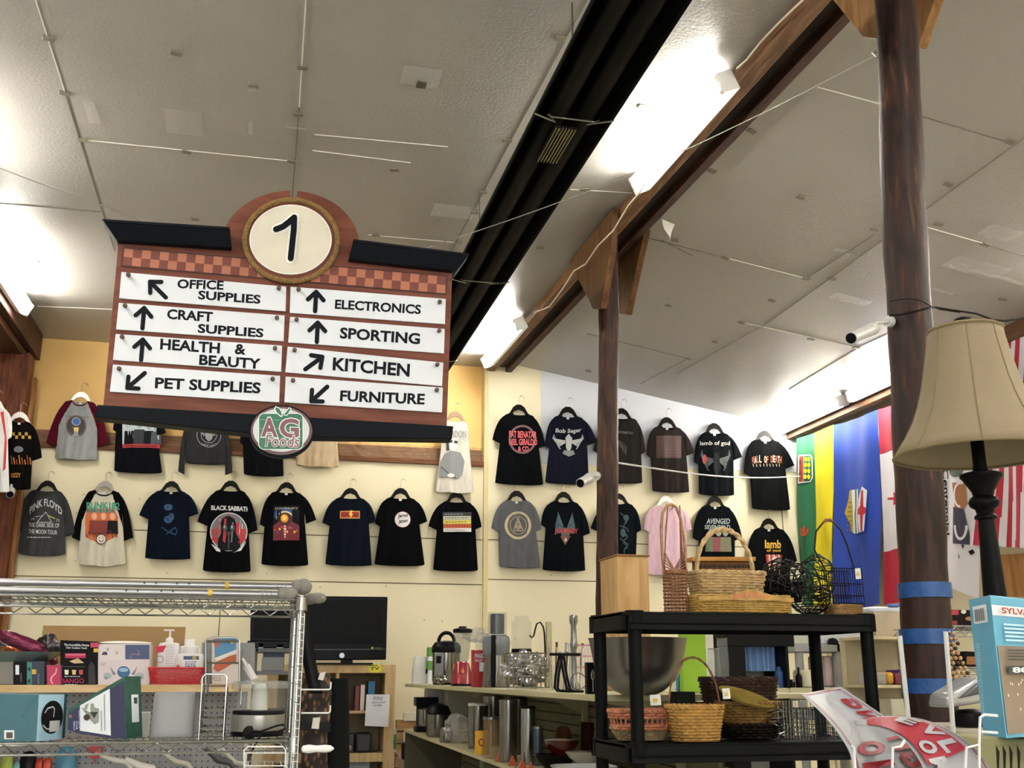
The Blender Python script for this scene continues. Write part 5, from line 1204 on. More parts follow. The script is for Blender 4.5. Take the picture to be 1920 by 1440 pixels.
# ================================================================== WOODEN GONDOLA BEHIND THE WIRE SHELF
GY = 4.75
gz = atY(200, 1284, GY).z
go = thing('display_shelf', 'pale wooden display shelf with grey pegboard below it, behind the wire shelf', 'shelf', (-.6, GY, 0))
gx0, gx1 = -2.0, atY(465, 1290, GY).x
MB().bb((gx0, GY, gz-.03), (gx1, GY+.42, gz), WOOD('#b99c70', '#cdb48a', 'x', 3, .5, 8, .05)).build('shelf_board', go, bevel=.002)
peg, nt, b = _new('pegboard'); N = nt.nodes; L = nt.links
b.inputs['Roughness'].default_value = .5
tc = N.new('ShaderNodeTexCoord'); sp_ = N.new('ShaderNodeSeparateXYZ'); L.new(tc.outputs['Object'], sp_.inputs[0])
def fr(o):
    a = N.new('ShaderNodeMath'); a.operation = 'MULTIPLY'; a.inputs[1].default_value = 1/.0254; L.new(o, a.inputs[0]); f = N.new('ShaderNodeMath'); f.operation = 'FRACT'; L.new(a.outputs[0], f.inputs[0])
    s = N.new('ShaderNodeMath'); s.operation = 'SUBTRACT'; s.inputs[1].default_value = .5; L.new(f.outputs[0], s.inputs[0]); p = N.new('ShaderNodeMath'); p.operation = 'POWER'; p.inputs[1].default_value = 2; L.new(s.outputs[0], p.inputs[0]); return p.outputs[0]
ad = N.new('ShaderNodeMath'); L.new(fr(sp_.outputs['X']), ad.inputs[0]); L.new(fr(sp_.outputs['Z']), ad.inputs[1]); ls = N.new('ShaderNodeMath'); ls.operation = 'LESS_THAN'; ls.inputs[1].default_value = .02; L.new(ad.outputs[0], ls.inputs[0])
mx = N.new('ShaderNodeMix'); mx.data_type = 'RGBA'; mx.inputs[6].default_value = lin('#8b8b8e'); mx.inputs[7].default_value = lin('#1c1c1e'); L.new(ls.outputs[0], mx.inputs[0]); L.new(mx.outputs[2], b.inputs['Base Color'])
MB().bb((gx0, GY+.40, .2), (gx1, GY+.42, gz-.03), peg).build('pegboard', go)
MB().bb((gx0, GY+.1, 0), (gx1, GY+.42, .2), M('#55534e', .6)).build('plinth', go)
for x in (gx0+.02, gx1-.03): MB().bb((x-.02, GY+.42, 0), (x+.02, GY+.46, gz+.1), M('#6d6a64', .5)).build('upright', go)
zsf = gz+.001
def gb(name, label, cat, x0, y0, x1, m, y1=1284, Y=None, dep=.12, art=None, y0r=None):
    """carton standing on the wooden shelf"""
    Y = GY+.03 if Y is None else Y
    return carton(name, label, cat, [(x0, y0), (x0, y1), (x1, y1), (x1, y0 if y0r is None else y0r)], Y, dep, m, art, zb=zsf)
tag(MB().bb((atY(78, 1200, GY+.36).x, GY+.36, zsf), (atY(346, 1200, GY+.36).x, GY+.372, atY(200, 1174, GY+.36).z), M('#9a7c52', .8, var=.05, vs=3)).build('cardboard_sheet', loc=atY(200, 1284, GY+.36)), 'brown cardboard sheet standing behind the cartons on the wooden shelf', 'cardboard')
gb('grey_box', 'grey carton at the left end of the wooden shelf', 'box', -14, 1241, 25, M('#75726c', .5))
gb('dark_box', 'black slim carton with a white sticker, second from the left', 'box', 26, 1240, 50, bkp, art=lambda a: (a.rect(29, 1247, 36, 1265, wl), a.text('CORSO', (38, 1280), (38, 1262), 3, c_('#7a7a7a'), .01, down=(3, 0))))
gb('navy_teal_box', 'navy and teal carton with a yellow price label', 'box', 50, 1240, 84, M('#1d2c3d', .45), art=lambda a: (a.rect(50.5, 1242, 60, 1284, c_('#3f837d')), a.rect(60, 1255, 68, 1264, c_('#c5a03a')), a.text('BEAUTY', (71, 1282), (70, 1262), 3, c_('#8791a0'), .01, down=(3, 0)), a.poly([(51, 1254), (57, 1250), (57, 1260)], c_('#16242e')), a.poly([(51, 1277), (57, 1272), (57, 1283)], c_('#16242e'))))
def apk(a):
    a.rect(88, 1248, 114, 1286, c_('#8a2c4a')); a.rect(89, 1249, 113, 1285, c_('#b23a5c')); a.line([(106, 1253), (105, 1262), (98, 1268), (95, 1275), (99, 1282)], 1.8, c_('#e8c9d0'))
gb('pink_box', 'small pink carton with a white curved drawing', 'box', 87, 1247, 115, M('#8d3350', .4), y1=1286, Y=GY+.01, dep=.08, art=apk)
def abg(a):
    a.text('The Incredible Home', (120, 1211), (167, 1212), 4.5, wl, .02); a.text('Hair Cutting Tool!', (124, 1217), (163, 1218), 4.5, wl, .02)
    a.rect(122, 1225, 161, 1234, c_('#b02a50')); a.rect(123, 1226, 160, 1229, c_('#d0708c')); a.poly([(130, 1240), (146, 1234), (158, 1243), (140, 1244)], c_('#c9a98a')); a.line([(117, 1250), (160, 1250)], .8, c_('#6a6a6a'))
    for x, c in ((125, '#e6dccc'), (139, '#d8b77a'), (152, '#b04a4a')): a.poly([(x-4, 1256), (x+4, 1256), (x+3, 1265), (x-3, 1265)], c_(c))
    a.scrib(121, 1267, 153, 1270, 1, wl, 1.2); a.text('BANGO', (116, 1281), (158, 1281), 9, c_('#b3285a'), .015); a.scrib(122, 1282, 152, 1285, 1, wl, 1.5)
    a.poly([(166, 1248), (172, 1240), (178, 1248), (180, 1284), (166, 1284)], c_('#2a2a2a')); a.rect(170, 1205, 186, 1214, c_('#b8405a')); a.rect(176, 1216, 184, 1223, c_('#d8b13a'))
gb('hair_tool_box', 'tall black carton with pink lettering and a pink clip pictured', 'box', 113, 1200, 185, M('#0d0b0c', .35), dep=.09, art=abg, y0r=1203)
def aft(a):
    a.rect(187, 1210, 233, 1238, c_('#d6cdd0')); a.rect(235, 1209, 280, 1236, c_('#4a5577')); a.poly([(190, 1228), (194, 1222), (200, 1222), (202, 1228)], c_('#3c3a4a')); a.text('3', (216, 1227), (221, 1227), 6, c_('#b08a3a'), .02); a.text('2', (200, 1220), (204, 1220), 5, c_('#4a4a5a'), .02)
    a.line([(244, 1234), (248, 1226), (262, 1228), (258, 1218)], 1.2, c_('#b87a8a'))
    a.rect(184, 1238, 279, 1284, c_('#cfc4c8')); a.ell(232, 1260, 12, 11, c_('#3a5f88'), 24); a.ell(232, 1256, 9, 4, c_('#8fb0cc'), 16)
    for s in (-1, 1):
        a.poly([(232+s*26, 1249), (232+s*21, 1256), (232+s*14, 1264), (232+s*20, 1266)], c_('#7a808a')); a.ell(232+s*30, 1267, 8, 6, c_('#a4aab2'), 16); a.ell(232+s*33, 1271, 4, 3, c_('#8a9098'), 12)
    a.text('HOT', (190, 1248), (198, 1247), 4, c_('#c0943a'), .02)
gb('foot_bath_box', 'large pale pink carton with two shiny appliances pictured around a blue disc', 'box', 183, 1208, 281, M('#cbc0c4', .45), dep=.14, art=aft, y0r=1207)
tag(MB().sphere(atY(235, 1206, GY+.1), .05, M('#d9d5cb', .6), 16, (2.2, 1.0, .18)).build('folded_cloth', loc=atY(235, 1206, GY+.1)), 'cream folded cloth lying on the pale pink carton', 'cloth')
# heap of shiny pouches
pou = [('#6d2440', 40, 1205, 44, 12, -.35), ('#8c3a5c', 66, 1218, 34, 10, -.5), ('#3a3538', 90, 1212, 22, 20, -1.0), ('#b4552e', 34, 1222, 26, 7, -.25), ('#4c4448', 10, 1200, 26, 12, -.2), ('#7b3a52', 92, 1236, 16, 12, -.9)]
for i, (c, x, y, rx, ry, an) in enumerate(pou):
    p = atY(x, y, GY+.12+.03*i); k = mpp(p); m_ = M(c, .2, .5, var=.5, vs=22, bump=.8, bs=25)
    o = MB().lathe([(.001, -.02), (rx*k*.9, -.012), (rx*k, 0), (rx*k*.9, .012), (.001, .02)], (0, 0, 0), m_, 26, 1, 1.0, p=4, wob=lambda t, kk: 1+.04*math.sin(9*t+kk)).build('shiny_pouch', ang=60)
    o.scale = (1, max(.3, ry/rx), 1); o.location = p; o.rotation_euler = (PI/2, -an*.5, 0); o.rotation_euler = (PI/2, 0, 0)
    o.rotation_euler = (Matrix.Rotation(-an, 3, 'Y') @ Matrix.Rotation(PI/2, 3, 'X')).to_euler()
    tag(o, ['maroon shiny pouch on top of the heap', 'rose shiny pouch sliding off the heap', 'black shiny pouch standing at the right of the heap', 'orange pouch in the middle of the heap', 'dark grey pouch at the left edge of the heap', 'plum shiny pouch hanging low beside the black carton'][i]+' on the wooden shelf', 'pouch')
tr = MB(); tr.lathe([(.12, .0), (.19, .035), (.2, .04), (.185, .036), (.12, .004)], atY(28, 1241, GY+.15), M('#9fb3ae', .2, .6), 36, 1.0, .55)
tag(tr.build('metal_tray', loc=atY(28, 1241, GY+.15)), 'shiny pale metal tray resting on the grey carton', 'tray')
# red basket with bottles
rbm = M('#b0161c', .35, coat=.2)
rk = thing('red_basket', 'red plastic basket holding white bottles, on the wooden shelf', 'basket', atY(330, 1287, GY+.02))
c = atY(331, 1272, GY+.08); k = mpp(c); m = MB()
hw0, hw1, hh = 42*k, 49*k, 30*k
zb0 = zsf; R4 = lambda w_, d_, z: [Vector((c.x-w_, c.y-d_, z)), Vector((c.x+w_, c.y-d_, z)), Vector((c.x+w_, c.y+d_, z)), Vector((c.x-w_, c.y+d_, z))]
for j in range(9):
    t = j/8; m.tube(R4(hw0+(hw1-hw0)*t, .07+.01*t, zb0+.004+(hh-.006)*t), .0022 if j < 8 else .004, rbm, 5, closed=True)
for f in range(4):
    A4, B4 = R4(hw0, .07, zb0+.004), R4(hw1, .08, zb0+hh)
    n = 30 if f % 2 == 0 else 16
    for i in range(n+1): m.tube([A4[f].lerp(A4[(f+1) % 4], i/n), B4[f].lerp(B4[(f+1) % 4], i/n)], .0016, rbm, 4)
m.bb((c.x-hw0, c.y-.07, zb0), (c.x+hw0, c.y+.07, zb0+.004), rbm); m.build('basket_body', rk, smooth=False)
def pump(label, px, y0, ys, y1, w_, col, art=None, pumpy=True, Yo=.06):
    p = atY(px, y1, GY+Yo); k = mpp(p); b0 = Vector((p.x, GY+Yo, zsf+.005)); h = atY(px, ys, GY+Yo).z-b0.z; o = thing('lotion_bottle', label, 'bottle', b0, 'white bottles in the red basket'); w2 = w_/2*k
    m_ = M(col, .35)
    MB().lathe([(w2*.95, 0), (w2, .004), (w2, h-.01), (w2*.9, h), (w2*.35, h+.004)], b0, m_, 24, 1, .6, p=4).build('bottle_body', o)
    if pumpy:
        t = atY(px, y0, GY+Yo).z; q = MB(); z0_ = b0.z+h
        q.lathe([(7*k, 0), (7*k, 7*k), (5*k, 10*k), (2.2*k, 11*k), (1.8*k, t-z0_-3*k)], (b0.x, b0.y, z0_), m_, 16); q.box((b0.x-2*k, b0.y, t-1.5*k), (19*k, 5*k, 3*k), m_); q.build('pump_head', o)
    else: MB().lathe([(w2*.5, 0), (w2*.5, 12*k), (w2*.48, 13*k)], (b0.x, b0.y, b0.z+h), m_, 20).build('cap', o)
    if art: a = Art(lambda x, y, kk: atY(x, y, GY+Yo-w2*.6-.001)+Vector((0, -.0002*kk, 0))); art(a); a.b.build('label_print', o, smooth=False)
def al1(a): a.poly([(293, 1212), (312, 1210), (306, 1222), (293, 1224)], c_('#b82848')); a.ring(300, 1236, 7, 7, 1.5, c_('#7a8a96'), 20); a.scrib(311, 1208, 328, 1250, 10, c_('#9aa0a6'), 1)
pump('white pump bottle with a red band, left in the red basket', 311, 1180, 1206, 1284, 38, '#d8d2d2', al1, True, .09)
pump('plain white bottle with a wide cap, at the back of the red basket', 350, 1195, 1212, 1284, 40, '#dcdcda', None, False, .12)
def al2(a): a.rect(344, 1230, 373, 1257, c_('#4a5a7a')); a.rect(344, 1237, 373, 1257, wl); a.scrib(347, 1239, 371, 1255, 4, dk, 1.8); a.rect(361, 1231, 368, 1236, c_('#c9a338')); a.ell(334, 1250, 3, 4, c_('#b85060'), 10)
pump('short white bottle with a dark label, at the front of the red basket', 352, 1200, 1226, 1284, 52, '#d2cccc', al2, False, .085)
# insole pack
def ain(a):
    a.poly([(402, 1196), (443, 1194), (443, 1226), (403, 1238)], c_('#4d7fa8')); a.poly([(402, 1234), (443, 1218), (443, 1226), (406, 1240)], c_('#d6d2c8')); a.poly([(403, 1242), (430, 1230), (443, 1226), (443, 1240), (420, 1254), (408, 1260), (400, 1254)], c_('#a8583c'))
    a.ell(407, 1205, 6, 9, c_('#9a5a54'), 14); a.scrib(418, 1203, 440, 1206, 1, c_('#25506e'), 2); a.rect(432, 1202, 438, 1207, c_('#c9a93a')); a.text('PLUS', (399, 1277), (414, 1277), 9, c_('#8a7a70'), .01)
gb('insole_package', 'upright pack with a brown insole pictured under a blue band', 'package', 397, 1192, 447, M('#bdb4ae', .4), Y=GY+.06, dep=.05, art=ain, y0r=1196)
gb('grey_binder', 'plain grey upright folder behind the insole pack', 'folder', 379, 1205, 478, M('#7f8082', .5), Y=GY+.22, dep=.02)
# things hanging on the pegboard
hg = [('lime_package', 'lime green hanging pack at the left edge of the pegboard', 0, 1398, 24, '#8fa03a'), ('teal_package', 'pale teal hanging pack on the pegboard', 24, 1402, 38, '#6ba0a4'), ('black_package', 'black hanging pack on the pegboard', 36, 1400, 66, '#111012'),
      ('red_package', 'red oval hanging pack, left one of two', 66, 1396, 80, '#b4301e'), ('red_package', 'orange red hanging pack beside the blue glove pack', 81, 1396, 96, '#b8402a'), ('blue_package', 'blue hanging pack with a pale centre', 104, 1398, 142, '#3d7a94')]
for nme, lbl, x0, y0, x1, c in hg:
    P0 = atY((x0+x1)/2, y0+40, GY+.36); wd = (x1-x0)*mpp(P0)/2
    o = MB().lathe([(.001, -.012), (wd*.8, -.010), (wd, 0), (wd*.8, .010), (.001, .012)], (0, 0, 0), M(c, .35, var=.25, vs=30), 20, 1, 2.0, p=3, rot=RXm).build(nme, ang=60)
    o.location = P0+Vector((0, .0, 0)); tag(o, lbl+' below the wire shelf', 'package')
rp0 = atY(177, 1400, GY+.34)
tag(MB().prism([atY(x, y, GY+.34) for x, y in ((168, 1396), (192, 1396), (190, 1416), (180, 1424), (178, 1432), (174, 1424), (164, 1414))], (0, .02, 0), M('#9c1820', .35)).build('red_scraper', loc=rp0), 'dark red tool with a pointed tip hanging on the pegboard', 'tool')
for i, (x, y, c) in enumerate(((215, 1425, '#c9c6c0'), (262, 1436, '#d8d5d0'), (330, 1428, '#bab6aa'), (410, 1425, '#3a3a38'), (440, 1430, '#a8a49a'))):
    p = atY(x, y, GY+.3); r = .012+.004*(i % 2)
    tag(MB().tube([p+Vector((-.06, 0, .02+.01*i)), p, p+Vector((.05, 0, -.01)), p+Vector((.09, 0, -.06))], [r*.6, r, r, r*.5], M(c, .4), 12).build('hanging_tool', loc=p), ['pale curled handle low on the pegboard', 'white rounded handle low on the pegboard, second of the row', 'cream tool handle on the pegboard below the grey bin', 'dark tool handle on the pegboard below the tier rack', 'beige bent handle on the pegboard by the shelf post'][i], 'tool')
# ================================================================== TELEVISIONS AND BOOKCASE AT THE BACK WALL
def ybox(parent, name, x0, y0, x1, y1, Y, dep, m, bev=.003):
    a = atY(x0, y1, Y); b = atY(x1, y0, Y); return MB().bb((a.x, Y, a.z), (b.x, Y+dep, b.z), m).build(name, parent, bevel=bev)
pale = WOOD('#b3976a', '#c6ab80', 'z', 3, .5, 7, .05); pale_d = WOOD('#8d7452', '#9a8260', 'x', 3, .5, 7, .05)
KY = 9.45
bz = atY(650, 1246, KY).z; bxl, bxr = atY(500, 1300, KY).x, atY(741, 1300, KY).x; bzb = .93
bc = thing('bookcase', 'pale wood cube bookcase under the flat television', 'bookcase', ((bxl+bxr)/2, KY, 0))
MB().bb((bxl, KY, bz-.07), (bxr, KY+.4, bz), pale).build('top_board', bc, bevel=.002)
xr = [bxl+.03, atY(632, 1300, KY).x, bxr-.03]
zm, zl_ = atY(650, 1333, KY).z, atY(650, 1413, KY).z
for x, w_ in ((bxr-.045, .07), (atY(632, 1300, KY).x, .022), (bxl+.045, .07)): MB().bb((x-w_*.62, KY, 0), (x+w_*.62, KY+.4, bz-.07), pale).build('side_board', bc, bevel=.002)
for z, h in ((zm, .022), (zl_, .07), (.55, .03), (.1, .07)): MB().bb((bxl+.08, KY+.005, z-h), (bxr-.08, KY+.395, z), pale).build('shelf_board', bc, bevel=.002)
MB().bb((bxl, KY+.39, .05), (bxr, KY+.4, bz-.05), M('#8d7f62', .7)).build('back_panel', bc)
def inb(name, label, cat, x0, y0, x1, z, c, dep=.15, yo=.06, bev=.003, rough=.45, art=None):
    Y = KY+yo; a = atY(x0, 1300, Y); b = atY(x1, 1300, Y); t = atY((x0+x1)/2, y0, Y).z
    o = MB().bb((a.x, Y, z+.001), (b.x, Y+dep, t), M(c, rough)).build(name, bevel=bev, loc=((a.x+b.x)/2, Y, z)); tag(o, label, cat); return o
inb('red_folder', 'red folder left of the bookcase upright', 'folder', 621, 1303, 628, zm, '#b8483a'); inb('green_book', 'small green box in the upper cube of the bookcase', 'box', 634, 1293, 647, zm, '#3b6a4c')
o = inb('white_book', 'white thin book leaning in the bookcase', 'book', 676, 1284, 684, zm, '#cdbfb8'); inb('maroon_book', 'maroon thin book leaning beside the white one', 'book', 666, 1286, 674, zm, '#6a3038')
inb('blue_case', 'blue case at the right of the upper cube', 'case', 690, 1277, 703, zm, '#2c6d96'); inb('dark_box', 'dark round edged box in the lower cube of the bookcase', 'box', 670, 1374, 700, zl_, '#2a2a2c', bev=.02); inb('dark_box', 'dim purple grey box in the lower cube, left one', 'box', 642, 1376, 666, zl_, '#2f2930')
tag(MB().sphere(atY(648, 1402, KY+.02), .06, M('#8f8c8a', .2, .8, bump=.6, bs=20), 14, (1, .6, .6)).build('foil_ball', loc=atY(648, 1402, KY+.02)), 'crumpled silver foil in the lower cube of the bookcase', 'foil')
inb('file_box', 'pale blue grey case below the bookcase shelf', 'box', 634, 1420, 698, .93-.35, '#7f8a8c', yo=.05)
# big television
TY = 9.42
tv = thing('television', 'large black flat television on top of the pale bookcase', 'television', atY(645, 1243, TY))
tvb = M('#08080a', .28, coat=.3); scr = M('#020203', .35, var=.0)
q = [atY(x, y, TY) for x, y in ((545, 1238), (724, 1237), (727, 1119), (545, 1117))]
MB().prism(q, (0, .09, 0), tvb).build('cabinet', tv, bevel=.008, smooth=False)
MB().prism([atY(x, y, TY-.004) for x, y in ((552, 1208), (717, 1208), (719, 1126), (552, 1124))], (0, .006, 0), scr).build('screen', tv, smooth=False)
MB().prism([atY(x, y, TY-.006) for x, y in ((548, 1219), (722, 1218), (722, 1216.5), (548, 1217.5))], (0, .01, 0), M('#3a3c3a', .3, .5)).build('trim_strip', tv, smooth=False)
p = atY(641, 1229, TY-.003); MB().lathe([(.001, -.006), (.02, -.005), (.022, .004)], p, M('#b9bcbc', .3, .5), 20, rot=RXm).build('badge', tv)
a = Art(onY(TY-.001)); a.rect(696, 1213, 700, 1217, c_('#b8b23c')); a.scrib(703, 1213, 718, 1217, 1, c_('#55575a'), 1.6); a.b.build('stickers', tv, smooth=False)
p = atY(650, 1240, TY+.04); MB().bb((p.x-.05, TY+.02, bz), (p.x+.05, TY+.06, p.z+.05), tvb).bb((p.x-.25, TY-.0, bz+.0005), (p.x+.22, TY+.2, bz+.014), tvb).build('stand', tv, bevel=.004)
a = Art(onY(KY-.001))
sb_ = thing('star_price_card', 'yellow starburst price card on the bookcase top edge', 'card', atY(703, 1262, KY-.005))
pts = []
for i in range(32):
    an = 2*PI*i/32; r = 1.05 if i % 2 else .72; pts.append((703+17*r*math.cos(an), 1253+9.5*r*math.sin(an)))
MB().prism([atY(x, y, KY-.006) for x, y in pts][::-1], (0, .003, 0), M('#d6cf2e', .5)).build('card', sb_, smooth=False)
a = Art(onY(KY-.007)); a.text('TV', (694, 1257), (712, 1256), 6, c_('#4a4a20'), .03); a.scrib(692, 1246, 712, 1250, 1, c_('#4a4a20'), 1.5); a.b.build('lettering', sb_, smooth=False)
nt_ = thing('notice_sheet', 'white paper notice taped to the right side of the bookcase', 'notice', atY(706, 1363, KY-.06))
MB().prism([atY(x, y, KY-.05) for x, y in ((687, 1302), (684, 1361), (728, 1363), (731, 1302))], (0, .002, 0), M('#d5d7db', .5)).build('paper', nt_, smooth=False)
a = Art(onY(KY-.051)); a.scrib(700, 1306, 720, 1312, 2, c_('#55504a'), 1.2); a.text('INSTALLATION', (697, 1319), (723, 1318), 3, c_('#55504a'), .01); a.text('CUSTOMER', (699, 1324), (716, 1324), 3, c_('#55504a'), .01); a.b.build('lettering', nt_, smooth=False)
# older television further left
t2 = thing('television', 'smaller dark television behind the wire shelf post', 'television', atY(510, 1240, 8.9))
MB().prism([atY(x, y, 8.9) for x, y in ((469, 1202), (556, 1203), (560, 1136), (470, 1135))], (0, .08, 0), tvb).build('cabinet', t2, bevel=.006, smooth=False)
MB().prism([atY(x, y, 8.895) for x, y in ((475, 1197), (550, 1198), (553, 1141), (476, 1140))], (0, .006, 0), M('#050707', .4)).build('screen', t2, smooth=False)
p = atY(512, 1210, 8.92); MB().bb((p.x-.2, 8.85, atY(512, 1215, 8.9).z), (p.x+.2, 9.05, atY(512, 1202, 8.9).z), tvb).build('stand', t2, bevel=.005)
sd = thing('side_shelf', 'dim grey media shelf under the smaller television', 'shelf', atY(515, 1300, 8.85))
x0_, x1_ = atY(478, 1250, 8.8).x, atY(560, 1250, 8.8).x
for y_, c in ((1216, '#4a4e52'), (1258, '#5c5f60'), (1330, '#4a4a48')): z_ = atY(515, y_, 8.8).z; MB().bb((x0_, 8.8, z_-.03), (x1_, 9.2, z_), M(c, .5)).build('shelf_board', sd, bevel=.002)
for x_ in (x0_, x1_): MB().bb((x_-.015, 8.8, 0), (x_+.015, 9.2, atY(515, 1216, 8.8).z), M('#3a3c3e', .5)).build('side_board', sd)
def onsd(name, label, cat, x0, y0, x1, yb, c, Y=8.85, dep=.12, bev=.004): a = atY(x0, yb, Y); b = atY(x1, yb, Y); zb = atY((x0+x1)/2, yb, 8.8).z; tag(MB().bb((a.x, Y, zb+.001), (b.x, Y+dep, atY((x0+x1)/2, y0, Y).z), M(c, .45)).build(name, bevel=bev, loc=((a.x+b.x)/2, Y, zb)), label, cat)
onsd('white_box', 'small white box on the media shelf', 'box', 484, 1205, 494, 1216, '#a9aaa6'); onsd('pale_box', 'pale box at the right of the media shelf', 'box', 518, 1207, 531, 1216, '#9c9c90'); onsd('blue_binder', 'navy flat box on the media shelf below the screen', 'box', 492, 1220, 532, 1258, '#202c52', dep=.2)
onsd('grey_printer', 'grey printer on the lower media shelf', 'printer', 490, 1232, 532, 1258, '#6d7070', Y=8.82, dep=.02)
# slatwall panel under the bookcase's right
sw = thing('slatwall_panel', 'wooden slatwall panel with red slots right of the bookcase', 'panel', atY(775, 1430, 9.7))
xa_, xb_ = atY(742, 1400, 9.7).x, atY(810, 1400, 9.7).x; zt_s = atY(775, 1350, 9.7).z
m = MB(); z = zt_s
while z > .3: m.bb((xa_, 9.70, z-.088), (xb_, 9.73, z), WOOD('#8c6a48', '#a4835c', 'x', 3, .5, 7, .05)); z -= .1
m.bb((xa_, 9.73, .2), (xb_, 9.75, zt_s), M('#6d1f1a', .5)); m.build('slats', sw, smooth=False)
tag(MB().bb((atY(757, 1350, 9.66).x, 9.66, atY(757, 1352, 9.66).z), (atY(803, 1350, 9.66).x, 9.7, atY(803, 1336, 9.66).z), M('#c9c7ba', .4)).build('wall_socket', bevel=.004), 'off white multi socket on the wall above the slatwall', 'socket')
def hp(name, label, q, Y, c, art=None): 
    o = thing(name, label, 'package', atY(*q[0], Y)); MB().prism([atY(x, y, Y) for x, y in q], (0, .03, 0), M(c, .4)).build('card', o, bevel=.003, smooth=False)
    if art: a = Art(onY(Y)); art(a); a.b.build('print', o, smooth=False)
hp('green_package', 'green blister pack hanging on the slatwall', [(722, 1366), (721, 1411), (743, 1412), (744, 1367)], 9.5, '#2f7a4a', lambda a: (a.rect(722, 1366, 743, 1377, c_('#b0b8b8')), a.ell(734, 1392, 6, 9, c_('#1d3450'), 16), a.rect(721, 1405, 743, 1411, c_('#a8b4a8'))))
hp('white_package', 'white pack with a black picture hanging by the corner shelf', [(757, 1372), (757, 1400), (779, 1400), (779, 1372)], 9.3, '#b9b9b6', lambda a: a.ell(767, 1386, 6, 8, dk, 16))
hp('pink_package', 'small pink and white pack low on the slatwall', [(747, 1410), (747, 1440), (763, 1440), (763, 1410)], 9.3, '#a88890')
mk = atY(775, 1425, 8.9); k = mpp(mk)
tag(MB().bb((mk.x-20*k, 8.85, 0), (mk.x+20*k, 9.15, mk.z-.001), M('#8a7f6a', .6)).build('storage_box', loc=(mk.x, 9, 0)), 'plain tan carton under the low black coffee maker', 'box')
cm_ = thing('coffee_maker', 'black coffee maker standing low left of the corner shelf', 'appliance', (mk.x, 9.0, 0))
MB().lathe([(18*k, mk.z), (19*k, mk.z+2*k), (20*k, mk.z+28*k), (17*k, mk.z+31*k)], (mk.x, 9.0, 0), bkp, 24, p=4).build('body', cm_); MB().lathe([(14*k, -8*k), (16*k, 0), (12*k, 4*k)], (mk.x+12*k, 8.92, mk.z+6*k), bkp, 20).build('basket', cm_)
# ================================================================== KITCHEN GONDOLA
KX = 1.20
kt = M('#a9a380', .5, var=.03); kslat = M('#6d6a4c', .6)
z_t, z_b = 1.530, 1.190
ya, yb = 3.78, 8.74
kg = thing('kitchen_gondola', 'olive cream two level metal shelving run loaded with kitchen appliances', 'shelf', (KX, 6, 0))
def ksh(z): MB().prism([(KX, ya, z-.022), (KX, yb-.03, z-.022), (KX+.06, yb, z-.022), (KX+.46, yb, z-.022), (KX+.46, ya, z-.022)], (0, 0, .022), kt).build('shelf_board', kg, bevel=.002, smooth=False)
ksh(z_t); ksh(z_b); ksh(.75); ksh(.3)
for z in (z_t, z_b, .3): MB().bb((KX+.485, ya+.1, z-.022), (KX+.95, 6.4, z), kt).build('shelf_board', kg, bevel=.002, smooth=False)
m = MB(); z = .1
while z < z_t-.03: m.bb((KX+.46, ya, z), (KX+.475, yb, z+.044), kslat); z += .05
m.bb((KX+.475, ya, .1), (KX+.485, yb, z_t-.03), M('#3c3a2a', .7)); m.build('slat_back', kg, smooth=False)
uy = atX(1029, 1200, KX+.445).y; uz = atX(1029, 1166, KX+.445).z
MB().bb((KX+.43, uy-.015, z_t), (KX+.46, uy+.015, uz), kt).build('upright', kg, bevel=.002)
for yy in (4.1, 5.35, 6.6, 7.85):
    MB().bb((KX+.43, yy-.015, 0), (KX+.46, yy+.015, z_t-.001), kt).build('upright', kg, bevel=.002)
    for z in (z_t, z_b): MB().prism([(KX+.43, yy-.004, z-.022), (KX+.05, yy-.004, z-.024), (KX+.3, yy-.004, z-.06), (KX+.43, yy-.004, z-.12)], (0, .008, 0), kt).build('bracket', kg, smooth=False)
MB().bb((KX+.01, yb-.04, 0), (KX+.46, yb-.02, z_b-.025), M('#45412f', .7)).build('dark_sheet', kg)  # dark sheet across the far end, below the lower shelf
def KP(px, z, xo=.12):
    p = atX(px, 1285, KX+xo); return Vector((KX+xo, p.y, z))
def kk(p): return mpp(p)
def kthing(name, label, cat, px, z, xo=.12, group=None):
    p = KP(px, z+.001, xo); return thing(name, label, cat, p, group), p, kk(p)
zT, zB = z_t, z_b
o, p, k = kthing('can_opener', 'white rounded electric can opener at the far end of the top shelf', 'appliance', 787, zT)
MB().lathe([(15*k, 0), (15*k, 20*k), (13*k, 45*k), (9*k, 50*k), (.001, 51*k)], p, M('#d2d2cc', .4), 24, 1, .8, p=3.5).build('body', o); MB().box(p+Vector((12*k, -12*k, 22*k)), (6*k, 6*k, 8*k), bkp).build('cutter', o)
o, p, k = kthing('green_box', 'green and white carton between the can opener and the pressure cooker', 'box', 808, zT, .2)
MB().box(p+Vector((0, 0, 33*k)), (14*k, 30*k, 66*k), M('#5c9a3a', .4)).box(p+Vector((0, -.2*k, 12*k)), (14.4*k, 30.4*k, 24*k), wl).box(p+Vector((0, -.2*k, 45*k)), (14.4*k, 30.4*k, 8*k), wl).build('carton', o, smooth=False)
ssk = M('#85827c', .2, .95, var=.1, vs=12)
o, p, k = kthing('pressure_cooker', 'steel electric pressure cooker with a black lid and loop handle', 'appliance', 836, zT, .16)
MB().lathe([(24*k, 0), (25*k, 4*k)], p, bkp, 30).lathe([(25*k, 4*k), (26*k, 8*k), (26*k, 58*k)], p, ssk, 32).build('body', o)
MB().lathe([(27*k, 58*k), (28*k, 62*k), (27*k, 70*k), (22*k, 77*k), (8*k, 80*k), (.001, 80*k)], p, bkp, 32).build('cooker_lid', o)
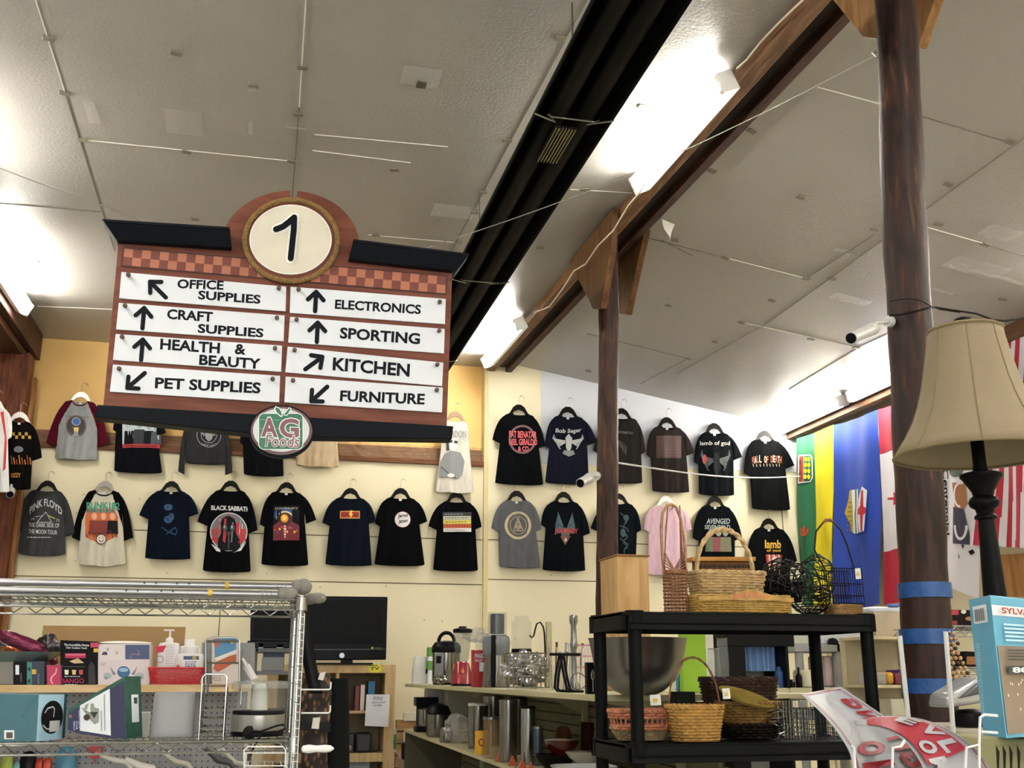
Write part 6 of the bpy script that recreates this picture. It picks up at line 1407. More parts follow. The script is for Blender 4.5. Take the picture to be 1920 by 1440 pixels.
MB().tube([p+Vector((15*k*math.cos(a), 0, (78+17*math.sin(a))*k)) for a in [i*PI/10 for i in range(11)]], 3.5*k, bkp, 8).build('handle', o)
MB().box(p+Vector((-16*k, -19*k, 36*k)), (17*k, 10*k, 44*k), M('#8b8c8e', .35, .6), Matrix.Rotation(-.5, 3, 'Z')).build('control_panel', o, bevel=.004)
MB().box(p+Vector((-18.6*k, -24*k, 45*k)), (9*k, 1*k, 13*k), bkp, Matrix.Rotation(-.5, 3, 'Z')).build('display', o)
MB().box(p+Vector((14*k, -22.5*k, 28*k)), (14*k, 1*k, 20*k), M('#a07a4a', .5), Matrix.Rotation(.5, 3, 'Z')).build('sticker', o)
def crumple(name, label, cat, c, r, m, sc=(1, 1, 1), n=26, amp=.22, seed=1):
    rnd = random.Random(seed); ph = [rnd.uniform(0, 6) for _ in range(9)]
    def f(u, v):
        a = 2*PI*u; b_ = PI*(v-.5); d = Vector((math.cos(b_)*math.cos(a), math.cos(b_)*math.sin(a), math.sin(b_)))
        w_ = 1+amp*(math.sin(d.x*7+ph[0])*math.sin(d.y*8+ph[1])+.7*math.sin(d.z*11+ph[2]+d.x*5)+.5*math.sin(d.y*19+ph[3]+d.z*9)+.3*math.sin(d.x*27+ph[4]))
        return Vector(c)+Vector((d.x*r*w_*sc[0], d.y*r*w_*sc[1], d.z*r*w_*sc[2]))
    o = MB().grid(f, n, n//2+4, m, closed_u=True).build(name, loc=c, smooth=False); tag(o, label, cat); return o
p = KP(824, zT+.02, .06); crumple('foil_wrap', 'crumpled silver foil on the shelf edge before the pressure cooker', 'foil', (p.x, p.y, zT+11*kk(p)), 10*kk(p), M('#8f8c88', .15, .9), (1.2, 1, .8), 30, .2)
o, p, k = kthing('blender', 'red based blender with a ribbed glass jar', 'appliance', 866, zT, .10)
redm = M('#8f1220', .22, coat=.6)
MB().lathe([(21*k, 0), (20*k, 4*k)], p, bkp, 28).lathe([(20*k, 4*k), (18*k, 18*k), (13*k, 40*k), (11*k, 44*k)], p, redm, 28, 1, 1, p=3.2).build('motor_base', o)
MB().lathe([(10*k, 44*k), (12*k, 50*k), (15*k, 80*k), (17*k, 98*k)], p, CLEAR('#6c7676', .05, .3), 24, wob=lambda t, q_: 1+.05*math.cos(10*t)).build('jar', o, solid=.002)
MB().lathe([(17*k, 97*k), (18.5*k, 99*k), (18*k, 104*k), (8*k, 106*k), (7*k, 109*k), (.001, 109*k)], p, bkp, 24).build('jar_lid', o)
MB().lathe([(3*k, -2*k), (3.4*k, 0), (3*k, 2*k)], p+Vector((-2*k, -17*k, 26*k)), M('#c9703a', .4), 12, rot=RXm).build('dial', o)
o, p, k = kthing('red_box', 'narrow red carton with white lettering beside the blender', 'box', 896, zT, .06)
MB().box(p+Vector((0, 0, 34*k)), (22*k, 24*k, 68*k), M('#a8141e', .35, coat=.3)).build('carton', o, bevel=.002, smooth=False)
pf = p+Vector((-11*k, -12.4*k, 0)); a = Art(lambda u, v, q_: pf+Vector((u*22*k, -.0006*q_, v*68*k))); a.text('MAGIC', (.12, .78), (.9, .78), 1, wl, .03, down=(0, .12)); a.text('BULLET', (.12, .68), (.8, .68), 1, wl, .02, down=(0, .07)); a.rect(.5, .7-.28, .95, .66, wl); a.b.build('print', o, smooth=False)
tr_g = CLEAR('#8a9094', .06, .22)
o, p, k = kthing('juicer', 'tall juicer with a clear feed tube and grey body', 'appliance', 930, zT, .14)
MB().lathe([(26*k, 0), (27*k, 4*k), (24*k, 30*k), (22*k, 58*k)], p, ssk, 28).build('base', o)
MB().box(p+Vector((-10*k, -20*k, 48*k)), (9*k, 12*k, 94*k), bkp, Matrix.Rotation(.0, 3, 'Z')).build('arm', o, bevel=.004)
MB().lathe([(22*k, 58*k), (25*k, 62*k), (27*k, 84*k), (25*k, 92*k), (18*k, 96*k)], p, M('#70767a', .25), 28).build('chamber', o)
MB().lathe([(18*k, 95*k), (17*k, 138*k)], p+Vector((2*k, 0, 0)), tr_g, 24, p=3).build('feed_tube', o, solid=.002)
MB().lathe([(.001, 98*k), (13*k, 98*k), (13*k, 133*k), (11*k, 135*k), (.001, 135*k)], p+Vector((2*k, 0, 0)), M('#2c2e32', .4), 20, p=3).build('pusher', o)
o, p, k = kthing('pulp_bin', 'translucent pulp container left of the juicer', 'container', 905, zT, .22)
MB().lathe([(12*k, 50*k-50*k), (14*k, 60*k), (15*k, 92*k), (13*k, 95*k)], p, CLEAR('#a9acb0', .15, .35), 22).build('bin_body', o)
crumple('plastic_bag', 'crumpled clear bag draped over the jars behind the red carton', 'bag', KP(890, zT, .22)+Vector((0, 0, 92*kk(KP(890, zT, .22)))), 16*kk(KP(890, zT)), CLEAR('#bfc0c0', .1, .6), (1.5, 1, .8), seed=4)
film2 = M('#b9bab8', .1, .75, var=.5, vs=30)
o = crumple('wrapped_basket', 'rectangular wire basket wrapped in shiny crumpled film', 'basket', KP(985, zT, .1)+Vector((0, 0, 36*kk(KP(985, zT, .1)))), 36*kk(KP(985, zT, .1)), M('#b4b4b2', .16, .85, var=.5, vs=25), (1.12, 1.0, .86), 64, .13, 7)
bkp_ = KP(985, zT, .1); k = kk(bkp_); m = MB()
for zz_ in (4, 24, 44, 66): m.tube([bkp_+Vector((sx*38*k, sy*30*k, zz_*k)) for sx, sy in ((-1, -1), (1, -1), (1, 1), (-1, 1))], .003, chrome, 6, closed=True)
for i in range(11):
    for sy in (-1, 1): m.tube([bkp_+Vector(((-38+i*7.6)*k, sy*30*k, 4*k)), bkp_+Vector(((-38+i*7.6)*k, sy*30*k, 66*k))], .002, chrome, 5)
tag(m.build('dish_rack', loc=bkp_), 'chrome wire dish rack inside the crumpled clear film', 'rack')
o, p, k = kthing('glass_jar', 'clear glass jar standing behind the wrapped basket', 'jar', 978, zT, .30)
MB().lathe([(18*k, 0), (19*k, 3*k), (19*k, 118*k), (14*k, 124*k), (14*k, 130*k)], p, clr, 26).build('jar_body', o, solid=.002); MB().lathe([(19*k, 60*k), (19.5*k, 66*k), (19*k, 70*k)], p, bkp, 26).build('band', o)
hk = KP(1010, zT, .3); k = kk(hk)
tag(MB().tube([hk+Vector((x*k, 0, z*k)) for x, z in ((13, 0), (13, 70), (12, 100), (10, 112), (4, 121), (-3, 118), (-6, 108), (-9, 96), (-13, 92), (-17, 97))], .0045, bkp, 8).build('banana_hook', loc=hk), 'tall black wire hook standing behind the wrapped basket', 'hook')
# utensils
o, p, k = kthing('utensil_stand', 'black A shaped wire stand near the shelf edge', 'stand', 1062, zT, .05)
m = MB()
for s in (-1, 1):
    m.tube([p+Vector((x*k, s*10*k, z*k)) for x, z in ((-10, 68), (-18, 30), (-20, 8), (-16, 3), (30, 1))], .0055, bkp, 8); m.tube([p+Vector((x*k, s*10*k, z*k)) for x, z in ((-8, 68), (-2, 30), (4, 6), (10, 2))], .0055, bkp, 8)
m.tube([p+Vector((-32*k, 0, 69*k)), p+Vector((28*k, 0, 69*k))], .006, bkp, 8); m.tube([p+Vector((20*k+15*k*math.cos(a), -12*k, (20+15*math.sin(a))*k)) for a in [i*PI/8 for i in range(16)]], .002, chrome, 5, closed=True); m.build('frame', o)
o, p, k = kthing('stick_blender', 'chrome stick blender standing upright among the utensils', 'appliance', 1077, zT, .14)
MB().lathe([(9*k, 0), (10*k, 8*k), (5*k, 20*k), (5*k, 75*k), (8*k, 84*k), (6*k, 92*k), (5*k, 120*k), (8*k, 128*k), (8*k, 138*k), (6*k, 140*k)], p, chrome, 20).build('body', o)
for i in range(11):
    o, p, k = kthing('kitchen_utensil', ['steel whisk handle', 'brown handled knife', 'steel ladle', 'pale spatula', 'steel tongs', 'brown handled peeler', 'steel skewer', 'white handled server', 'teal handled spoon', 'steel fork', 'dark handled masher'][i]+' standing in the utensil jar', 'utensil', 1036+i*5.0, zT, .2+.02*(i % 3), 'utensils in the upright jar')
    c = ['#b9b9b6', '#5a2c20', '#b9b9b6', '#c9c0a0', '#a9a9a6', '#5a2c20', '#b9b9b6', '#d6d3c8', '#3f7c84', '#b9b9b6', '#2a2420'][i]; h = (70+10*math.sin(i*2.1)+8)*k; ln_ = (random.uniform(-8, 8))*k
    MB().tube([p, p+Vector((ln_*.5, 0, h*.6)), p+Vector((ln_, 0, h))], [1.5*k, 1.5*k, 2.4*k], M(c, .3, .5 if c[1] in 'ab' else 0), 7).build('handle', o)
o, p, k = kthing('utensil_jar', 'clear glass jar holding the upright utensils', 'jar', 1058, zT, .22)
MB().lathe([(24*k, 0), (25*k, 3*k), (26*k, 44*k), (26*k, 46*k)], p, clr, 26).build('jar_body', o, solid=.002)
o, p, k = kthing('pink_wire_basket', 'pink and white wire basket by the tall pot', 'basket', 1098, zT, .20)
m = MB()
for zz_ in (2, 22, 44, 64, 84): m.tube([p+Vector((sx*14*k, sy*12*k, zz_*k)) for sx, sy in ((-1, -1), (1, -1), (1, 1), (-1, 1))], .002, M('#c86a92' if zz_ > 40 else '#d8c9cc', .4), 5, closed=True)
for i in range(6):
    for sy in (-1, 1): m.tube([p+Vector(((-14+i*5.6)*k, sy*12*k, 2*k)), p+Vector(((-14+i*5.6)*k, sy*12*k, 84*k))], .0016, M('#d8d0d2', .4), 5)
m.build('wires', o)
o, p, k = kthing('knife_block', 'black flat block with a steel spoon emblem on its face', 'block', 1113, zT, .05)
MB().box(p+Vector((0, 0, 28*k)), (30*k, 16*k, 58*k), bkp).build('block_body', o, bevel=.003); MB().lathe([(.001, -12*k), (3*k, -8*k), (3.4*k, 0), (1*k, 8*k)], p+Vector((-4*k, -8.4*k, 36*k)), chrome, 12, 1, .2).tube([p+Vector((-4*k, -8.6*k, 28*k)), p+Vector((-4*k, -8.6*k, 4*k))], .0016, chrome, 6).build('spoon_emblem', o)
# lower shelf
o, p, k = kthing('coffee_maker', 'black coffee maker at the far end of the lower shelf', 'appliance', 800, zB, .1)
MB().box(p+Vector((0, 4*k, 5*k)), (40*k, 34*k, 10*k), bkp).box(p+Vector((2*k, 14*k, 30*k)), (36*k, 14*k, 50*k), bkp).box(p+Vector((0, 4*k, 54*k)), (42*k, 34*k, 16*k), bkp).build('body', o, bevel=.004)
MB().lathe([(13*k, 0), (14*k, 3*k), (14*k, 30*k), (10*k, 34*k)], p+Vector((-2*k, -2*k, 10*k)), M('#8d8d8a', .15, .8), 22).build('carafe', o)
o, p, k = kthing('rice_cooker', 'steel multi cooker with a domed black lid on the lower shelf', 'appliance', 823, zB, .08)
MB().lathe([(20*k, 0), (22*k, 5*k), (23*k, 40*k)], p, ssk, 28).build('body', o); MB().lathe([(23*k, 40*k), (24*k, 43*k), (18*k, 55*k), (6*k, 60*k), (.001, 60*k)], p, bkp, 28).build('cooker_lid', o)
o, p, k = kthing('small_kettle', 'small steel jug with a black knob lid in front of the multi cooker', 'jug', 838, zB, .02)
MB().lathe([(11*k, 0), (12*k, 2*k), (12*k, 24*k), (9*k, 28*k)], p, ssk, 22).build('body', o); MB().lathe([(10*k, 28*k), (9*k, 32*k), (4*k, 33*k), (4*k, 38*k), (.001, 38*k)], p, bkp, 20).build('jug_lid', o)
o, p, k = kthing('white_mixer', 'white stand appliance leaning behind the coffee maker', 'appliance', 818, zB, .2)
MB().lathe([(24*k, 0), (25*k, 6*k), (22*k, 74*k), (12*k, 88*k), (.001, 92*k)], p, M('#c9cbcd', .4), 26, 1, .6, p=3).build('body', o)
o, p, k = kthing('white_box', 'large pale carton at the back of the lower shelf', 'box', 868, zB, .34)
MB().box(p+Vector((0, 0, 45*k)), (64*k, 40*k, 84*k), M('#a9a697', .5)).build('carton', o, bevel=.003)
crumple('plastic_bag', 'see through bag of white packets on the lower shelf', 'bag', KP(858, zB, .08)+Vector((0, 0, 26*kk(KP(858, zB, .08)))), 24*kk(KP(858, zB, .08)), CLEAR('#c4c2bc', .12, .7), (1, 1, 1.1), 44, .08, 9)
tins = [('steel_canister', 'tall steel canister with a white lid on the lower shelf', 897, .10, 19, 82, ssk, M('#cfcbc0', .4)), ('yellow_tin', 'yellow tin with a red letter on the lower shelf', 905, .03, 14, 42, M('#c8961f', .35), M('#c8961f', .35)),
        ('glass_canister', 'glass canister with orange contents beside the yellow tin', 921, .02, 15, 74, CLEAR('#a88a60', .1, .6), chrome2), ('steel_canister', 'tallest brushed steel cylinder on the lower shelf', 953, .05, 17, 112, ssk, ssk),
        ('thermos', 'slim polished steel thermos on the lower shelf', 990, .10, 14, 106, chrome, bkp), ('thermos', 'short grey flask beside the slim polished thermos', 1008, .14, 9, 70, M('#4c5560', .3, .5), chrome2), ('steel_canister', 'dark steel cylinder behind the tallest one', 972, .22, 17, 104, M('#5a5850', .25, .8), bkp),
        ('steel_canister', 'round steel tin at the back of the lower shelf', 925, .24, 20, 90, ssk, ssk)]
for nme, lbl, px, xo, r, h, m1, m2 in tins:
    o, p, k = kthing(nme, lbl, 'canister', px, zB, xo)
    MB().lathe([(r*k*.96, 0), (r*k, 2*k), (r*k, (h-5)*k)], p, m1, 28).build('can_body', o); MB().lathe([(r*k*1.03, (h-5)*k), (r*k*1.03, (h-1)*k), (r*k*.9, h*k), (.001, h*k)], p, m2, 28).build('can_lid', o)
    if nme == 'yellow_tin':
        a = Art(lambda x, y, q_: p+Vector((x*k, -math.sqrt(max(0, (14*k)**2-(x*k)**2))-.001, y*k))); a.ring(-4, 22, 6, 7, 2.5, c_('#a02a18'), 18); a.line([(-1, 16), (3, 12)], 2.5, c_('#a02a18')); a.b.build('lettering', o, smooth=False)
for i, px in enumerate((938, 962, 980, 996)):
    o, p, k = kthing('price_tent', 'orange folded price tent at the foot of the steel cylinders', 'price card', px, zB, .015, 'orange price tents on the lower shelf')
    MB().prism([p+Vector((-9*k, 0, 0)), p+Vector((9*k, 0, 0)), p+Vector((0, 0, 18*k))], (0, 8*k, 0), M('#b5512e', .5)).build('card', o, smooth=False)
wd = WOOD('#5a3a1c', '#7c5630', 'z', 3, .45, 8, .05)
for i, (px, xo, w_, h, c) in enumerate(((1056, .38, 17, 58, wd), (1050, .34, 12, 34, WOOD('#94703c', '#ab8a52', 'z', 3, .45, 8, .05)))):
    o, p, k = kthing('cutting_board', ('dark' if i == 0 else 'small pale')+' wooden cutting board leaning on the slatted back', 'cutting board', px, zB, xo)
    pr = [(-w_, 0), (w_, 0), (w_, h*.7), (w_*.7, h*.92), (w_*.3, h), (-w_*.3, h), (-w_*.7, h*.92), (-w_, h*.7)]
    MB().prism([p+Vector((x*k, 0, z*k)) for x, z in pr], (0, .015, 0), c).build('board', o, bevel=.003)
o, p, k = kthing('wooden_tray', 'dark glossy wooden tray leaning behind the bowls', 'tray', 1098, zB, .36)
MB().prism([p+Vector((x*k, 0, z*k)) for x, z in ((-16, 0), (18, 0), (15, 40), (16, 76), (-10, 78), (-12, 40))], (0, .02, 0), WOOD('#2a100c', '#55261c', 'z', 3, .25, 6, .1)).build('tray_body', o, bevel=.003)
def bowl(label, name, px, xo, z, r, h, m1, m2=None, sx=1, p_=2.0, n=36):
    o, p, k = kthing(name, label, 'bowl', px, z, xo); r *= k; h *= k
    MB().lathe([(r*.45, 0), (r*.5, h*.05), (r*.85, h*.6), (r, h), (r*.97, h*1.02), (r*.9, h*.9), (r*.5, h*.12), (.001, h*.1)], p, m1, n, sx, 1, p=p_).build('bowl_body', o)
    if m2: MB().lathe([(r*.955, h*1.005), (r*.89, h*.905), (r*.49, h*.125), (.001, h*.105)], p+Vector((0, 0, .001)), m2, n, sx, 1, p=p_).build('glaze', o)
bowl('dark red bowl with a cream inside on the lower shelf', 'mixing_bowl', 1052, .18, zB+.06, 34, 28, M('#4d0f14', .15, coat=.8), M('#a9a59c', .3))
bowl('black shallow bowl under the dark red one', 'serving_bowl', 1040, .16, zB, 42, 26, M('#141414', .2, coat=.5))
bowl('large white oven dish near the black shelving', 'oven_dish', 1092, .12, zB-.01, 50, 32, M('#c4c6c8', .25, coat=.5), None, 1.2, 4)
bowl('grey rimmed white dish stacked behind the oven dish', 'oven_dish', 1104, .26, zB+.03, 40, 24, M('#a8a6a0', .25, coat=.5), M('#7c7a74', .4), 1.2)
# steel stock pot near the black shelf
o, p, k = kthing('steel_bowl', 'very large dull steel bowl seen behind the left posts of the black shelving', 'bowl', 1196, zT, .10)
MB().lathe([(32*k, 0), (48*k, 8*k), (72*k, 28*k), (86*k, 56*k), (95*k, 104*k), (97*k, 106*k), (93*k, 104*k), (84*k, 56*k), (.001, 20*k)], p+Vector((.04, .1, 0)), M('#85827a', .3, .9, var=.12, vs=3), 44).build('bowl_body', o)
# ================================================================== BLACK PLASTIC SHELVING WITH BASKETS
BY0, BY1 = 3.20, 3.56
bpl = M('#0a0c0c', .5, bump=.1, bs=120)
zA = atY(1400, 1149, BY0).z; zC = atY(1400, 1393, BY0).z
bxL, bxR = atY(1170, 1165, BY0).x, atY(1642, 1165, BY0).x
bsf = thing('plastic_shelf', 'black plastic shelving unit stacked with wicker and wire baskets', 'shelf', ((bxL+bxR)/2, BY0, 0))
ins = .045
for x, y in ((bxL+ins, BY0+ins*.7), (bxR-ins*.4, BY0+ins*.7), (bxL+ins*.6, BY1-ins*.7), (bxR-ins, BY1-ins*.7)):
    MB().cyl((x, y, 0), (x, y, zA-.04), .021, bpl, n=20).build('post', bsf)
for z in (zA, zC, zC-.42, zC-.84):
    m = MB(); h = .055
    m.prism([(bxL+.02, BY0, z-h), (bxR, BY0, z-h), (bxR, BY0+.012, z), (bxL+.02, BY0+.012, z)], (0, .012, 0), bpl)
    m.bb((bxL, BY1-.015, z-h), (bxR, BY1, z), bpl); m.bb((bxL, BY0+.02, z-h), (bxL+.014, BY1, z), bpl); m.bb((bxR-.014, BY0, z-h), (bxR, BY1, z), bpl)
    m.bb((bxL, BY0+.01, z-.012), (bxR, BY1-.01, z-.002), bpl)
    m.tube([(bxL+.02, BY0+.002, z-h*.62), (bxR, BY0+.002, z-h*.62)], .003, bpl, 6)
    for x, y in ((bxL+ins, BY0+ins*.7), (bxR-ins*.4, BY0+ins*.7), (bxL+ins*.6, BY1-ins*.7), (bxR-ins, BY1-ins*.7)): m.cyl((x, y, z-h*.95), (x, y, z+.004), .030, bpl, n=22)
    i = 0
    x = bxL+.08
    while x < bxR-.06: m.bb((x, BY0+.02, z-.03), (x+.006, BY1-.02, z-.012), bpl); x += .085
    m.build('deck', bsf, bevel=.003)
tag(MB().cyl((bxL+.012, BY0-.01, .6), (bxL+.012, BY0-.01, zA-.02), .0018, bpl, n=6).build('black_string', loc=(bxL+.012, BY0-.01, 1)), 'thin black string hanging down the left end of the black shelving', 'string')
NAT, NAT2, BRN, DKB, PNK = '#a98a58', '#b79a6a', '#7a5230', '#2c1a10', '#a9694c'
def strands(c, r=.5): return M(c, r, var=.3, vs=45, bump=.3, bs=90)
def basket(name, label, px, yb, Y, rx, h, c, ry=None, flare=1.15, rows=9, p=2.0, stakes=28, openw=0, handle=None, tagp=None, zb=None, wr=None, rimr=1.5, bottom=True, hc=None):
    P = atY(px, yb, Y); k = mpp(P); z0 = P.z if zb is None else zb; P = Vector((P.x, Y, z0)); m_ = strands(c)
    rx *= k; h *= k; ry = (ry*k if ry else rx*.7)
    o = thing(name, label, 'basket', P)
    def ring(t, n, ph, amp, z, r):
        f = 1/flare+(1-1/flare)*t; pts = []
        for j in range(n):
            a = 2*PI*j/n; ct, st = math.cos(a), math.sin(a); q = (abs(ct)**p+abs(st)**p)**(-1/p); w_ = 1+amp*math.cos(stakes*a/2+ph)
            pts.append(P+Vector((rx*f*q*ct*w_, ry*f*q*st*w_, z)))
        return pts
    m = MB(); wr_ = wr or h/rows*.44
    for i in range(rows):
        t = (i+.5)/rows
        if openw and openw[0] < t < openw[1]: continue
        m.tube(ring(t, stakes*2 if stakes > 40 else stakes*3, PI*(i % 2), .034, h*t, wr_), wr_, m_, 5, closed=True)
    m.build('weave', o)
    m = MB()
    for j in range(stakes):
        a = 2*PI*(j+.5)/stakes; ct, st = math.cos(a), math.sin(a); q = (abs(ct)**p+abs(st)**p)**(-1/p)
        m.tube([P+Vector((rx/flare*q*ct, ry/flare*q*st, 0)), P+Vector((rx*q*ct*.995, ry*q*st*.995, h))], wr_*.6, m_, 5)
    m.build('stakes', o)
    m = MB()
    for q_, ph in ((0, 0), (1, PI)): 
        pts = ring(1.0, 96, 0, 0, h, 1); N_ = len(pts)
        m.tube([pts[i]+Vector((0, 0, wr_*.9*math.cos(2*PI*i*stakes/2/N_+ph)))+(pts[i]-P).normalized()*wr_*.6*math.sin(2*PI*i*stakes/2/N_+ph) for i in range(N_)], wr_*rimr*.8, m_, 6, closed=True)
    m.build('rim', o)
    if bottom:
        m = MB(); m.lathe([(.001, wr_), (rx/flare, wr_), (rx/flare, 0), (.001, 0)], P, m_, 40, 1, ry/rx, p=p); m.build('basket_floor', o)
    if handle:
        hr, hh, tw = handle; hm = strands(hc or c); m = MB()
        for s in range(2):
            pts = []
            for i in range(33):
                a = PI*i/32; an = i*1.1+s*PI
                pts.append(P+Vector((math.cos(a)*hr*k, math.cos(an)*tw*k*.35, h*.6+math.sin(a)**.8*(hh*k-h*.6)+math.sin(an)*tw*k*.35)))
            m.tube(pts, tw*k*.5, hm, 7)
        m.build('handle', o)
    if tagp:
        (tx, ty, tw_, th_) = tagp; q = [atY(x, y, Y-ry-.012) for x, y in ((tx, ty), (tx+2, ty+th_), (tx+tw_+2, ty+th_-1), (tx+tw_, ty-1))]
        to = MB().prism(q, (0, .001, 0), M('#d6d6d0', .5)).build('price_tag', o, smooth=False)
        a = Art(onY(Y-ry-.013)); a.rect(tx+tw_*.35, ty+th_*.35, tx+tw_*.75, ty+th_*.7, c_('#c9a33c')); a.b.build('tag_print', to, smooth=False)
    return o, P, k
zt1 = zA+.003
# top deck
o, P, k = basket('bottle_basket', 'tall slim brown wicker bottle basket with an open lattice handle', 1268, 1148, BY0+.12, 22, 76, '#85593a', 22, 1.02, 12, stakes=18, zb=zt1, wr=.0028)
m = MB()
for i in range(9):
    for s in (-1, 1):
        b_ = P+Vector((s*(22-i*.5)*k, -12*k+i*3*k, 74*k)); t = P+Vector((s*(20-i*1.0)*k+(-4+i)*k, 0, (100+i*13)*k))
        m.tube([b_, b_.lerp(t, .5)+Vector((s*1*k, 0, 0)), P+Vector((-s*(8-i)*k, (i-4)*1.5*k, 74*k))] if i < 5 else [b_, t], .0022, strands('#85593a'), 5)
m.tube([P+Vector((x*k, 0, z*k)) for x, z in ((-22, 70), (-24, 120), (-24, 160), (-20, 188), (-10, 202), (0, 205), (8, 200), (16, 180), (21, 150), (23, 120), (22, 70))], .005, strands('#97704a'), 7); m.build('handle', o)
wt = thing('wooden_tray', 'brown wooden tray with slotted rim behind the arched handle', 'tray', atY(1355, 1146, BY0+.3))
q = [atY(x, y, BY0+.30) for x, y in ((1303, 1112), (1411, 1112), (1414, 1048), (1301, 1047))]
MB().prism(q, (0, .02, 0), WOOD('#8a5a2c', '#a6723c', 'x', 3, .4, 6, .1)).build('tray_floor', wt, bevel=.003)
m = MB(); rimz = [atY(x, y, BY0+.27) for x, y in ((1298, 1052), (1417, 1052), (1417, 1044), (1298, 1044))]; m.prism(rimz, (0, .05, 0), WOOD('#a0702f', '#ba8844', 'x', 3, .4, 6, .1))
for i in range(12): p_ = atY(1306+i*9, 1062, BY0+.298); m.lathe([(.001, -.002), (.007, -.001), (.007, .001)], p_, M('#3a2512', .6), 10, 1.3, 1, rot=RXm)
m.build('tray_rim', wt, bevel=.002)
tag(MB().prism([atY(x, y, BY0+.29) for x, y in ((1320, 1112), (1396, 1112), (1396, 1146), (1320, 1146))], (0, .02, 0), M('#7a5230', .6)).build('basket_stand', loc=atY(1358, 1146, BY0+.29)), 'brown board propping up the slotted tray on the black shelving', 'board')
basket('wicker_basket', 'pale rectangular wicker basket with a tall arched handle', 1362, 1121, BY0+.16, 70, 44, NAT2, 40, 1.16, 9, 5.0, 40, handle=(58, 128, 7), zb=zt1+.055)
o, P, k = basket('bread_basket', 'long low straw basket with a coral ribbon woven in its middle', 1387, 1148, BY0+.09, 95, 30, '#a8843f', 30, 1.02, 7, 6.0, 64, zb=zt1)
m = MB()
m.grid(lambda u, v: (P.x+(u-.5)*190*k, BY0+.09-33.5*k+v*.003, P.z+(28+14*math.exp(-((u-.55)/.2)**2)-(1-v)*8)*k), 40, 3, strands('#a8843f'))
m.grid(lambda u, v: (P.x+(u-.5)*190*k, BY0+.09-34*k, P.z+(22+v*(6+14*math.exp(-((u-.55)/.2)**2)))*k), 60, 4, lambda u, v: c_('#bf6a52') if .35 < u < .75 and .2 < v < .8 and int(u*90) % 3 else strands('#a8843f'))
m.build('raised_side', o)
# dark wire baskets
dw = M('#1a1714', .35, .7)
def wire_globe(name, label, px, yb, Y, r, hy, m_, lo=-.75, hi=1.0, n=14, seed=1, zb=None, mess=0.15, wr=.0018):
    P = atY(px, yb, Y); k = mpp(P); r *= k; hy *= k; z0 = (zb if zb is not None else P.z); rnd = random.Random(seed); m = MB(); C_ = Vector((P.x, Y, z0+hy))
    for i in range(n):
        a0 = 2*PI*i/n; pts = []
        for j in range(13):
            b_ = lo*PI/2+(hi-lo)*PI/2*j/12; a = a0+mess*math.sin(j*1.3+i); pts.append(C_+Vector((r*math.cos(b_)*math.cos(a), r*math.cos(b_)*math.sin(a), hy*math.sin(b_))))
        m.tube(pts, wr, m_, 5)
    for j in range(7):
        b_ = lo*PI/2+(hi-lo)*PI/2*(j+.3)/7; ph = rnd.uniform(0, 6)
        m.tube([C_+Vector((r*math.cos(b_)*math.cos(a)*(1+mess*.2*math.sin(3*a+ph)), r*math.cos(b_)*math.sin(a), hy*math.sin(b_)+mess*.12*hy*math.sin(2*a+ph))) for a in [2*PI*q/28 for q in range(28)]], wr*1.1, m_, 5, closed=True)
    o = m.build(name, loc=(P.x, Y, z0)); tag(o, label, 'basket'); return C_, k
wire_globe('wire_basket', 'round dark wire basket right of the straw basket', 1520, 1146, BY0+.12, 38, 32, dw, -1, .5, 18, 2, zt1)
wire_globe('wire_basket', 'large dark wire basket lying on its side above the round one', 1470, 1120, BY0+.24, 46, 40, dw, -1, 1, 14, 3, zt1+.05, .5)
wire_globe('wire_basket', 'leafy green wire basket behind the round dark one', 1535, 1110, BY0+.26, 34, 42, M('#22402e', .4, .5), -1, 1, 12, 5, zt1+.06, .8)
basket('black_basket', 'low black wicker basket behind the straw basket', 1462, 1116, BY0+.27, 42, 34, '#0f0f10', 26, 1.1, 7, 3.0, 30, zb=zt1+.05)
m = MB(); P0 = atY(1500, 1100, BY0+.2); k = mpp(P0)
for i in range(7):
    a0 = .3+i*.35; m.tube([P0+Vector(((-70+i*18+30*math.cos(a))*k, .01*i-.03, (math.sin(a)*(38+4*i)-10)*k)) for a in [PI*j/14 for j in range(15)]], .002+.0004*(i % 3), dw, 6)
tag(m.build('wire_tangle', loc=P0), 'tangle of curved dark wire handles over the wire baskets', 'wire')
o, P, k = basket('wire_basket', 'square wire basket with a straw foot, high wooden grip and price tag', 1581, 1147, BY0+.10, 31, 16, '#8d6a38', 24, 1.02, 5, 5.0, 30, tagp=(1603, 1066, 10, 20), zb=zt1)
m = MB()
for z_ in (20, 34, 56, 84): m.tube([P+Vector((sx*31*k, sy*24*k, z_*k)) for sx, sy in ((-1, -1), (1, -1), (1, 1), (-1, 1))], .0016, dw, 5, closed=True)
for i in range(13):
    for sy in (-1, 1): m.tube([P+Vector(((-31+i*5.2)*k, sy*24*k, 16*k)), P+Vector(((-31+i*5.2+1.5*math.sin(i))*k, sy*24*k, 56*k)), P+Vector(((-31+i*5.2)*k, sy*24*k, 84*k))], .0013, dw, 5)
m.build('wire_cage', o)
m = MB(); m.tube([P+Vector((x*k, 0, z*k)) for x, z in ((-31, 84), (-50, 120), (-44, 155), (-28, 172))], .003, dw, 6).tube([P+Vector((x*k, 0, z*k)) for x, z in ((-6, 174), (8, 160), (20, 130), (31, 84))], .003, dw, 6); m.build('handle_wire', o)
MB().tube([P+Vector((x*k, 0, z*k)) for x, z in ((-28, 172), (-22, 177), (-12, 178), (-6, 174))], [.003, .006, .006, .003], M('#7a4e28', .4), 10).build('wooden_grip', o)
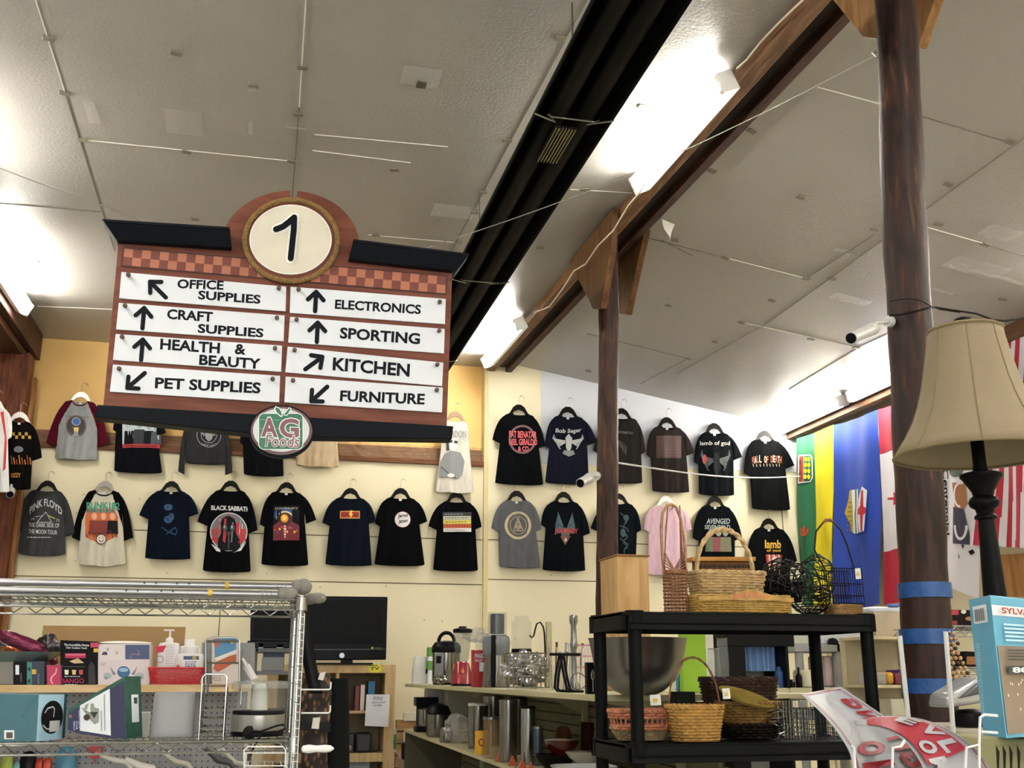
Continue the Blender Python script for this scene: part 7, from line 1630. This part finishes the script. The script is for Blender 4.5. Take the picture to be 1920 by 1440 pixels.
# plywood box behind, standing on the gondola end
pb = atY(1188, 1250, 4.7)
tag(MB().bb((atY(1158, 1100, 4.7).x, 4.7, z_t+.002), (atY(1217, 1100, 4.7).x, 4.95, atY(1188, 1043, 4.7).z), WOOD('#b08a58', '#c6a472', 'z', 3, .5, 7, .05)).bb((atY(1156, 1100, 4.7).x, 4.69, atY(1188, 1043, 4.7).z), (atY(1219, 1100, 4.7).x, 4.96, atY(1188, 1040, 4.7).z), WOOD('#7d5634', '#8f6844', 'x')).build('plywood_box', loc=(pb.x, 4.8, z_t), bevel=.002), 'tall pale plywood box beside the slim dark post', 'box')
# second deck
zd = zC+.003
basket('oval_basket', 'shallow beige basket under the coral wicker one', 1202, 1388, BY0+.18, 56, 22, '#a8926c', 42, 1.35, 6, 2.6, 34, zb=zd)
basket('oval_basket', 'coral brown oval basket with cut out sides and a white tag', 1203, 1352, BY0+.17, 62, 34, PNK, 48, 1.12, 7, 2.4, 36, openw=(.3, .62), tagp=(1218, 1303, 20, 20), zb=zd+.032)
basket('handled_basket', 'small honey coloured straw basket with a thin round handle', 1305, 1396, BY0+.08, 53, 62, '#a97f3c', 34, 1.28, 11, 3.2, 34, handle=(52, 152, 3.2), tagp=(1354, 1291, 14, 20), zb=zd, hc='#6a4a2c')
basket('oval_basket', 'wide bamboo basket with a yellow lining leaning on the brown one', 1405, 1372, BY0+.2, 62, 52, '#8a6a34', 40, 1.7, 10, 2.2, 40, zb=zd+.02)
basket('black_basket', 'dark low wicker basket under the wide bamboo one', 1405, 1392, BY0+.18, 60, 24, '#16110d', 40, 1.2, 5, 2.4, 34, zb=zd)
basket('square_basket', 'dark brown square wicker basket standing at the back of the lower deck', 1386, 1318, BY0+.27, 68, 56, '#3b2318', 40, 1.15, 10, 5.0, 42, zb=zd+.085)
P = atY(1440, 1320, BY0+.17)
tag(MB().lathe([(.001, -.004), (.085, 0), (.10, .012), (.085, .006), (.001, .004)], (0, 0, 0), M('#8f7a34', .5), 36, 1.0, .5).build('oval_plate', loc=(0, 0, 0)), 'olive yellow oval dish on the wide bamboo basket', 'dish')
op = bpy.data.objects['oval_plate']; op.location = atY(1398, 1312, BY0+.14); op.rotation_euler = (.5, .25, 0)
tag(MB().bb((atY(1267, 1320, BY0+.25).x, BY0+.25, zd), (atY(1305, 1320, BY0+.25).x, BY0+.31, atY(1286, 1297, BY0+.25).z), M('#101210', .4)).build('black_container', loc=atY(1286, 1330, BY0+.25), bevel=.004), 'black square container with an olive rim behind the small handled basket', 'container')
def wire_tray(name, label, x0, x1, y0, y1, Y, dep, m_, nx=10, nz=4, zb=None):
    a, b = atY(x0, y1, Y), atY(x1, y1, Y); h = atY(x0, y0, Y).z-a.z; z0 = zb if zb is not None else a.z; m = MB()
    for j in range(nz+1): z = z0+h*j/nz; m.tube([(a.x, Y, z), (b.x, Y, z), (b.x, Y+dep, z), (a.x, Y+dep, z)], .0026 if j == nz else .0014, m_, 5, closed=True)
    for i in range(nx+1):
        x = a.x+(b.x-a.x)*i/nx; m.tube([(x, Y, z0+h), (x, Y, z0), (x, Y+dep, z0), (x, Y+dep, z0+h)], .0014, m_, 5)
    for i in range(4): y = Y+dep*(i+.5)/4; m.tube([(a.x, y, z0+h), (a.x, y, z0), (b.x, y, z0), (b.x, y, z0+h)], .0014, m_, 5)
    tag(m.build(name, loc=(a.x, Y, z0)), label, 'basket')
wire_tray('wire_basket', 'chrome wire basket at the right of the lower black deck', 1478, 1530, 1318, 1392, BY0+.08, .16, chrome, 9, 4, zd)
wire_tray('wire_basket', 'dark grey wire basket with close bars beside the chrome one', 1532, 1592, 1336, 1392, BY0+.06, .2, M('#3a3d44', .3, .8), 16, 6, zd)
wire_globe('wire_basket', 'chrome twisted wire bowl between the bamboo basket and the chrome basket', 1462, 1390, BY0+.14, 22, 34, chrome, -1, .4, 10, 9, zd, .6)
# things seen through the black shelving, on the end of the kitchen gondola
def onk(name, label, cat, x0, y0, x1, Y, c, dep=.08, m=None, bev=.003, z=None):
    z = z_t if z is None else z
    a, b = atY(x0, 1285, Y), atY(x1, 1285, Y); o = MB().bb((a.x, Y, z+.001), (b.x, Y+dep, atY((x0+x1)/2, y0, Y).z), m or M(c, .4)).build(name, loc=((a.x+b.x)/2, Y, z), bevel=bev); return tag(o, label, cat)
onk('green_board', 'lime green upright board seen through the black shelving', 'board', 1280, 1172, 1327, 4.15, '#86b01e', .03)
onk('blue_bottle', 'teal blue slim bottle at the edge of the lime green board', 'bottle', 1271, 1200, 1279, 4.2, '#2f7f95', .03, bev=.01)
for px, r, h, yy, lb_t in ((1341, 12, 78, 4.3, 'clear glass vase right of the lime green board'), (1358, 11, 96, 4.4, 'taller clear glass vase with straight sides behind the handled basket'), (1268, 14, 60, 4.35, 'clear glass jug left of the lime green board')):
    p = atY(px, 1290, yy); k = mpp(p); p.z = z_t+.001; o = thing('glass_vase', lb_t, 'vase', p)
    MB().lathe([(r*.7*k, 0), (r*.8*k, 3*k), (r*k, h*.5*k), (r*.9*k, h*k)], p, CLEAR('#aab2b4', .04, .2), 22).build('vase_body', o, solid=.002); MB().lathe([(r*.9*k, -.002), (r*.96*k, 0), (r*.9*k, .002)], p+Vector((0, 0, h*k)), chrome2, 22).build('rim', o)
onk('white_card', 'white printed card behind the glass vases', 'card', 1326, 1190, 1342, 4.6, '#c9c8c0', .01)
# second run of shelving end, further back right
xq0, xq1 = atY(1365, 1240, 5.6).x, atY(1492, 1240, 5.6).x
eb = thing('black_cabinet', 'tall black cabinet frame seen through the black shelving', 'cabinet', ((xq0+xq1)/2, 5.6, 0))
zc0, zc1 = atY(1420, 1170, 5.6).z, atY(1420, 1212, 5.6).z
MB().bb((xq0, 5.6, zc1), (xq1, 5.9, zc0), bkp).build('top_box', eb, bevel=.004); MB().bb((xq0, 5.6, 0), (atY(1398, 1240, 5.6).x, 5.9, zc1), bkp).build('side_panel', eb); MB().bb((atY(1474, 1240, 5.6).x, 5.6, 0), (atY(1479, 1240, 5.6).x, 5.9, zc1), bkp).build('side_panel', eb)
zq = atY(1430, 1290, 5.6).z; MB().bb((xq0, 5.6, zq-.03), (xq1+.25, 5.95, zq), kt).build('shelf_board', eb, bevel=.002)
MB().bb((xq0, 5.88, .1), (xq1, 5.9, zc1), M('#8f8f86', .5)).build('back_panel', eb)
bt = MB().grid(lambda u, v: (atY(1400+72*u, 1240, 5.7).x, 5.72+.01*math.sin(u*40), zq+.09+v*(zc1-zq-.09)), 40, 2, M('#6f8fbf', .3, coat=.3)).build('blue_sheet', loc=atY(1436, 1290, 5.7)); tag(bt, 'rippled pale blue plastic sheet seen above the dark brown basket', 'sheet')
def onq_(name, label, cat, px, r, y0, c, Y=5.65, m=None, prof=None):
    p = atY(px, 1289, Y); k = mpp(p); p.z = zq+.001; h = (atY(px, y0, Y).z-p.z)/k
    tag(MB().lathe([(a*r*k, b*h*k) for a, b in (prof or ((.9, 0), (1, .03), (1, .75), (.5, .85), (.45, 1)))], p, m or M(c, .35), 22).build(name, loc=p), label, cat)
onq_('blue_bottle', 'translucent blue spray bottle with a green nozzle', 'bottle', 1462, 8, 1250, '#5a86c9', m=CLEAR('#4f82cc', .15, .6)); onq_('black_bottle', 'small black bottle beside the blue spray bottle', 'bottle', 1499, 6, 1251, '#0d0d10', prof=((.9, 0), (1, .03), (1, .55), (.35, .7), (.35, 1)))
onq_('black_jar', 'squat black pot left of the small black bottle', 'jar', 1485, 6, 1274, '#141416'); onq_('cream_jug', 'large cream jug with a loop handle on the far shelf', 'jug', 1515, 26, 1256, '#c9c2a4', Y=5.8, prof=((.9, 0), (1, .05), (1, .85), (.9, 1)))
onq_('glass_cup', 'glass cup left of the squat black pot', 'cup', 1452, 9, 1272, '#d8dcdc', m=CLEAR('#d8dcdc', .05, .4), Y=5.62)
# ================================================================== FAR SHELVES ALONG THE RIGHT WALL
FY = 7.0
fsx0, fsx1 = atY(1490, 1215, FY).x, atY(1662, 1215, FY).x
fs = thing('grey_shelf', 'grey plastic shelving unit with a black topped deck in the far right corner', 'shelf', ((fsx0+fsx1)/2, FY, 0))
gyp = M('#8f9190', .5); zf = [atY(1570, y, FY).z for y in (1209, 1288, 1334)]
for z in zf: MB().bb((fsx0, FY, z-.05), (fsx1, FY+.45, z), gyp).build('deck', fs, bevel=.006)
MB().bb((atY(1570, 1215, FY).x, FY-.01, zf[0]-.045), (fsx1+.02, FY+.4, zf[0]+.005), bpl).build('black_edge', fs, bevel=.006)
for x in (fsx0+.05, atY(1575, 1250, FY).x, fsx1-.04): MB().cyl((x, FY+.04, 0), (x, FY+.04, zf[0]-.03), .03, gyp, n=18).build('post', fs)
def onf(name, label, cat, x0, y0, x1, z, c, Y=None, dep=.25, rough=.45, bev=.01, m=None):
    Y = FY+.06 if Y is None else Y; a, b = atY(x0, 1285, Y), atY(x1, 1285, Y); tag(MB().bb((a.x, Y, z+.001), (b.x, Y+dep, atY((x0+x1)/2, y0, Y).z), m or M(c, rough)).build(name, loc=((a.x+b.x)/2, Y, z), bevel=bev), label, cat)
onf('white_tub', 'long white plastic tub on top of the grey shelving', 'tub', 1545, 1174, 1622, zf[0], '#c6ccd0', dep=.3); onf('pale_tub', 'pale cream tub left of the long white one', 'tub', 1493, 1178, 1532, zf[0], '#b9bcae', Y=FY+.1)
for px, l in ((1562, 'round black knob lid in front of the long white tub, left one'), (1610, 'round black knob lid in front of the long white tub, right one')):
    p = atY(px, 1207, FY+.03); k = mpp(p); tag(MB().lathe([(10*k, 0), (10*k, 5*k), (7*k, 10*k), (.001, 12*k)], (p.x, p.y, zf[0]+.005), bkp, 20).build('black_dome', loc=p), l, 'knob')
onf('pink_box', 'white and pink upright carton on the grey shelving', 'box', 1550, 1230, 1565, zf[1], '#c9b3b4'); onf('green_tray', 'flat green lidded tray on the grey shelving', 'tray', 1585, 1280, 1628, zf[1], '#5c8a4a'); onf('dark_tub', 'brownish grey wide tub under the black topped deck', 'tub', 1582, 1240, 1640, zf[1]+.05, '#6e6450', Y=FY+.2)
onf('black_container', 'black lidded container on the lowest grey deck', 'container', 1600, 1304, 1640, zf[2], '#141517'); onf('white_tub', 'small white tub low beside the black lidded container', 'tub', 1642, 1312, 1672, zf[2], '#b9bab4')
# white wire and board shelf against the right wall
RYa = 6.2
ws0, ws1 = atY(1636, 1190, RYa).x, atY(1716, 1190, RYa).x
wsz = [atY(1680, y, RYa).z for y in (1193, 1284, 1345)]
w2 = thing('white_shelf', 'cream board shelf stacked with tubs left of the tape banded post', 'shelf', ((ws0+ws1)/2, RYa, 0))
for z in wsz: MB().bb((ws0, RYa, z-.02), (ws1+.15, RYa+.4, z), M('#b5a888', .5)).build('shelf_board', w2, bevel=.002)
for x in (ws0+.01, ws1+.13): MB().bb((x-.012, RYa+.38, 0), (x+.012, RYa+.4, wsz[0]), M('#b5a888', .5)).build('upright', w2)
MB().bb((ws0, RYa+.4, .2), (ws1+.15, RYa+.41, wsz[0]), M('#a89c80', .6)).build('back_panel', w2)
def onw(name, label, cat, x0, y0, x1, z, c, Y=None, dep=.2, **kw): onf(name, label, cat, x0, y0, x1, z, c, Y=RYa+.03 if Y is None else Y, dep=dep, **kw)
tb = atY(1672, 1192, RYa+.1); k = mpp(tb)
MB_ = MB().lathe([(30*k, 0), (31*k, 2*k), (35*k, 46*k)], (tb.x, tb.y+.1, wsz[0]+.002), M('#b3a590', .4, var=.04), 40, 1, .8, p=6, wob=lambda t, q: 1+.02*math.cos(16*t)); MB_.lathe([(36*k, 46*k), (37*k, 48*k), (37*k, 52*k), (30*k, 55*k), (.001, 55*k)], (tb.x, tb.y+.1, wsz[0]+.002), M('#ccd0dc', .4), 40, 1, .8, p=6)
tag(MB_.build('storage_tub', loc=tb), 'cream storage tub with a white lid under the maple leaf flag', 'tub')
onw('blue_box', 'small flat blue box on the white lid of the cream storage tub', 'box', 1684, 1139, 1702, wsz[0]+.205, '#4a66a8', dep=.05)
onw('yellow_pot', 'yellow round pot on the cream shelf', 'pot', 1666, 1260, 1679, wsz[1], '#b98a1e', bev=.02); onw('maroon_pot', 'maroon box beside the yellow pot', 'box', 1680, 1262, 1694, wsz[1], '#6a1430'); onw('purple_box', 'purple low box at the right of the cream shelf', 'box', 1695, 1256, 1716, wsz[1], '#4a2a66')
onw('clear_box', 'clear lidded box left of the yellow pot', 'box', 1643, 1260, 1664, wsz[1], '#a9a8a4', m=CLEAR('#c4c4c8', .2, .6)); onw('grey_crate', 'pale grey crate on the lowest cream shelf', 'crate', 1668, 1310, 1708, wsz[2], '#b4b09c')
# two white display bars
whm = M('#d9dbdc', .35)
for (xa_, ya_, xb_, yb_), l in (((1687, 1192, 1704, 1352), 'white round display bar left of the tape banded post'), ((1773, 1184, 1787, 1366), 'white round display bar right of the tape banded post')):
    a, b = atY(xa_, ya_, 2.45), atY(xb_, yb_, 2.45); d = (b-a).normalized(); b2 = Vector((b.x+(d.x/d.z)*(-b.z), b.y, 0.0)); 
    tag(MB().tube([a, b, Vector((b.x, b.y, 0))], .0058, whm, 12).build('display_bar', loc=a), l, 'bar')
# ================================================================== ROLLED SIGN SHEETS, LOWER RIGHT
def spl(P, t):
    t = max(0, min(.9999, t))*(len(P)-1); i = int(t); f = t-i
    p0, p1, p2, p3 = P[max(0, i-1)], P[i], P[i+1], P[min(len(P)-1, i+2)]
    return tuple(.5*((2*p1[q])+(-p0[q]+p2[q])*f+(2*p0[q]-5*p1[q]+4*p2[q]-p3[q])*f*f+(-p0[q]+3*p1[q]-3*p2[q]+p3[q])*f**3) for q in (0, 1, 2))
shw = M('#a6a6aa', .4, var=.02); shr = M('#97182a', .4, var=.04)
def sheet(label, Lp, Rp, art):
    f = lambda u, v: (lambda a, b: atY(a[0]+(b[0]-a[0])*u, a[1]+(b[1]-a[1])*u, a[2]+(b[2]-a[2])*u+.04*math.sin(PI*u)))(spl(Lp, v), spl(Rp, v))
    o = thing('paper_sign', label, 'sign', f(.5, 1)); MB().grid(f, 14, 24, shw).build('sheet', o, solid=.0015, ang=180)
    def g(u, v, k):
        p = f(u, v); n = (f(min(1, u+.02), v)-f(u-.02, v)).cross(f(u, min(.999, v+.02))-f(u, v-.02)).normalized(); n = n if n.dot(CAM-p) > 0 else -n
        return p+n*(.002+.0004*k)
    a = Art(g); art(a)
    bm_o = a.b.build('lettering', o, smooth=False)
def sa(a):
    for q in ((.05, .03, .95, .03), (.05, .03, .05, 1), (.95, .03, .95, 1)): a.line([(q[0]+(q[2]-q[0])*i/12, q[1]+(q[3]-q[1])*i/12) for i in range(13)], .012, shr)
    for t, v0, u0, u1, dv in (('G', .13, .58, .90, .10), ('N', .25, .58, .90, .09), ('O', .50, .10, .52, .15), ('N', .72, .10, .52, .17), ('T', .48, .62, .9, .09), ('I', .60, .62, .9, .05), ('G', .68, .62, .9, .12)):
        a.text(t, (u0, v0+dv), (u0, v0), 1, shr, .06, down=(u1-u0, 0))
sheet('flat white sign sheet with red sideways letters leaning in the wire rack, lower right', [(1502, 1302, 2.02), (1548, 1345, 2.0), (1588, 1400, 1.97), (1600, 1440, 1.95), (1608, 1500, 1.93)], [(1576, 1288, 2.1), (1640, 1330, 2.08), (1700, 1375, 2.05), (1745, 1425, 2.0), (1775, 1500, 1.95)], sa)
top = [(1602, 1353, 2.05), (1660, 1343, 1.99), (1730, 1349, 1.93), (1792, 1376, 1.90), (1835, 1412, 1.88), (1868, 1462, 1.88)]
bot = [(1604, 1359, 2.04), (1655, 1366, 1.95), (1692, 1386, 1.88), (1718, 1416, 1.84), (1735, 1450, 1.82), (1742, 1490, 1.82)]
o = thing('paper_sign', 'curled white sign sheet with large red letters arching over the lower right corner', 'sign', atY(1730, 1440, 1.9))
F2 = lambda u, v: (lambda a, b: atY(a[0]+(b[0]-a[0])*v, a[1]+(b[1]-a[1])*v, a[2]+(b[2]-a[2])*v))(spl(top, u), spl(bot, u))
MB().grid(F2, 30, 14, shw).build('sheet', o, solid=.0015, ang=180)
def g2(u, v, k):
    p = F2(u, v); n = (F2(min(1, u+.02), v)-F2(max(0, u-.02), v)).cross(F2(u, v+.03)-F2(u, v-.03)).normalized(); n = n if n.dot(CAM-p) > 0 else -n
    return p+n*(.002+.0004*k)
a = Art(g2)
for vv, w_ in ((.05, .012), (.10, .006)): a.line([(u/14, vv) for u in range(15)], w_, shr)
shd = M('#9c2434', .45, var=.04)
for i in range(18): a.poly([(.10+i*.036, .20), (.10+i*.036, .98), (.10+(i+1)*.036, .98), (.10+(i+1)*.036, .20)], shd)
for t, u0, u1, v1, hh in (('E', .28, .40, .56, .3), ('V', .44, .56, .56, .3), ('L', .60, .72, .56, .3), ('O', .52, .66, .94, .3), ('M', .70, .84, .94, .3)):
    a.text(t, (u0, v1), (u1, v1), 1, shw, .05, down=(.03, -hh))
a.b.build('lettering', o, smooth=False)
swr = thing('white_wire_rack', 'white bent wire sign rack holding the paper signs', 'rack', atY(1700, 1440, 1.78))
for pts in (((1596, 1398), (1601, 1402), (1603, 1440), (1606, 1500)), ((1673, 1440), (1674, 1402), (1690, 1399), (1696, 1388)), ((1810, 1440), (1812, 1402), (1836, 1396), (1838, 1345), (1846, 1340), (1870, 1342)), ((1840, 1372), (1870, 1374)), ((1836, 1396), (1836, 1500))):
    MB().tube([atY(x, y, 1.78) for x, y in pts], .0026, whm, 7).build('wire', swr)
# ================================================================== THINGS RIGHT OF THE BIG POST
WY2 = 3.4
wr0, wr1 = atY(1782, 1180, WY2).x, atY(1990, 1180, WY2).x
w3 = thing('wire_shelf', 'chrome wire shelving between the tape banded post and the pale blue carton', 'shelf', ((wr0+wr1)/2, WY2, 0)); zz3 = [atY(1810, y, WY2).z for y in (1174, 1252, 1366)]
for z in zz3:
    m = MB()
    for y in (WY2, WY2+.35):
        for dz in (0, -.022): m.tube([(wr0, y, z+dz), (wr1, y, z+dz)], .0028, chrome2, 6)
        m.tube([(wr0+i*.022, y, z-(.003 if i % 2 else .02)) for i in range(int((wr1-wr0)/.022))], .0018, chrome2, 5)
    x = wr0
    while x < wr1: m.tube([(x, WY2, z), (x, WY2+.35, z)], .0014, chrome2, 5); x += .022
    m.build('deck', w3)
for x in (wr0+.07, wr1): MB().cyl((x, WY2+.33, 0), (x, WY2+.33, zz3[0]), .01, chrome2, n=12).build('post', w3)
def onr(name, label, q, z, c, cat='box', art=None, dep=.12, Y=None):
    Y = WY2+.05 if Y is None else Y; P = [atY(x, y, Y) for x, y in q]
    for p in P[:2]: p.z = z+.002
    o = thing(name, label, cat, P[0]); MB().prism(P, (0, dep, 0), M(c, .4)).build('carton', o, bevel=.002, smooth=False)
    if art: a = Art(onY(Y)); art(a); a.b.build('print', o, smooth=False)
onr('dark_box', 'black printed carton on the chrome shelf right of the tape banded post', [(1781, 1174), (1830, 1174), (1828, 1144), (1781, 1143)], zz3[0], '#1a1516', art=lambda a: (a.rect(1782, 1144, 1797, 1153, c_('#a8303a')), a.ell(1806, 1147, 5, 4, c_('#c9c2b0'), 14), a.ell(1818, 1160, 9, 4, c_('#9a6a44'), 14), a.rect(1782, 1164, 1794, 1172, c_('#7a2a22'))))
onr('brown_box', 'small black and orange box on the middle chrome deck', [(1810, 1252), (1836, 1252), (1835, 1222), (1810, 1221)], zz3[1], '#120e0d', art=lambda a: a.rect(1812, 1231, 1830, 1246, c_('#8a5a2c')))
# bead strand curtain of wooden beads
bd = thing('bead_seat_cover', 'hanging wooden bead seat cover right of the tape banded post', 'seat cover', atY(1790, 1180, 2.9)); MB().tube([atY(1779, 1192, 2.9), atY(1781, 1183, 3.1), atY(1784, 1176, WY2)], .002, whm, 5).build('hanging_cord', bd); wbm = M('#a6835a', .35, var=.25, vs=60); dbm = M('#3a2216', .35)
m1_, m2_ = MB(), MB()
for j in range(13):
    for i in range(6):
        x = 1776+i*9+(j % 2)*4.5-(12-j)*.0; y = 1188+j*9.2
        if x > 1784+ (j+1)*3.6 or x < 1776: continue
        (m1_ if (i+j) % 4 else m2_).sphere(atY(x+2, y, 2.9), .0064, wbm if (i+j) % 4 else dbm, 10)
bo = m1_.build('pale_beads', bd); bo['kind'] = 'stuff'; bo = m2_.build('dark_beads', bd); bo['kind'] = 'stuff'
ir = thing('steam_iron', 'silver and white iron shaped appliance on a black base, beside the white bar', 'appliance', atY(1812, 1330, 2.6))
P = [atY(x, y, 2.55) for x, y in ((1776, 1328), (1846, 1318), (1848, 1268), (1830, 1272), (1780, 1302))]
MB().prism(P, (0, .09, 0), M('#a9aaac', .3, .5)).build('body', ir, bevel=.01); MB().prism([atY(x, y, 2.54) for x, y in ((1800, 1310), (1846, 1300), (1848, 1276), (1832, 1284))], (0, .02, 0), M('#55585a', .25, .6)).build('vent_panel', ir, bevel=.004)
P = atY(1822, 1362, 2.6); k = mpp(P); MB().lathe([(30*k, 0), (32*k, 4*k), (31*k, 24*k), (22*k, 30*k), (.001, 32*k)], P, bkp, 32, 1.1, .8).build('black_base', ir)
tab = thing('side_table', 'pale side table holding the iron and the blue carton, lower right', 'table', (atY(1850, 1380, 2.5).x, 2.4, 0)); tz = atY(1822, 1364, 2.6).z
ta = atY(1772, 1380, 2.5).x
MB().bb((ta, 2.42, tz-.02), (ta+.6, 2.9, tz), M('#a9a591', .5)).build('table_top', tab, bevel=.003)
for x, y in ((ta+.03, 2.46), (ta+.57, 2.46), (ta+.03, 2.86), (ta+.57, 2.86)): MB().bb((x-.015, y-.015, 0), (x+.015, y+.015, tz-.02), M('#a9a591', .5)).build('leg', tab)
# crate below the carton
cr0 = atY(1856, 1440, 1.98); k = mpp(cr0)
cz_ = bpy.data.objects['light_bulb_box'].location.z
ct = thing('plastic_crate', 'pale yellow slotted crate under the blue carton', 'crate', (cr0.x+.15, 2.0, 0))
MB().bb((cr0.x, 1.78, .3), (cr0.x+.35, 2.1, cz_-.006), M('#a9a77c', .5)).build('crate_body', ct, bevel=.006)
a = Art(onY(1.78))
for x in (1866, 1878, 1890, 1904): a.poly([(x, 1396), (x+2, 1440), (x+6, 1440), (x+7, 1410)], c_('#1c1c16'))
a.b.build('slots', ct, smooth=False)
# plywood board by the striped flag
pbx = atX(1872, 1040, 5.56)
tag(MB().prism([atX(x, y, 5.5) for x, y in ((1873, 1120), (1945, 1118), (1945, 1036), (1873, 1040))], (.02, 0, 0), WOOD('#8f6438', '#a97c4c', 'z', 3, .5, 7, .1)).build('plywood_board', loc=pbx), 'brown plywood board on the right wall below the striped flag', 'board')
